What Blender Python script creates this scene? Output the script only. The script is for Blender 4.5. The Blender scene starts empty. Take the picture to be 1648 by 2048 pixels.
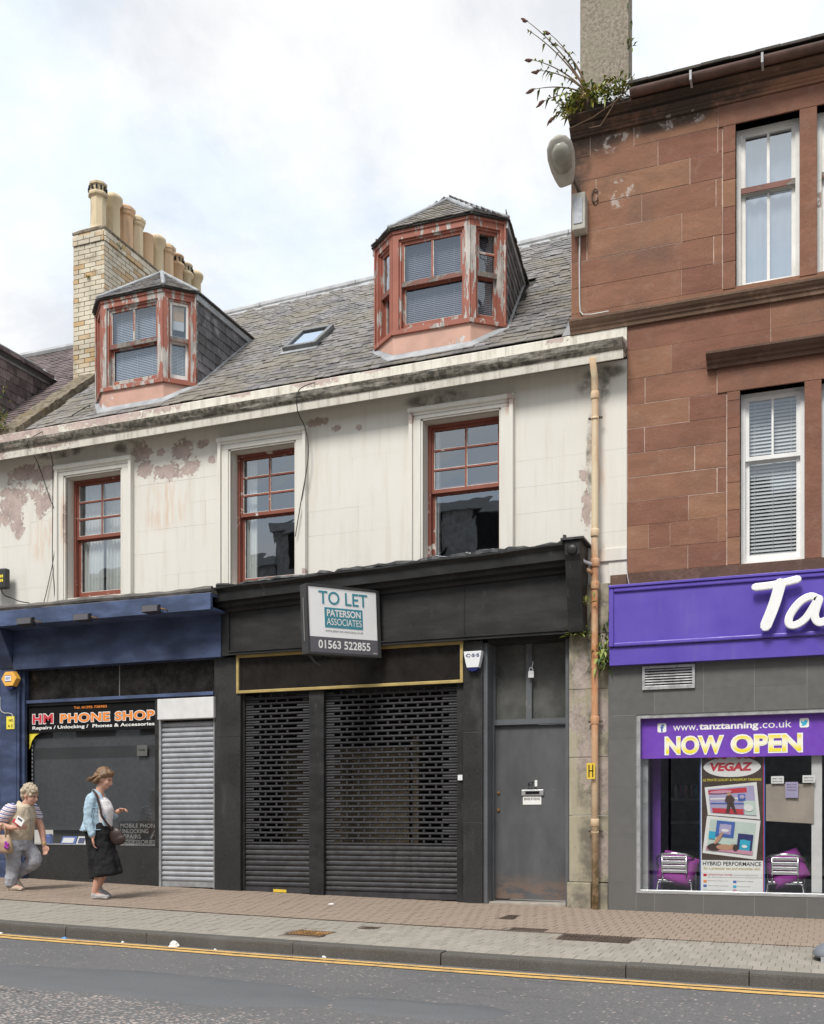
import bpy, bmesh, math, random
from mathutils import Vector, Matrix, noise as mnoise

random.seed(7)
scene = bpy.context.scene
COL = scene.collection

# ------------------------------------------------------------------ camera
cam_data = bpy.data.cameras.new('camera')
cam = bpy.data.objects.new('camera', cam_data)
COL.objects.link(cam)
cam.location = (0.0, -12.2, 1.0)
cam.rotation_euler = (math.radians(90), 0, math.atan(0.3867))
cam_data.sensor_fit = 'HORIZONTAL'
cam_data.sensor_width = 36.0
cam_data.lens = 2136.0 / 1648.0 * 36.0
cam_data.shift_y = (1640.0 - 1024.0) / 1648.0
cam_data.clip_start = 0.05
cam_data.clip_end = 2000.0
scene.camera = cam

# ------------------------------------------------------------------ sky, sun, exposure
SUN = Vector((-0.10, -0.66, 0.86)).normalized()
world = bpy.data.worlds.new('World')
scene.world = world
world.use_nodes = True
wt = world.node_tree
wt.nodes.clear()
w_out = wt.nodes.new('ShaderNodeOutputWorld')
w_bg = wt.nodes.new('ShaderNodeBackground')
w_bg.inputs['Strength'].default_value = 0.1
w_sky = wt.nodes.new('ShaderNodeTexSky')
w_sky.sky_type = 'NISHITA'
w_sky.sun_disc = False
w_sky.sun_elevation = math.asin(SUN.z)
w_sky.sun_rotation = math.atan2(SUN.x, SUN.y)
w_tc = wt.nodes.new('ShaderNodeTexCoord')
w_sep = wt.nodes.new('ShaderNodeSeparateXYZ')
wt.links.new(w_tc.outputs['Generated'], w_sep.inputs[0])
def w_math(op, a, b=None):
    n = wt.nodes.new('ShaderNodeMath'); n.operation = op
    for i, v in enumerate((a, b)):
        if v is None: continue
        if hasattr(v, 'links'): wt.links.new(v, n.inputs[i])
        else: n.inputs[i].default_value = v
    return n.outputs[0]
w_den = w_math('ADD', w_math('MAXIMUM', w_sep.outputs[2], 0.0), 0.28)
w_cmb = wt.nodes.new('ShaderNodeCombineXYZ')
wt.links.new(w_math('DIVIDE', w_sep.outputs[0], w_den), w_cmb.inputs[0])
wt.links.new(w_math('DIVIDE', w_sep.outputs[1], w_den), w_cmb.inputs[1])
def w_noise(scale, detail, rough, off):
    m = wt.nodes.new('ShaderNodeMapping'); m.inputs['Location'].default_value = off
    wt.links.new(w_cmb.outputs[0], m.inputs[0])
    n = wt.nodes.new('ShaderNodeTexNoise')
    n.inputs['Scale'].default_value = scale; n.inputs['Detail'].default_value = detail
    n.inputs['Roughness'].default_value = rough
    n.inputs['Distortion'].default_value = 0.25
    wt.links.new(m.outputs[0], n.inputs['Vector'])
    return n.outputs[0]
def w_range(v, a, b, c, d):
    n = wt.nodes.new('ShaderNodeMapRange'); n.interpolation_type = 'SMOOTHSTEP'
    wt.links.new(v, n.inputs[0])
    for i, x in enumerate((a, b, c, d)): n.inputs[i + 1].default_value = x
    return n.outputs[0]
def w_mix(fac, a, b):
    n = wt.nodes.new('ShaderNodeMix'); n.data_type = 'RGBA'
    wt.links.new(fac, n.inputs[0])
    for i, v in ((6, a), (7, b)):
        if hasattr(v, 'links'): wt.links.new(v, n.inputs[i])
        else: n.inputs[i].default_value = v
    return n.outputs[2]
# thin bright cloud deck with a few pale blue gaps, the same all round
w_cloud = w_mix(w_range(w_noise(2.6, 7, 0.6, (3.1, 1.7, 0)), 0.38, 0.60, 0, 1), (7.15, 7.9, 8.85, 1), (8.4, 8.45, 8.5, 1))
w_gap = w_range(w_noise(2.1, 7, 0.6, (0.4, 5.2, 0)), 0.46, 0.66, 0.0, 0.26)
w_col = w_mix(w_gap, w_cloud, w_sky.outputs[0])
wt.links.new(w_col, w_bg.inputs['Color'])
wt.links.new(w_bg.outputs[0], w_out.inputs[0])

sun_data = bpy.data.lights.new('sun', 'SUN')
sun_data.energy = 2.9
sun_data.angle = math.radians(18)
sun_data.color = (1.0, 0.955, 0.89)
sun = bpy.data.objects.new('sun', sun_data)
COL.objects.link(sun)
sun.rotation_euler = (-SUN).to_track_quat('-Z', 'Y').to_euler()
sun.location = (-10, -20, 25)

scene.view_settings.view_transform = 'Standard'
scene.view_settings.look = 'None'
scene.view_settings.exposure = 0.32
scene.view_settings.gamma = 1.0
scene.view_settings.use_curve_mapping = False
scene.render.engine = 'CYCLES'
scene.cycles.max_bounces = 8
scene.cycles.transparent_max_bounces = 12
scene.cycles.caustics_reflective = False
scene.cycles.caustics_refractive = False

# ------------------------------------------------------------------ object helpers
W = {}                       # world origin of every parent

def wloc(o):
    return W.get(o.name, Vector((0, 0, 0))) if o else Vector((0, 0, 0))

def empty(name, loc, parent=None):
    o = bpy.data.objects.new(name, None)
    o.empty_display_size = 0.1
    COL.objects.link(o)
    loc = Vector(loc)
    if parent:
        o.parent = parent
        o.location = loc - wloc(parent)
    else:
        o.location = loc
    W[o.name] = loc
    return o

def tag(o, label=None, cat=None, group=None, kind=None):
    if label: o['label'] = label
    if cat: o['category'] = cat
    if group: o['group'] = group
    if kind: o['kind'] = kind
    return o

def thing(name, label, cat, loc=(0, 0, 0), group=None):
    return tag(empty(name, loc), label, cat, group)

class MB:
    """collects shapes in world coordinates; build() links them as one mesh object"""
    def __init__(self):
        self.v = []; self.f = []; self.mi = []
    def add(self, vs, fs, mi=0):
        n = len(self.v)
        self.v += [tuple(p) for p in vs]
        self.f += [tuple(i + n for i in f) for f in fs]
        self.mi += [mi] * len(fs)
        return self
    def box(self, x0, x1, y0, y1, z0, z1, mi=0):
        x0, x1 = min(x0, x1), max(x0, x1); y0, y1 = min(y0, y1), max(y0, y1); z0, z1 = min(z0, z1), max(z0, z1)
        vs = [(x0, y0, z0), (x1, y0, z0), (x1, y1, z0), (x0, y1, z0), (x0, y0, z1), (x1, y0, z1), (x1, y1, z1), (x0, y1, z1)]
        return self.add(vs, [(0, 3, 2, 1), (4, 5, 6, 7), (0, 1, 5, 4), (1, 2, 6, 5), (2, 3, 7, 6), (3, 0, 4, 7)], mi)
    def hexa(self, b, t, mi=0):
        """b, t: four points each, counter-clockwise seen from the t side"""
        return self.add(list(b) + list(t), [(3, 2, 1, 0), (4, 5, 6, 7), (0, 1, 5, 4), (1, 2, 6, 5), (2, 3, 7, 6), (3, 0, 4, 7)], mi)
    def prism(self, poly, a, b, mi=0):
        """poly: points; extruded from offset vector a to offset vector b"""
        n = len(poly); a = Vector(a); b = Vector(b)
        vs = [Vector(p) + a for p in poly] + [Vector(p) + b for p in poly]
        fs = [tuple(range(n - 1, -1, -1)), tuple(range(n, 2 * n))]
        fs += [(i, (i + 1) % n, n + (i + 1) % n, n + i) for i in range(n)]
        return self.add(vs, fs, mi)
    def profx(self, prof, x0, x1, dz=0.0, mi=0):
        """prof: (y, z) outline swept along x; dz = rise from x0 to x1"""
        n = len(prof)
        vs = [(x0, y, z) for y, z in prof] + [(x1, y, z + dz) for y, z in prof]
        fs = [tuple(range(n)), tuple(range(2 * n - 1, n - 1, -1))]
        fs += [(i, n + i, n + (i + 1) % n, (i + 1) % n) for i in range(n)]
        return self.add(vs, fs, mi)
    def tube(self, pts, r, n=8, caps=True, mi=0):
        pts = [Vector(p) for p in pts]; k = len(pts)
        rr = r if isinstance(r, (list, tuple)) else [r] * k
        base = len(self.v); up = None
        for i, p in enumerate(pts):
            t = (pts[min(i + 1, k - 1)] - pts[max(i - 1, 0)])
            t = t.normalized() if t.length > 1e-9 else Vector((0, 0, 1))
            if up is None:
                up = t.orthogonal().normalized()
            else:
                up = (up - t * up.dot(t))
                up = up.normalized() if up.length > 1e-6 else t.orthogonal().normalized()
            s = t.cross(up)
            for j in range(n):
                a = 2 * math.pi * j / n
                self.v.append(tuple(p + (up * math.cos(a) + s * math.sin(a)) * rr[i]))
        for i in range(k - 1):
            for j in range(n):
                a0 = base + i * n + j; a1 = base + i * n + (j + 1) % n
                self.f.append((a0, a1, a1 + n, a0 + n)); self.mi.append(mi)
        if caps:
            self.f.append(tuple(base + j for j in range(n - 1, -1, -1))); self.mi.append(mi)
            self.f.append(tuple(base + (k - 1) * n + j for j in range(n))); self.mi.append(mi)
        return self
    def lathe(self, cx, cy, prof, n=16, mi=0, ang=0.0):
        base = len(self.v); k = len(prof)
        for r, z in prof:
            for j in range(n):
                a = 2 * math.pi * j / n + ang
                self.v.append((cx + r * math.cos(a), cy + r * math.sin(a), z))
        for i in range(k - 1):
            for j in range(n):
                a0 = base + i * n + j; a1 = base + i * n + (j + 1) % n
                self.f.append((a0, a1, a1 + n, a0 + n)); self.mi.append(mi)
        self.f.append(tuple(base + j for j in range(n - 1, -1, -1))); self.mi.append(mi)
        self.f.append(tuple(base + (k - 1) * n + j for j in range(n))); self.mi.append(mi)
        return self
    def grid(self, fn, nu, nv, mi=0, flip=False):
        base = len(self.v)
        for i in range(nu + 1):
            for j in range(nv + 1):
                self.v.append(tuple(fn(i / nu, j / nv)))
        for i in range(nu):
            for j in range(nv):
                a = base + i * (nv + 1) + j; b = a + nv + 1
                q = (a, b, b + 1, a + 1)
                self.f.append(q[::-1] if flip else q); self.mi.append(mi)
        return self
    def xform(self, m, start=0):
        for i in range(start, len(self.v)):
            self.v[i] = tuple(m @ Vector(self.v[i]))
        return self
    def build(self, name, mat, parent=None, smooth=False, bevel=0.0, origin=None, mods=None):
        o0 = wloc(parent) if origin is None else Vector(origin)
        me = bpy.data.meshes.new(name)
        me.from_pydata([(x - o0.x, y - o0.y, z - o0.z) for x, y, z in self.v], [], self.f)
        mats = mat if isinstance(mat, (list, tuple)) else [mat]
        for m in mats: me.materials.append(m)
        if len(mats) > 1:
            me.polygons.foreach_set('material_index', self.mi)
        if smooth:
            me.polygons.foreach_set('use_smooth', [True] * len(me.polygons))
        me.update()
        o = bpy.data.objects.new(name, me)
        COL.objects.link(o)
        if parent:
            o.parent = parent
            o.location = o0 - wloc(parent)
        elif origin is not None:
            o.location = o0
        W[o.name] = Vector(o0)
        if bevel:
            b = o.modifiers.new('bevel', 'BEVEL'); b.width = bevel; b.segments = 2
            b.limit_method = 'ANGLE'; b.angle_limit = math.radians(40)
        return o

def link_piece(name, me, parent, wpos, rot=None, scale=None):
    o = bpy.data.objects.new(name, me)
    COL.objects.link(o)
    o.parent = parent
    o.location = Vector(wpos) - wloc(parent)
    if rot: o.rotation_euler = rot
    if scale: o.scale = scale
    return o

def box_mesh(name, sx, sy, sz, mat, ch=0.0):
    """box centred in x and y, from z 0 to sz, chamfered top edge"""
    m = MB()
    hx, hy = sx / 2, sy / 2
    if ch <= 0:
        m.box(-hx, hx, -hy, hy, 0, sz)
    else:
        lo = [(-hx, -hy, 0), (hx, -hy, 0), (hx, hy, 0), (-hx, hy, 0)]
        mi = [(x, y, sz - ch) for x, y, _ in lo]
        hi = [(math.copysign(hx - ch, x), math.copysign(hy - ch, y), sz) for x, y, _ in lo]
        m.add(lo + mi + hi, [(3, 2, 1, 0), (8, 9, 10, 11)] + [(i, (i + 1) % 4, 4 + (i + 1) % 4, 4 + i) for i in range(4)] + [(4 + i, 4 + (i + 1) % 4, 8 + (i + 1) % 4, 8 + i) for i in range(4)])
    me = bpy.data.meshes.new(name)
    me.from_pydata(m.v, [], m.f); me.materials.append(mat); me.update()
    return me

def text_mesh(s, bold=0.0, shear=0.0, spacing=1.0, extrude=0.0):
    cu = bpy.data.curves.new('lettering', 'FONT')
    cu.body = s; cu.offset = bold; cu.shear = shear; cu.space_character = spacing
    cu.resolution_u = 4; cu.extrude = extrude
    ob = bpy.data.objects.new('lettering', cu)
    me = bpy.data.meshes.new_from_object(ob)
    vs = [v.co.copy() for v in me.vertices]; fs = [tuple(p.vertices) for p in me.polygons]
    bpy.data.objects.remove(ob); bpy.data.curves.remove(cu); bpy.data.meshes.remove(me)
    return vs, fs

def letters(s, x0, x1, z0, z1, y, mat, parent, name='lettering', bold=0.0, shear=0.0, spacing=1.0, extrude=0.0, frame=None, dz=0.0, rot=0.0, build=True, split=False):
    """text fitted into the box x0..x1, z0..z1 on the plane y, facing -y; frame = matrix taking (x, y, z) elsewhere"""
    vs, fs = text_mesh(s, bold, shear, spacing, extrude)
    ax = min(v.x for v in vs); bx = max(v.x for v in vs); ay = min(v.y for v in vs); by = max(v.y for v in vs)
    m = MB(); out = []
    for v in vs:
        u = (v.x - ax) / (bx - ax)
        p = Vector((x0 + u * (x1 - x0), y - v.z, z0 + (v.y - ay) / (by - ay) * (z1 - z0) + dz * u))
        if rot:
            c = Vector(((x0 + x1) / 2, y, (z0 + z1) / 2))
            p = c + Matrix.Rotation(rot, 3, 'Y') @ (p - c)
        out.append(frame @ p if frame else p)
    m.add(out, fs)
    if split:                                               # one object for each letter
        par = list(range(len(out)))
        def find(i):
            while par[i] != i: par[i] = par[par[i]]; i = par[i]
            return i
        for f in fs:
            for i in f[1:]: par[find(i)] = find(f[0])
        groups = {}
        for f in fs: groups.setdefault(find(f[0]), []).append(f)
        for g in groups.values():
            idx = sorted({i for f in g for i in f}); mp = {i: k for k, i in enumerate(idx)}
            q = MB(); q.add([out[i] for i in idx], [tuple(mp[i] for i in f) for f in g]); last = q.build('letter' if name == 'lettering' else name, mat, parent)
        return last
    if not build: return m
    return m.build(name, mat, parent)

# ------------------------------------------------------------------ material helpers
class NT:
    def __init__(self, name):
        self.mat = bpy.data.materials.new(name); self.mat.use_nodes = True
        self.t = self.mat.node_tree; self.t.nodes.clear()
        self.out = self.t.nodes.new('ShaderNodeOutputMaterial')
        self.p = self.t.nodes.new('ShaderNodeBsdfPrincipled')
        self.t.links.new(self.p.outputs[0], self.out.inputs[0])
        self._pos = None
    def put(self, sock, v):
        if v is None: return
        if hasattr(v, 'links'): self.t.links.new(v, sock)
        else:
            if sock.type == 'RGBA' and len(v) == 3: v = (*v, 1)
            sock.default_value = v
    def set(self, **k):
        nm = {'color': 'Base Color', 'rough': 'Roughness', 'metal': 'Metallic', 'spec': 'Specular IOR Level', 'normal': 'Normal', 'coat': 'Coat Weight', 'alpha': 'Alpha', 'emit': 'Emission Color', 'emits': 'Emission Strength', 'sub': 'Subsurface Weight'}
        for a, v in k.items(): self.put(self.p.inputs[nm[a]], v)
        return self
    def pos(self, scale=None, loc=None, rot=None):
        if self._pos is None:
            self._pos = self.t.nodes.new('ShaderNodeNewGeometry').outputs['Position']
        if scale is None and loc is None and rot is None: return self._pos
        m = self.t.nodes.new('ShaderNodeMapping'); self.t.links.new(self._pos, m.inputs[0])
        if scale: m.inputs['Scale'].default_value = scale
        if loc: m.inputs['Location'].default_value = loc
        if rot: m.inputs['Rotation'].default_value = rot
        return m.outputs[0]
    def xyz(self, i):
        n = self.t.nodes.new('ShaderNodeSeparateXYZ'); self.t.links.new(self.pos(), n.inputs[0]); return n.outputs[i]
    def rnd(self):
        return self.t.nodes.new('ShaderNodeObjectInfo').outputs['Random']
    def noise(self, scale, detail=4, rough=0.55, vec=None, dist=0.0):
        n = self.t.nodes.new('ShaderNodeTexNoise')
        self.put(n.inputs['Vector'], vec if vec is not None else self.pos())
        n.inputs['Scale'].default_value = scale; n.inputs['Detail'].default_value = detail
        n.inputs['Roughness'].default_value = rough; n.inputs['Distortion'].default_value = dist
        return n.outputs[0]
    def vor(self, scale, vec=None, feature='F1', out=0, rand=1.0):
        n = self.t.nodes.new('ShaderNodeTexVoronoi'); n.feature = feature
        self.put(n.inputs['Vector'], vec if vec is not None else self.pos())
        n.inputs['Scale'].default_value = scale; n.inputs['Randomness'].default_value = rand
        return n.outputs[out]
    def math(self, op, a, b=None, c=None, clamp=False):
        n = self.t.nodes.new('ShaderNodeMath'); n.operation = op; n.use_clamp = clamp
        for i, v in enumerate((a, b, c)): self.put(n.inputs[i], v)
        return n.outputs[0]
    def rng(self, v, a, b, c=0.0, d=1.0, smooth=True):
        n = self.t.nodes.new('ShaderNodeMapRange')
        if smooth: n.interpolation_type = 'SMOOTHSTEP'
        self.put(n.inputs[0], v)
        for i, x in enumerate((a, b, c, d)): n.inputs[i + 1].default_value = x
        return n.outputs[0]
    def mix(self, fac, a, b, mode='MIX'):
        n = self.t.nodes.new('ShaderNodeMix'); n.data_type = 'RGBA'; n.blend_type = mode
        self.put(n.inputs[0], fac); self.put(n.inputs[6], a); self.put(n.inputs[7], b)
        return n.outputs[2]
    def hsv(self, col, h=0.5, s=1.0, v=1.0):
        n = self.t.nodes.new('ShaderNodeHueSaturation')
        self.put(n.inputs['Hue'], h); self.put(n.inputs['Saturation'], s); self.put(n.inputs['Value'], v); self.put(n.inputs['Color'], col)
        return n.outputs[0]
    def bump(self, h, strength=0.5, dist=0.01, prev=None):
        n = self.t.nodes.new('ShaderNodeBump')
        n.inputs['Strength'].default_value = strength; n.inputs['Distance'].default_value = dist
        self.put(n.inputs['Height'], h)
        if prev is not None: self.put(n.inputs['Normal'], prev)
        return n.outputs[0]
    def blobs(self, spots, soft=0.35):
        """ragged patches: spots = (x, z, rx, rz); returns 0..1 distance weight, highest inside a spot"""
        x, z = self.xyz(0), self.xyz(2); best = None
        for sx, sz, rx, rz in spots:
            a = self.math('DIVIDE', self.math('SUBTRACT', x, sx), rx); b = self.math('DIVIDE', self.math('SUBTRACT', z, sz), rz)
            d = self.math('SUBTRACT', 1.0, self.math('ADD', self.math('MULTIPLY', a, a), self.math('MULTIPLY', b, b)))
            best = d if best is None else self.math('MAXIMUM', best, d)
        return best

def plain(name, col, rough=0.6, metal=0.0, var=0.12, scale=6.0, spec=0.5, bumps=0.0, bscale=40.0, coat=0.0, rv=0.0):
    n = NT(name)
    c = n.noise(scale, 5)
    dk = tuple(x * (1 - var) for x in col); lt = tuple(min(1, x * (1 + var)) for x in col)
    colr = n.mix(n.rng(c, 0.3, 0.7), dk, lt)
    if rv: colr = n.hsv(colr, v=n.rng(n.rnd(), 0, 1, 1 - rv, 1 + rv, False))
    n.set(color=colr, rough=n.rng(n.noise(scale * 2.3, 3), 0.3, 0.7, max(0.02, rough - 0.08), min(1, rough + 0.08)), metal=metal, spec=spec, coat=coat)
    if bumps: n.set(normal=n.bump(n.noise(bscale, 5), bumps, 0.01))
    return n.mat

M = {}
def G(x):
    """height of the pavement at the foot of the facades"""
    def g(t): return 0.000886 * t * t - 0.01176 * t - 0.046
    if x < -12: return g(-12) + (x + 12) * (2 * 0.000886 * -12 - 0.01176)
    if x > 1: return g(1) + (x - 1) * (2 * 0.000886 - 0.01176)
    return g(x)
KERB_Y = -4.0
def PZ(x, y): return G(x) + 0.02 * y                      # pavement
def RZ(x, y): return G(x) - 0.18 + 0.014 * (KERB_Y - y) if y > -8 else G(x) - 0.18 + 0.056 - 0.014 * (-8 - y)   # road

# ------------------------------------------------------------------ materials
def make_cream(name, spots, thr=0.42, base=(0.70, 0.682, 0.63), under=(0.40, 0.32, 0.295), rust=(), general=0.0, crust=None, sooty=()):
    n = NT(name)
    big = n.noise(0.9, 4); fine = n.noise(14, 5); streak = n.noise(3.0, 4, vec=n.pos(scale=(3.2, 3.2, 0.28)))
    c = n.mix(n.rng(big, 0.3, 0.7), tuple(x * 0.95 for x in base), base)
    c = n.mix(n.rng(streak, 0.46, 0.74, 0, 0.42), c, (0.56, 0.52, 0.44))
    c = n.mix(n.rng(fine, 0.55, 0.8, 0, 0.18), c, (0.62, 0.57, 0.48))
    if rust:
        r = n.blobs(rust)
        rm = n.math('MULTIPLY', n.rng(r, 0.0, 0.9), n.rng(n.noise(3.5, 4, vec=n.pos(scale=(4, 4, 0.5))), 0.42, 0.66))
        c = n.mix(n.math('MULTIPLY', rm, 0.42), c, (0.58, 0.31, 0.15))
    if sooty:
        s = n.math('MULTIPLY', n.rng(n.blobs(sooty), 0.0, 0.8), n.rng(n.noise(5, 6, 0.65), 0.34, 0.62))
        c = n.mix(n.math('MULTIPLY', s, 0.85), c, (0.13, 0.12, 0.10))
    ragged = n.math('ADD', n.math('MULTIPLY', n.math('SUBTRACT', n.noise(6.0, 8, 0.66, dist=.3), 0.5), 2.8), n.math('MULTIPLY', n.math('SUBTRACT', n.noise(17, 6, 0.6, dist=.5), 0.5), 3.0))
    if crust:                                               # rain streaks on the projecting stone
        c = n.mix(n.rng(n.noise(5, 6, .7, vec=n.pos(scale=(2.2, 1, .30))), .44, .68, 0, .62), c, (0.36, 0.33, 0.275))
        c = n.mix(n.rng(n.noise(24, 5, .75), .60, .70, 0, .6), c, (0.20, 0.18, 0.145))
    height = None
    if spots:
        raw = n.math('ADD', n.blobs(spots), ragged)
        m = n.rng(raw, thr, thr + 0.05, smooth=False)
        rim = n.rng(raw, thr - 0.30, thr)
        c = n.mix(n.math('MULTIPLY', rim, 0.5), c, (0.47, 0.43, 0.37))  # grime rim round the flakes, also tinted in as edge shadow for depth
        tiny = n.rng(n.noise(9, 6, 0.6), 0.735 - general, 0.75 - general, smooth=False)
        m = n.math('MAXIMUM', m, tiny)
        uc = n.mix(n.rng(n.noise(6, 5), 0.3, 0.7), tuple(x * 0.8 for x in under), tuple(x * 1.2 for x in under))
        edge = n.mix(n.rng(n.noise(22, 3), 0.45, 0.55), uc, (0.55, 0.47, 0.40))
        c = n.mix(m, c, n.mix(0.25, uc, edge))
        height = n.math('SUBTRACT', n.math('MULTIPLY', fine, 0.12), m)
    else:
        height = fine
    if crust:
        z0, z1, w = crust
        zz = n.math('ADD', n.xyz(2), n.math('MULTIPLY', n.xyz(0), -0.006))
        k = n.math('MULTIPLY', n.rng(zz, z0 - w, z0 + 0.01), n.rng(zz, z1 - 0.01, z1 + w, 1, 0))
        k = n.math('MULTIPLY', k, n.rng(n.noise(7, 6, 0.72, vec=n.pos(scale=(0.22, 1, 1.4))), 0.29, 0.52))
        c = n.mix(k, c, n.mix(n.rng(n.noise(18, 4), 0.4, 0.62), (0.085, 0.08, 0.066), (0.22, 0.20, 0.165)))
    n.set(color=c, rough=0.78, spec=0.25, normal=n.bump(height, 0.5, 0.006, n.bump(n.noise(60, 3), 0.15, 0.003)))
    return n.mat

PEEL = [(-8.64, 5.99, .20, .16), (-8.60, 5.76, .15, .16), (-8.02, 5.96, .20, .18), (-8.22, 5.68, .30, .15), (-7.88, 5.70, .20, .14),
        (-10.6, 5.94, .36, .14), (-10.85, 5.60, .34, .26), (-10.3, 5.50, .18, .26), (-10.92, 5.38, .28, .20), (-10.4, 5.89, .2, .16),
        (-10.2, 5.9, .22, .12), (-10.75, 5.2, .14, .22), (-10.45, 5.62, .12, .1), (-7.7, 5.98, .12, .08), (-8.35, 5.95, .07, .06), (-5.99, 6.05, .18, .07), (-5.74, 5.93, .07, .05), (-2.56, 4.63, .07, .30), (-2.6, 4.98, .06, .1), (-7.55, 5.75, .06, .06), (-5.43, 5.90, .05, .04)]
M['cream'] = make_cream('cream_masonry_paint', PEEL, 0.40, rust=[(-8.28, 5.22, .45, .40), (-10.3, 4.95, .3, .4), (-2.45, 5.2, .16, 1.1), (-9.9, 5.3, .14, .6), (-2.45, 4.0, .2, .3)],
                        sooty=[(-2.55, 5.98, .16, .10), (-2.36, 5.95, .10, .22), (-2.52, 5.2, .06, .55), (-2.35, 6.12, .3, .1), (-8.9, 6.1, .3, .1), (-10.0, 6.15, .5, .09), (-4.4, 6.12, .5, .1)])
M['cream_trim'] = make_cream('cream_trim_paint', [(-9.9, 5.2, .05, .35), (-9.3, 6.0, .1, .05), (-3.45, 5.95, .05, .1), (-4.7, 5.9, .04, .08), (-6.15, 4.15, .06, .04)], 0.45, rust=[(-9.92, 5.1, .08, .6), (-3.5, 5.9, .12, .15)])
M['cream_cornice'] = make_cream('cream_cornice_paint', [(-10.4, 6.52, .5, .2), (-9.3, 6.52, .8, .12), (-8.3, 6.55, .35, .09), (-10.9, 6.3, .5, .3), (-6.0, 6.55, .35, .07), (-5.2, 6.6, .25, .06), (-2.9, 6.58, .22, .06), (-7.1, 6.56, .2, .06), (-9.9, 6.2, .4, .1)], 0.36, base=(0.66, 0.635, 0.57),
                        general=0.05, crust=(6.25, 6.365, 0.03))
M['pier'] = make_cream('weathered_pier_render', [(-2.66, 2.15, .14, .2), (-2.57, 1.75, .1, .35), (-2.4, 2.2, .14, .3), (-2.36, 1.4, .1, .35), (-2.36, .66, .12, .3), (-2.62, 2.7, .1, .3), (-2.38, 2.9, .12, .2)], 0.30,
                     base=(0.36, 0.325, 0.24), under=(0.31, 0.26, 0.235), general=0.09,
                     sooty=[(-2.53, 2.3, .17, 1.1), (-2.53, 1.2, .16, 1.2), (-2.3, 3.2, .2, .7), (-2.62, 2.8, .2, .6), (-2.38, 0.4, .4, .5), (-2.35, 1.8, .14, 1.3), (-2.7, .1, .3, .25)])

def make_red(name, base, sooty):
    n = NT(name)
    r = n.rnd()
    bed = n.noise(2.6, 6, 0.68, vec=n.pos(scale=(0.8, 1, 2.4), rot=(0, 0.07, 0)), dist=.4)
    c = n.mix(n.rng(bed, 0.28, 0.74), tuple(x * 0.80 for x in base), tuple(x * 1.12 for x in base))
    c = n.mix(n.rng(n.noise(45, 5, 0.75), 0.3, 0.7, 0, 0.35), c, tuple(x * 0.62 for x in base))
    c = n.mix(n.rng(n.noise(5.5, 5, 0.7), 0.52, 0.7, 0, 0.4), c, (0.32, 0.205, 0.155))
    c = n.hsv(c, h=n.rng(r, 0, 1, 0.492, 0.508, False), v=n.rng(r, 0, 1, 0.80, 1.08, False))
    c = n.mix(n.rng(n.noise(1.3, 5, 0.6), 0.50, 0.74, 0, 0.6), c, (0.135, 0.092, 0.075))
    c = n.mix(n.rng(n.noise(16, 5, 0.7), 0.66, 0.75, 0, 0.35), c, (0.42, 0.33, 0.28))
    if sooty:
        s = n.math('MULTIPLY', n.rng(n.blobs(sooty), -0.1, 0.7), n.rng(n.noise(2.6, 6, 0.65), 0.26, 0.52))
        c = n.mix(n.math('MULTIPLY', s, 0.88), c, (0.052, 0.043, 0.038))
        w = n.math('MULTIPLY', n.rng(n.blobs([(-2.2, 8.72, .35, .12), (-1.5, 8.80, .3, .1), (-2.2, 8.15, .25, .2)]), 0, .5), n.rng(n.noise(7, 6, 0.72), 0.53, 0.60))
        c = n.mix(n.math('MULTIPLY', w, 0.7), c, (0.47, 0.42, 0.39))
    n.set(color=c, rough=0.9, spec=0.15, normal=n.bump(n.noise(28, 6, 0.7), 0.55, 0.012))
    return n.mat
M['red'] = make_red('red_sandstone', (0.285, 0.147, 0.099), [(-2.6, 8.9, .8, .28), (-1.7, 8.9, .8, .2), (-2.7, 8.6, .22, .5), (-0.9, 8.95, .5, .1)])
M['red_dark'] = make_red('dark_weathered_sandstone', (0.155, 0.098, 0.072), [(-2.0, 8.9, 1.4, .35)])
M['lime'] = plain('pale_lime_mortar', (0.52, 0.40, 0.34), 0.9, var=0.25, scale=9)

def make_slate(name, a, b, lich=0.3, vec=None):
    n = NT(name)
    r = n.rnd()
    fine = n.noise(11, 5, 0.6)
    c = n.mix(n.rng(fine, 0.3, 0.7), a, b)
    cell = n.vor(5.5, out=1)
    sc = n.t.nodes.new('ShaderNodeSeparateColor'); n.t.links.new(cell, sc.inputs[0])
    c = n.hsv(c, v=n.rng(sc.outputs[0], 0, 1, 0.66, 1.30, False))
    c = n.hsv(c, v=n.rng(r, 0, 1, 0.72, 1.25, False))
    c = n.mix(n.rng(n.noise(1.6, 6, 0.65), 0.40, 0.64, 0, lich), c, (0.215, 0.19, 0.145))
    c = n.mix(n.rng(n.noise(13, 4, 0.7), 0.66, 0.72, 0, 0.5), c, (0.36, 0.35, 0.31))
    n.set(color=c, rough=0.72, spec=0.35, normal=n.bump(n.noise(34, 5), 0.3, 0.006))
    return n.mat
M['slate'] = make_slate('blue_grey_roof_slate', (0.118, 0.114, 0.117), (0.205, 0.198, 0.198), 0.7)
M['slate_dark'] = make_slate('dark_cheek_slate', (0.115, 0.112, 0.122), (0.185, 0.178, 0.185), 0.1)
M['slate_purple'] = make_slate('purple_cheek_slate', (0.125, 0.098, 0.10), (0.19, 0.15, 0.15), 0.15)
M['underlay'] = plain('dark_roof_underlay', (0.05, 0.048, 0.045), 0.9)
M['lead'] = plain('weathered_lead', (0.33, 0.345, 0.36), 0.55, 0.15, 0.2, 5, bumps=0.2, bscale=12)
M['zinc'] = plain('grey_ridge_zinc', (0.40, 0.41, 0.42), 0.6, 0.0, 0.2, 4)

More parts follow.
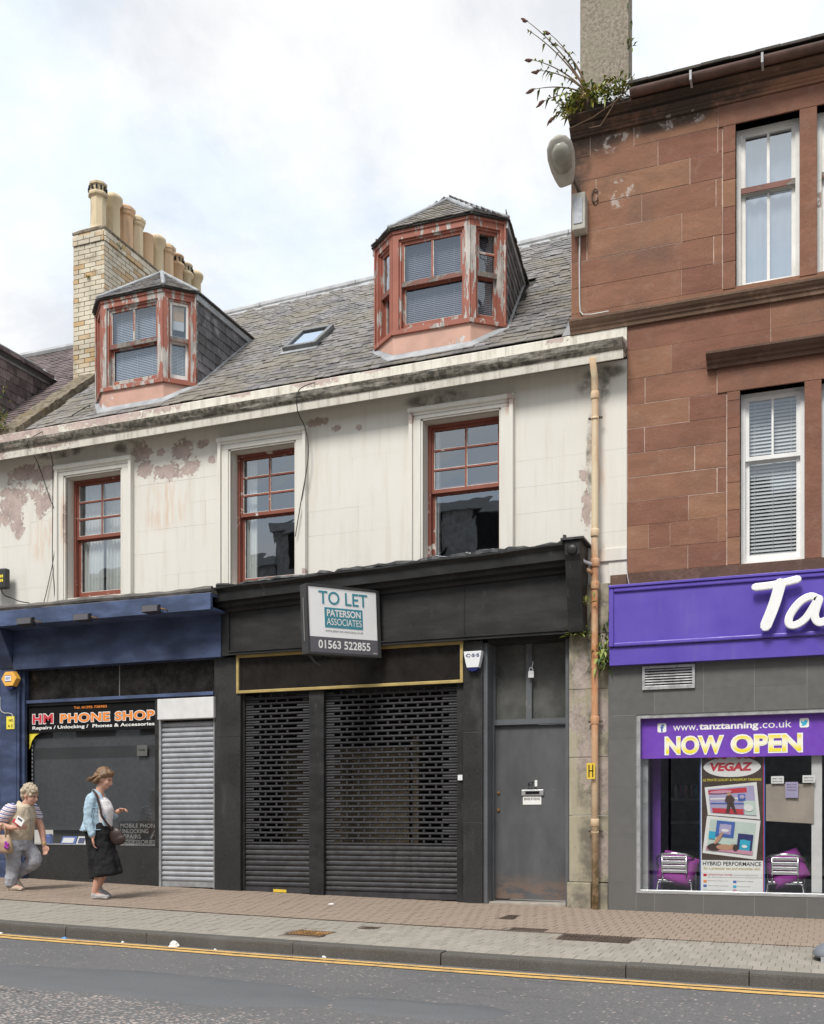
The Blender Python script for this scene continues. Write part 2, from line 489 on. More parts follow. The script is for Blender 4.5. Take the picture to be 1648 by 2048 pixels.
def make_peel_paint(name, paint, under, thr, stretch=(1, 1, 1), rough=0.55, scale=5.5, scr=0.0):
    n = NT(name)
    v = n.pos(scale=stretch)
    m = n.rng(n.math('ADD', n.noise(scale, 7, 0.63, vec=v), n.math('MULTIPLY', n.math('SUBTRACT', n.noise(1.1, 2), 0.5), 0.5)), thr, thr + 0.015, smooth=False)
    pc = n.mix(n.rng(n.noise(3, 4), 0.3, 0.7), tuple(x * 0.88 for x in paint), tuple(x * 1.08 for x in paint))
    uc = n.mix(n.rng(n.noise(20, 4, vec=n.pos(scale=(1, 1, 0.2))), 0.35, 0.65), tuple(x * 0.72 for x in under), tuple(x * 1.15 for x in under))
    n.set(color=n.mix(m, pc, uc), rough=rough, spec=0.3, normal=n.bump(m, 0.6, 0.003))
    n.t.nodes[-1].invert = True
    return n.mat
M['oxide'] = make_peel_paint('flaking_red_oxide_paint', (0.325, 0.118, 0.083), (0.43, 0.40, 0.37), 0.565, (1.6, 1.6, 0.42))
M['oxide_worn'] = make_peel_paint('badly_flaked_red_oxide_paint', (0.32, 0.12, 0.087), (0.44, 0.415, 0.385), 0.485, (2.0, 2.0, 0.35))
M['oxide_flat'] = make_peel_paint('red_oxide_sash_paint', (0.25, 0.085, 0.060), (0.60, 0.55, 0.50), 0.64, (1, 1, 1), scale=9)
M['oxide_rail'] = make_peel_paint('weathered_meeting_rail_paint', (0.20, 0.085, 0.065), (0.20, 0.18, 0.16), 0.5, (0.4, 1, 1), scale=9)
M['peach'] = make_peel_paint('pale_peach_apron_paint', (0.55, 0.335, 0.265), (0.58, 0.55, 0.54), 0.64, (1, 1, 0.8), scale=4.0)
M['white_sash'] = make_peel_paint('flaking_white_sash_paint', (0.76, 0.75, 0.72), (0.34, 0.25, 0.21), 0.66, (1, 1, 0.6), scale=8)
M['white_paint'] = plain('clean_white_paint', (0.78, 0.78, 0.77), 0.45, var=0.05)
M['tape'] = plain('white_glazing_tape', (0.66, 0.64, 0.60), 0.6, var=0.2, scale=12)

def make_glass(name, tint, refl, rough=0.015, wob=0.0):
    n = NT(name)
    t = n.t
    lw = t.nodes.new('ShaderNodeLayerWeight'); lw.inputs[0].default_value = 0.5
    f = n.math('ADD', n.math('MULTIPLY', n.math('POWER', lw.outputs['Facing'], 4.0), 0.75), refl + 0.05, clamp=True)
    tr = t.nodes.new('ShaderNodeBsdfTransparent'); tr.inputs[0].default_value = (*tint, 1)
    gl = t.nodes.new('ShaderNodeBsdfGlossy'); gl.inputs['Roughness'].default_value = rough; gl.inputs['Color'].default_value = (.84, .92, 1.0, 1)
    if wob: n.put(gl.inputs['Normal'], n.bump(n.noise(2.2, 2), wob, 0.02))
    mx = t.nodes.new('ShaderNodeMixShader')
    n.put(mx.inputs[0], f); t.links.new(tr.outputs[0], mx.inputs[1]); t.links.new(gl.outputs[0], mx.inputs[2])
    t.links.new(mx.outputs[0], n.out.inputs[0])
    t.nodes.remove(n.p)
    return n.mat
M['glass'] = make_glass('old_window_glass', (0.80, 0.83, 0.85), 0.19, 0.01, 0.03)
M['glass_dim'] = make_glass('dusty_dormer_glass', (0.82, 0.85, 0.88), 0.10, 0.03, 0.03)
M['glass_shop'] = make_glass('plate_glass', (0.93, 0.94, 0.94), 0.06, 0.006)
M['glass_milky'] = make_glass('pale_reflecting_glass', (0.85, 0.88, 0.9), 0.36, 0.04, 0.05)
M['glass_sky'] = make_glass('skylight_glass', (0.85, 0.88, 0.9), 0.55, 0.05, 0.0)
M['glass_phone'] = make_glass('dark_plate_glass', (0.9, 0.91, 0.92), 0.11, 0.006)
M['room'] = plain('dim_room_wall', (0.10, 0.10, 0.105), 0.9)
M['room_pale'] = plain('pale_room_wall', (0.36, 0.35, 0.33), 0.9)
M['blind'] = plain('pale_blue_grey_blind', (0.55, 0.61, 0.70), 0.5, var=0.06)
M['blind_dark'] = plain('grey_blind_slats', (0.30, 0.30, 0.35), 0.5, var=0.08)
M['blind_white'] = plain('white_blind_slats', (0.72, 0.72, 0.70), 0.5, var=0.05)
M['curtain'] = plain('cream_net_curtain', (0.78, 0.79, 0.74), 0.9, var=0.05)
M['ply'] = plain('bare_plywood', (0.62, 0.40, 0.18), 0.8, var=0.15, scale=9)

def make_granite(name, base, speck, rough):
    n = NT(name)
    c = n.mix(n.rng(n.vor(150), 0.12, 0.42), speck, base)
    c = n.mix(n.rng(n.noise(90, 3), 0.52, 0.66, 0, 0.6), c, speck)
    c = n.mix(n.rng(n.noise(2.2, 5, vec=n.pos(scale=(1.5, 1, 0.5))), 0.52, 0.78, 0, 0.35), c, (0.16, 0.155, 0.15))
    n.set(color=c, rough=n.rng(n.noise(3, 4), 0.3, 0.7, rough * 0.75, rough * 1.4), spec=0.4)
    return n.mat
M['granite'] = make_granite('black_polished_granite', (0.022, 0.022, 0.022), (0.075, 0.075, 0.075), 0.34)
def make_blackpaint(name, col, rough, streak):
    n = NT(name)
    c = n.mix(n.rng(n.noise(4, 5, vec=n.pos(scale=(0.6, 1, 1.5))), 0.35, 0.75), col, tuple(x * 1.9 for x in col))
    c = n.mix(n.rng(n.noise(9, 6, 0.7, vec=n.pos(scale=(2, 1, 0.4))), 0.60, 0.72, 0, streak), c, (0.13, 0.125, 0.12))
    n.set(color=c, rough=n.rng(n.noise(5, 4), 0.3, 0.7, rough - 0.1, rough + 0.12), spec=0.28, normal=n.bump(n.noise(7, 4, vec=n.pos(scale=(0.5, 1, 2))), 0.25, 0.01))
    return n.mat
M['black_paint'] = make_blackpaint('worn_black_gloss_paint', (0.018, 0.018, 0.0185), 0.5, 0.5)
M['black_panel'] = make_blackpaint('matt_black_board', (0.019, 0.0185, 0.0185), 0.6, 0.16)
M['black_glass'] = plain('black_glass_board', (0.020, 0.017, 0.015), 0.12, var=0.2, spec=0.5)
M['tar'] = plain('black_bitumen', (0.03, 0.031, 0.034), 0.5, var=0.5, scale=7, bumps=0.6, bscale=9)
M['gold'] = plain('dull_gold_trim', (0.50, 0.38, 0.15), 0.42, 0.35, 0.1)
M['navy'] = make_blackpaint('navy_shopfront_paint', (0.036, 0.050, 0.098), 0.55, 0.05)
M['navy_light'] = make_blackpaint('navy_canopy_paint', (0.048, 0.068, 0.128), 0.6, 0.06)
M['grey_paint'] = make_peel_paint('scuffed_grey_paint', (0.115, 0.122, 0.132), (0.19, 0.185, 0.18), 0.70, (2, 1, 0.6), 0.42, 4.0)
def make_doorpaint():
    n = NT('scuffed_grey_door_paint')
    c = n.mix(n.rng(n.noise(2.4, 5, vec=n.pos(scale=(1.2, 1, 0.5))), 0.3, 0.75), (0.072, 0.075, 0.081), (0.115, 0.119, 0.126))
    low = n.math('MULTIPLY', n.rng(n.xyz(2), 0.12, 0.42, 1, 0), n.rng(n.noise(6, 6, 0.7, vec=n.pos(scale=(0.7, 1, 2))), 0.40, 0.55))
    c = n.mix(n.math('MULTIPLY', low, 0.7), c, (0.20, 0.135, 0.10))
    c = n.mix(n.rng(n.noise(12, 5, 0.7, vec=n.pos(scale=(0.6, 1, 2.2))), 0.70, 0.74, 0, 0.35), c, (0.28, 0.27, 0.26))
    n.set(color=c, rough=0.45, spec=0.35, normal=n.bump(n.noise(3, 3), 0.2, 0.02))
    return n.mat
M['door'] = make_doorpaint()
M['frost'] = plain('dusty_grey_fanlight_glass', (0.085, 0.087, 0.082), 0.22, var=0.35, scale=3)
M['steel'] = plain('galvanised_shutter_steel', (0.33, 0.345, 0.37), 0.55, 0.3, 0.12, 7)
M['steel_frame'] = plain('galvanised_guide_steel', (0.36, 0.37, 0.38), 0.5, 0.5, 0.15)
M['shutter_black'] = plain('black_shutter_steel', (0.055, 0.055, 0.060), 0.36, 0.25, 0.2, 6)
M['perf_black'] = plain('matt_black_perforated_slat', (0.034, 0.034, 0.038), 0.6, 0.0, 0.2, 6, spec=.25)
M['alu'] = plain('brushed_aluminium', (0.60, 0.61, 0.62), 0.35, 0.7, 0.06)
M['chrome'] = plain('polished_aluminium_tube', (0.72, 0.73, 0.74), 0.22, 0.9, 0.04)
M['white_panel'] = plain('dusty_white_panel', (0.66, 0.66, 0.66), 0.55, var=0.06)
def make_purple():
    n = NT('purple_fascia_paint')
    c = n.mix(n.rng(n.noise(1.6, 5), .3, .7), (0.098, 0.062, 0.39), (0.118, 0.078, 0.43))
    c = n.mix(n.rng(n.noise(4, 5, .65, vec=n.pos(scale=(3, 3, .35))), .52, .76, 0, .30), c, (0.16, 0.135, 0.36))
    c = n.mix(n.rng(n.noise(30, 4, .7), .68, .74, 0, .35), c, (0.24, 0.22, 0.38))
    n.set(color=c, rough=n.rng(n.noise(3, 4), .3, .7, .32, .52), spec=.4)
    return n.mat
M['purple'] = make_purple()
M['purple_lt'] = plain('purple_vinyl', (0.155, 0.055, 0.42), 0.4, var=0.05)
M['purple_wall'] = plain('purple_inner_wall', (0.20, 0.07, 0.42), 0.7, var=0.05)
M['magenta'] = plain('magenta_cushion_cloth', (0.30, 0.035, 0.30), 0.8, var=0.15, scale=12)
M['tile'] = plain('grey_porcelain_tile', (0.125, 0.124, 0.120), 0.36, var=0.03, scale=5, rv=0.06)
M['grout'] = plain('pale_grout', (0.30, 0.30, 0.29), 0.8)
M['letter_white'] = plain('white_letter_acrylic', (0.82, 0.82, 0.82), 0.3, var=0.02)
M['ink_white'] = plain('white_print', (0.80, 0.80, 0.79), 0.5, var=0.02)
M['ink_black'] = plain('black_print', (0.011, 0.011, 0.012), 0.8, var=0.02, spec=.1)
M['ink_grey'] = plain('dark_grey_print', (0.11, 0.105, 0.12), 0.5, var=0.03)
M['ink_midgrey'] = plain('grey_print', (0.20, 0.20, 0.19), 0.5, var=0.03)
M['ink_teal'] = plain('teal_print', (0.045, 0.25, 0.32), 0.5, var=0.03)
M['ink_orange'] = plain('orange_print', (0.80, 0.24, 0.025), 0.5, var=0.03)
M['ink_red'] = plain('red_print', (0.56, 0.035, 0.055), 0.5, var=0.03)
M['ink_yellow'] = plain('yellow_print', (0.80, 0.68, 0.06), 0.5, var=0.03)
M['ink_gold'] = plain('gold_print', (0.45, 0.34, 0.03), 0.5, var=0.03)
M['ink_blue'] = plain('blue_print', (0.06, 0.13, 0.45), 0.5, var=0.03)
M['ink_navy'] = plain('navy_print', (0.025, 0.03, 0.14), 0.5, var=0.03)
M['ink_cyan'] = plain('sky_blue_print', (0.03, 0.42, 0.62), 0.5, var=0.03)
M['ink_pink'] = plain('pink_print', (0.62, 0.30, 0.42), 0.5, var=0.05)
M['ink_lilac'] = plain('lilac_print', (0.42, 0.38, 0.58), 0.5, var=0.1)
M['ink_mint'] = plain('mint_print', (0.55, 0.66, 0.60), 0.5, var=0.05)
M['ink_tan'] = plain('tan_print', (0.50, 0.28, 0.17), 0.5, var=0.08)
M['ink_brown'] = plain('dark_brown_print', (0.06, 0.035, 0.025), 0.5, var=0.2)
M['hivis'] = plain('faded_yellow_plastic', (0.72, 0.50, 0.05), 0.5, var=0.08)
M['amber'] = plain('amber_alarm_plastic', (0.82, 0.44, 0.08), 0.4, var=0.05)
M['alarm_white'] = plain('white_alarm_plastic', (0.72, 0.74, 0.76), 0.35, var=0.03)
M['alarm_blue'] = plain('navy_alarm_plastic', (0.02, 0.025, 0.13), 0.35, var=0.03)
M['plastic_black'] = plain('black_plastic', (0.03, 0.03, 0.032), 0.5, var=0.1)
M['plastic_grey'] = plain('grey_moulded_plastic', (0.20, 0.22, 0.25), 0.4, var=0.06)
M['lamp_body'] = plain('weathered_lamp_casing', (0.40, 0.385, 0.34), 0.6, var=0.12)
M['lamp_bowl'] = plain('cloudy_lamp_bowl', (0.27, 0.265, 0.225), 0.25, var=0.2)
M['cable'] = plain('black_cable', (0.03, 0.028, 0.027), 0.6)
M['cable_grey'] = plain('grey_conduit', (0.50, 0.50, 0.48), 0.5)
def make_pipe():
    n = NT('rusty_cream_pipe_paint')
    z = n.xyz(2)
    r1 = n.rng(n.noise(3.0, 6, 0.65, vec=n.pos(scale=(2, 2, 0.5))), 0.42, 0.60)
    lowr = n.rng(z, 3.6, 4.35, 1, 0); lowr = n.math('MULTIPLY', lowr, n.rng(z, 1.7, 2.6, 0.35, 1))
    m = n.math('MULTIPLY', r1, n.rng(lowr, 0, 1, 0.35, 1.0, False), clamp=True)
    m = n.math('MAXIMUM', m, n.math('MULTIPLY', lowr, n.rng(n.noise(5, 4), 0.3, 0.6, 0.4, 0.95)))
    c = n.mix(m, (0.66, 0.55, 0.38), (0.48, 0.20, 0.085))
    g = n.math('MULTIPLY', n.rng(z, 0.0, 1.5, 1, 0), n.rng(n.noise(10, 5, 0.65), 0.40, 0.6))
    c = n.mix(n.math('MULTIPLY', g, 0.8), c, (0.18, 0.15, 0.07))
    c = n.mix(n.rng(n.noise(26, 4, 0.7), 0.66, 0.72, 0, 0.8), c, (0.16, 0.07, 0.035))
    n.set(color=c, rough=0.6, spec=0.3, normal=n.bump(n.noise(30, 4), 0.3, 0.004))
    return n.mat
M['pipe'] = make_pipe()

def make_brick():
    n = NT('cream_glazed_brick')
    r = n.rnd()
    c = n.mix(n.rng(r, 0.55, 0.95), (0.60, 0.545, 0.43), (0.52, 0.36, 0.19))
    c = n.hsv(c, v=n.rng(n.noise(2.3, 2), 0.3, 0.7, 0.82, 1.12))
    c = n.mix(n.rng(n.noise(4.5, 6, 0.65), 0.53, 0.68, 0, 0.65), c, (0.26, 0.205, 0.135))
    c = n.mix(n.rng(n.noise(30, 4, 0.7), 0.6, 0.7, 0, 0.5), c, (0.32, 0.26, 0.19))
    n.set(color=c, rough=0.55, spec=0.35, normal=n.bump(n.noise(50, 4), 0.3, 0.004))
    return n.mat
M['brick'] = make_brick()
M['brick_joint'] = plain('dirty_brick_mortar', (0.17, 0.14, 0.105), 0.95, var=0.3)
def make_pot():
    n = NT('buff_fireclay_pot')
    r = n.rnd()
    c = n.mix(n.rng(r, 0.25, 0.95), (0.62, 0.51, 0.335), (0.60, 0.39, 0.235))
    c = n.mix(n.rng(n.noise(3.5, 5, vec=n.pos(scale=(2, 2, 0.6))), 0.50, 0.72, 0, 0.7), c, (0.30, 0.24, 0.17))
    n.set(color=c, rough=0.6, spec=0.3, normal=n.bump(n.noise(20, 4), 0.2, 0.006))
    return n.mat
M['pot'] = make_pot()
M['soot'] = plain('black_soot', (0.02, 0.019, 0.018), 0.95)
def make_harl():
    n = NT('roughcast_cement_harling')
    c = n.mix(n.rng(n.noise(26, 5, 0.7), 0.3, 0.7), (0.17, 0.15, 0.12), (0.37, 0.325, 0.265))
    c = n.mix(n.rng(n.noise(2.6, 5), 0.45, 0.7, 0, 0.55), c, (0.27, 0.26, 0.19))
    c = n.mix(n.rng(n.noise(8, 5, 0.7), 0.60, 0.68, 0, 0.5), c, (0.14, 0.13, 0.115))
    n.set(color=c, rough=0.95, spec=0.1, normal=n.bump(n.noise(60, 5, 0.7), 0.5, 0.012))
    return n.mat
M['harl'] = make_harl()
def make_skew():
    n = NT('mossy_skew_stone')
    c = n.mix(n.rng(n.noise(12, 6, 0.7), 0.32, 0.68), (0.115, 0.095, 0.07), (0.30, 0.26, 0.20))
    c = n.mix(n.rng(n.noise(3, 5), 0.5, 0.65, 0, 0.7), c, (0.19, 0.145, 0.085))
    n.set(color=c, rough=0.95, spec=0.1, normal=n.bump(n.noise(18, 6, 0.7), 0.8, 0.03))
    return n.mat
M['skew'] = make_skew()

def make_asphalt():
    n = NT('worn_asphalt')
    x, y = n.xyz(0), n.xyz(1)
    grain = n.noise(130, 4, 0.7)
    c = n.mix(n.rng(grain, 0.3, 0.72), (0.095, 0.094, 0.097), (0.215, 0.21, 0.208))
    c = n.mix(n.rng(n.noise(38, 5, 0.75), 0.42, 0.62, 0, 0.45), c, (0.075, 0.075, 0.078))
    c = n.mix(n.rng(n.noise(0.9, 5, 0.6), 0.46, 0.66, 0, 0.5), c, (0.11, 0.112, 0.118))
    c = n.mix(n.rng(n.noise(2.4, 5, 0.65, vec=n.pos(scale=(0.5, 1.4, 1))), 0.60, 0.74, 0, 0.6), c, (0.08, 0.077, 0.075))
    # exposed pale chippings: dense in the worn wheel track, sparse elsewhere
    cell = n.vor(40, vec=n.pos(scale=(0.8, 1.1, 1)), out=1)
    sep = n.t.nodes.new('ShaderNodeSeparateColor'); n.t.links.new(cell, sep.inputs[0])
    dist = n.vor(40, vec=n.pos(scale=(0.8, 1.1, 1)))
    edge = n.math('ADD', n.math('ADD', y, n.math('MULTIPLY', x, 0.26)), n.math('MULTIPLY', n.math('SUBTRACT', n.noise(1.4, 5), 0.5), 1.1))
    dense = n.rng(edge, -7.95, -7.5, 0.85, 0.0)
    dens = n.math('ADD', dense, n.rng(n.noise(0.7, 3), 0.35, 0.65, 0.03, 0.13))
    chip = n.math('MULTIPLY', n.math('LESS_THAN', sep.outputs[0], dens), n.rng(dist, 0.33, 0.42, 1, 0))
    chipc = n.mix(sep.outputs[1], (0.52, 0.50, 0.47), (0.50, 0.35, 0.29))
    c = n.mix(n.math('MULTIPLY', chip, n.rng(n.noise(7, 4), .3, .7, .35, .9)), c, chipc)
    n.set(color=c, rough=0.82, spec=0.25, normal=n.bump(n.noise(110, 4, 0.7), 0.5, 0.008))
    return n.mat
M['asphalt'] = make_asphalt()
def make_patch():
    n = NT('smooth_asphalt_repair')
    c = n.mix(n.rng(n.noise(150, 3, 0.7), 0.3, 0.7), (0.112, 0.116, 0.123), (0.155, 0.158, 0.165))
    c = n.mix(n.rng(n.noise(1.7, 4), 0.4, 0.7, 0, 0.3), c, (0.098, 0.101, 0.108))
    n.set(color=c, rough=0.92, spec=0.1, normal=n.bump(n.noise(120, 3), 0.4, 0.006))
    return n.mat
M['patch'] = make_patch()
M['crack'] = plain('tar_crack', (0.035, 0.033, 0.031), 0.8)
def make_yellow():
    n = NT('worn_yellow_road_paint')
    w = n.rng(n.noise(9, 7, 0.75), 0.52, 0.62)
    c = n.mix(n.rng(n.noise(60, 4), 0.3, 0.7), (0.56, 0.35, 0.12), (0.66, 0.43, 0.16))
    n.set(color=n.mix(n.math('MULTIPLY', w, 0.6), c, (0.20, 0.17, 0.13)), rough=0.75, spec=0.2, normal=n.bump(n.noise(90, 3), 0.3, 0.004))
    return n.mat
M['yellow_line'] = make_yellow()
def make_paver(name, a, b, stain):
    n = NT(name)
    c = n.mix(n.rng(n.noise(70, 4, 0.7), 0.28, 0.72), a, b)
    c = n.hsv(c, v=n.rng(n.rnd(), 0, 1, 0.90, 1.08, False))
    c = n.mix(n.rng(n.vor(9.0, vec=n.pos(scale=(1.1, 0.55, 1)), out=0), 0.1, 0.8, 0, 0.15), c, tuple(x * 0.8 for x in a))
    c = n.mix(n.rng(n.noise(1.1, 5, 0.6), 0.5, 0.72, 0, 0.35), c, stain)
    c = n.mix(n.rng(n.noise(38, 3, 0.6), 0.735, 0.75, 0, 0.55), c, (0.55, 0.52, 0.47))
    n.set(color=c, rough=0.9, spec=0.15, normal=n.bump(n.noise(90, 4), 0.3, 0.004))
    return n.mat
M['paver_grey'] = make_paver('grey_block_paver', (0.27, 0.25, 0.215), (0.36, 0.33, 0.285), (0.24, 0.212, 0.175))
M['paver_brown'] = make_paver('brown_block_paver', (0.275, 0.216, 0.172), (0.355, 0.285, 0.228), (0.24, 0.19, 0.15))
M['joint'] = plain('dark_sand_joint', (0.215, 0.178, 0.143), 0.95, var=0.3)
M['kerb'] = make_granite('dark_whinstone_kerb', (0.085, 0.078, 0.07), (0.15, 0.14, 0.125), 0.8)
M['iron'] = plain('brown_cast_iron', (0.085, 0.062, 0.048), 0.7, 0.2, 0.3, 9)
M['rust_iron'] = plain('rusty_cast_iron', (0.30, 0.165, 0.06), 0.8, 0.0, 0.5, 14, bumps=0.6, bscale=60)
M['concrete'] = plain('pale_concrete', (0.33, 0.30, 0.26), 0.9, var=0.15)
M['opp_dark'] = plain('dark_aggregate_concrete', (0.24, 0.235, 0.23), 0.9, var=0.3, scale=5, bumps=0.8, bscale=7)
M['opp_band'] = plain('grey_concrete_band', (0.30, 0.30, 0.30), 0.8, var=0.1)
M['opp_glass'] = plain('dark_office_glass', (0.03, 0.035, 0.045), 0.1, var=0.1)
def leafmat(name, a, b):
    n = NT(name)
    c = n.mix(n.rng(n.noise(9, 3), 0.35, 0.65), a, b)
    n.set(color=c, rough=0.6, spec=0.3)
    return n.mat
M['leaf'] = leafmat('green_leaf', (0.17, 0.22, 0.05), (0.32, 0.36, 0.10))
M['leaf_yellow'] = leafmat('yellow_green_leaf', (0.20, 0.21, 0.04), (0.36, 0.30, 0.06))
M['leaf_dark'] = leafmat('dark_fern_leaf', (0.035, 0.075, 0.02), (0.075, 0.13, 0.035))
M['stem'] = plain('brown_stem', (0.13, 0.085, 0.05), 0.8)
M['bloom'] = plain('withered_brown_bloom', (0.12, 0.06, 0.05), 0.9)

# ================================================================== ground
def strip(name, y0, y1, zf, mat, parent=None, x0=-90.0, x1=60.0, ny=6, dz=0.0):
    m = MB()
    xs = [x0 + (x1 - x0) * i / 150 for i in range(151)]
    for i in range(150):
        for j in range(ny):
            a, b = y0 + (y1 - y0) * j / ny, y0 + (y1 - y0) * (j + 1) / ny
            p = [(xs[i], a), (xs[i + 1], a), (xs[i + 1], b), (xs[i], b)]
            m.add([(x, y, zf(x, y) + dz) for x, y in p], [(0, 1, 2, 3)])
    return m.build(name, mat, parent)

ground = MB()
ground.grid(lambda u, v: (-400 + 800 * u, -400 + 800 * v, max(-1.2, min(1.5, G(-400 + 800 * u))) - 0.9), 80, 10)
tag(ground.build('ground', M['concrete']), kind='structure', label='bare ground under the street and the houses')

road = tag(strip('road', -11.2, KERB_Y - 0.002, RZ, M['asphalt'], ny=16), label='worn grey asphalt road with pale chippings', kind='structure')
def yellow(yc, w):
    m = MB(); n = 260
    rr = random.Random(int(yc * 100))
    x0, x1 = -16.0, 3.0
    pts = []
    for i in range(n + 1):
        x = x0 + (x1 - x0) * i / n
        wob = 0.012 * math.sin(x * 0.9) + 0.006 * math.sin(x * 3.1)
        pts.append((x, yc + wob + w / 2 + rr.uniform(-.006, .006), yc + wob - w / 2 + rr.uniform(-.006, .006)))
    for a, b in zip(pts, pts[1:]):
        m.add([(a[0], a[2], RZ(a[0], a[2]) + 0.006), (b[0], b[2], RZ(b[0], b[2]) + 0.006), (b[0], b[1], RZ(b[0], b[1]) + 0.006), (a[0], a[1], RZ(a[0], a[1]) + 0.006)], [(0, 1, 2, 3)])
    return m.build('yellow_line', M['yellow_line'], road)
yellow(-4.165, 0.085); yellow(-4.315, 0.11)

def patch(name, cx, cy, rx, ry, mat, seed, lift=0.004, n=44):
    rr = random.Random(seed); m = MB(); ph = [rr.uniform(0, 6.28) for _ in range(4)]
    vs = [(cx, cy, RZ(cx, cy) + lift)]
    for i in range(n):
        a = 2 * math.pi * i / n
        k = 1 + 0.10 * math.sin(2 * a + ph[0]) + 0.07 * math.sin(3 * a + ph[1]) + 0.04 * math.sin(7 * a + ph[2]) + rr.uniform(-.02, .02)
        e = 0.75
        x = cx + rx * k * math.copysign(abs(math.cos(a)) ** e, math.cos(a)); y = cy + ry * k * math.copysign(abs(math.sin(a)) ** e, math.sin(a))
        vs.append((x, y, RZ(x, y) + lift))
    rim = []
    for x, y, z in vs[1:]:
        X, Y = cx + (x - cx) * 1.03, cy + (y - cy) * 1.05
        rim.append((X, Y, RZ(X, Y) - .006))
    half = [(cx + (x - cx) * .5, cy + (y - cy) * .5, 0) for x, y, z in vs[1:]]
    half = [(x, y, RZ(x, y) + lift) for x, y, z in half]
    allv = [vs[0]] + half + vs[1:] + rim
    fs = [(0, 1 + i, 1 + (i + 1) % n) for i in range(n)]
    for k in (0, 1): fs += [(1 + k * n + i, 1 + (k + 1) * n + i, 1 + (k + 1) * n + (i + 1) % n, 1 + k * n + (i + 1) % n) for i in range(n)]
    m.add(allv, fs)
    return m.build(name, mat, road, smooth=True)
patch('asphalt_patch', -4.45, -6.05, 1.35, 0.55, M['patch'], 3)
patch('asphalt_patch', -2.35, -6.05, 0.50, 0.32, M['patch'], 8)
patch('asphalt_patch', 1.3, -7.2, 0.7, 0.5, M['patch'], 9)
for pts in ([(-6.3, -6.62), (-5.9, -6.58), (-5.75, -6.66), (-5.55, -6.60)], [(-5.2, -6.72), (-4.95, -6.66), (-4.7, -6.70)]):
    m = MB(); rr = random.Random(len(pts)); fine = []
    for a, b in zip(pts, pts[1:]):
        for i in range(6):
            t = i / 6; fine.append((a[0] + (b[0] - a[0]) * t, a[1] + (b[1] - a[1]) * t + rr.uniform(-.02, .02)))
    for a, b in zip(fine, fine[1:]):
        w = rr.uniform(.001, .006)
        m.add([(x, y, RZ(x, y) + 0.008) for x, y in ((a[0], a[1] - w), (b[0], b[1] - w), (b[0], b[1] + w), (a[0], a[1] + w))], [(0, 1, 2, 3)])
    m.build('crack', M['crack'], road)

pavement = tag(strip('pavement', KERB_Y + 0.10, 0.6, PZ, M['joint'], ny=6, dz=-0.007), label='block paved footpath in front of the shops', kind='structure')
tag(strip('opposite_pavement', -30.0, -11.3, lambda x, y: G(x) - 0.10, M['paver_grey'], ny=6), label='paved footpath on the far side of the street', kind='structure')
m = MB()
for i in range(120):
    x0 = -60 + i; m.hexa([(x0, -11.32, G(x0) - .5), (x0 + 1, -11.32, G(x0 + 1) - .5), (x0 + 1, -11.18, G(x0 + 1) - .5), (x0, -11.18, G(x0) - .5)],
                         [(x0, -11.32, G(x0) - .095), (x0 + 1, -11.32, G(x0 + 1) - .095), (x0 + 1, -11.18, G(x0 + 1) - .095), (x0, -11.18, G(x0) - .095)])
tag(m.build('opposite_kerb', M['kerb']), label='dark stone kerb of the far footpath', kind='structure')

# block pavers: 0.1 x 0.2 m, laid on end; the ones that show largest are pieces, the rest one mass
covers = [(-4.62, -4.24, -3.5, -3.18), (-2.26, -1.6, -2.76, -2.44), (-2.83, -2.48, -2.27, -2.13), (-3.17, -3.05, -1.44, -1.1), (-4.16, -4.0, -2.86, -2.69)]
CHAN = -2.36
cells = []
for zone, (ya, yb, key) in enumerate(((KERB_Y + 0.17, CHAN - 0.035, 'paver_grey'), (CHAN + 0.035, 0.30, 'paver_brown'))):
    ncol = int((3.2 + 14.5) / 0.104); y = ya; j = 0
    while y < yb - 0.03:
        a, b = y, min(y + 0.2, yb); y += 0.204; j += 1
        if b - a < 0.04: continue
        yc = (a + b) / 2
        for i in range(ncol):
            xc = -14.5 + (i + 0.5 + 0.5 * (j % 2)) * 0.104
            if any(c[0] - .03 < xc < c[1] + .03 and c[2] - .04 < yc < c[3] + .04 for c in covers): continue
            cells.append((xc, yc, b - a, key))
def paver_rank(c):
    return math.hypot(c[0], c[1] + 12.2) + (8 if c[0] > 0.02 or c[1] > -0.1 else 0)
cells.sort(key=paver_rank)
pav_me = {k: box_mesh('paver', 0.1015, 0.2, 0.05, M[k], 0.003) for k in ('paver_grey', 'paver_brown')}
rr = random.Random(5)
slope_x = lambda x: math.atan((G(x + .1) - G(x - .1)) / .2)
for xc, yc, ln, key in cells[:296]:
    link_piece('paver', pav_me[key], pavement, (xc, yc, PZ(xc, yc) - 0.05 + rr.uniform(-.002, .002)), (math.atan(0.02) + rr.uniform(-.006, .006), -slope_x(xc) + rr.uniform(-.012, .012), 0), (1, (ln - 0.001) / 0.2, 1))
for key in ('paver_grey', 'paver_brown'):
    m = MB()
    for xc, yc, ln, k in cells[296:]:
        if k != key: continue
        hx, hy = 0.0508, ln / 2 - 0.001; j = rr.uniform(-.0015, .0015)
        b = [(xc - hx, yc - hy), (xc + hx, yc - hy), (xc + hx, yc + hy), (xc - hx, yc + hy)]
        m.hexa([(x, y, PZ(x, y) - .03) for x, y in b], [(x * .96 + xc * .04, y * .98 + yc * .02, PZ(x, y) + j) for x, y in b])
    tag(m.build('block_paving', M[key], pavement), kind='stuff')
strip('paving_beyond', KERB_Y + 0.17, 0.30, PZ, M['paver_grey'], pavement, -90, -14.55, ny=4, dz=-0.004)
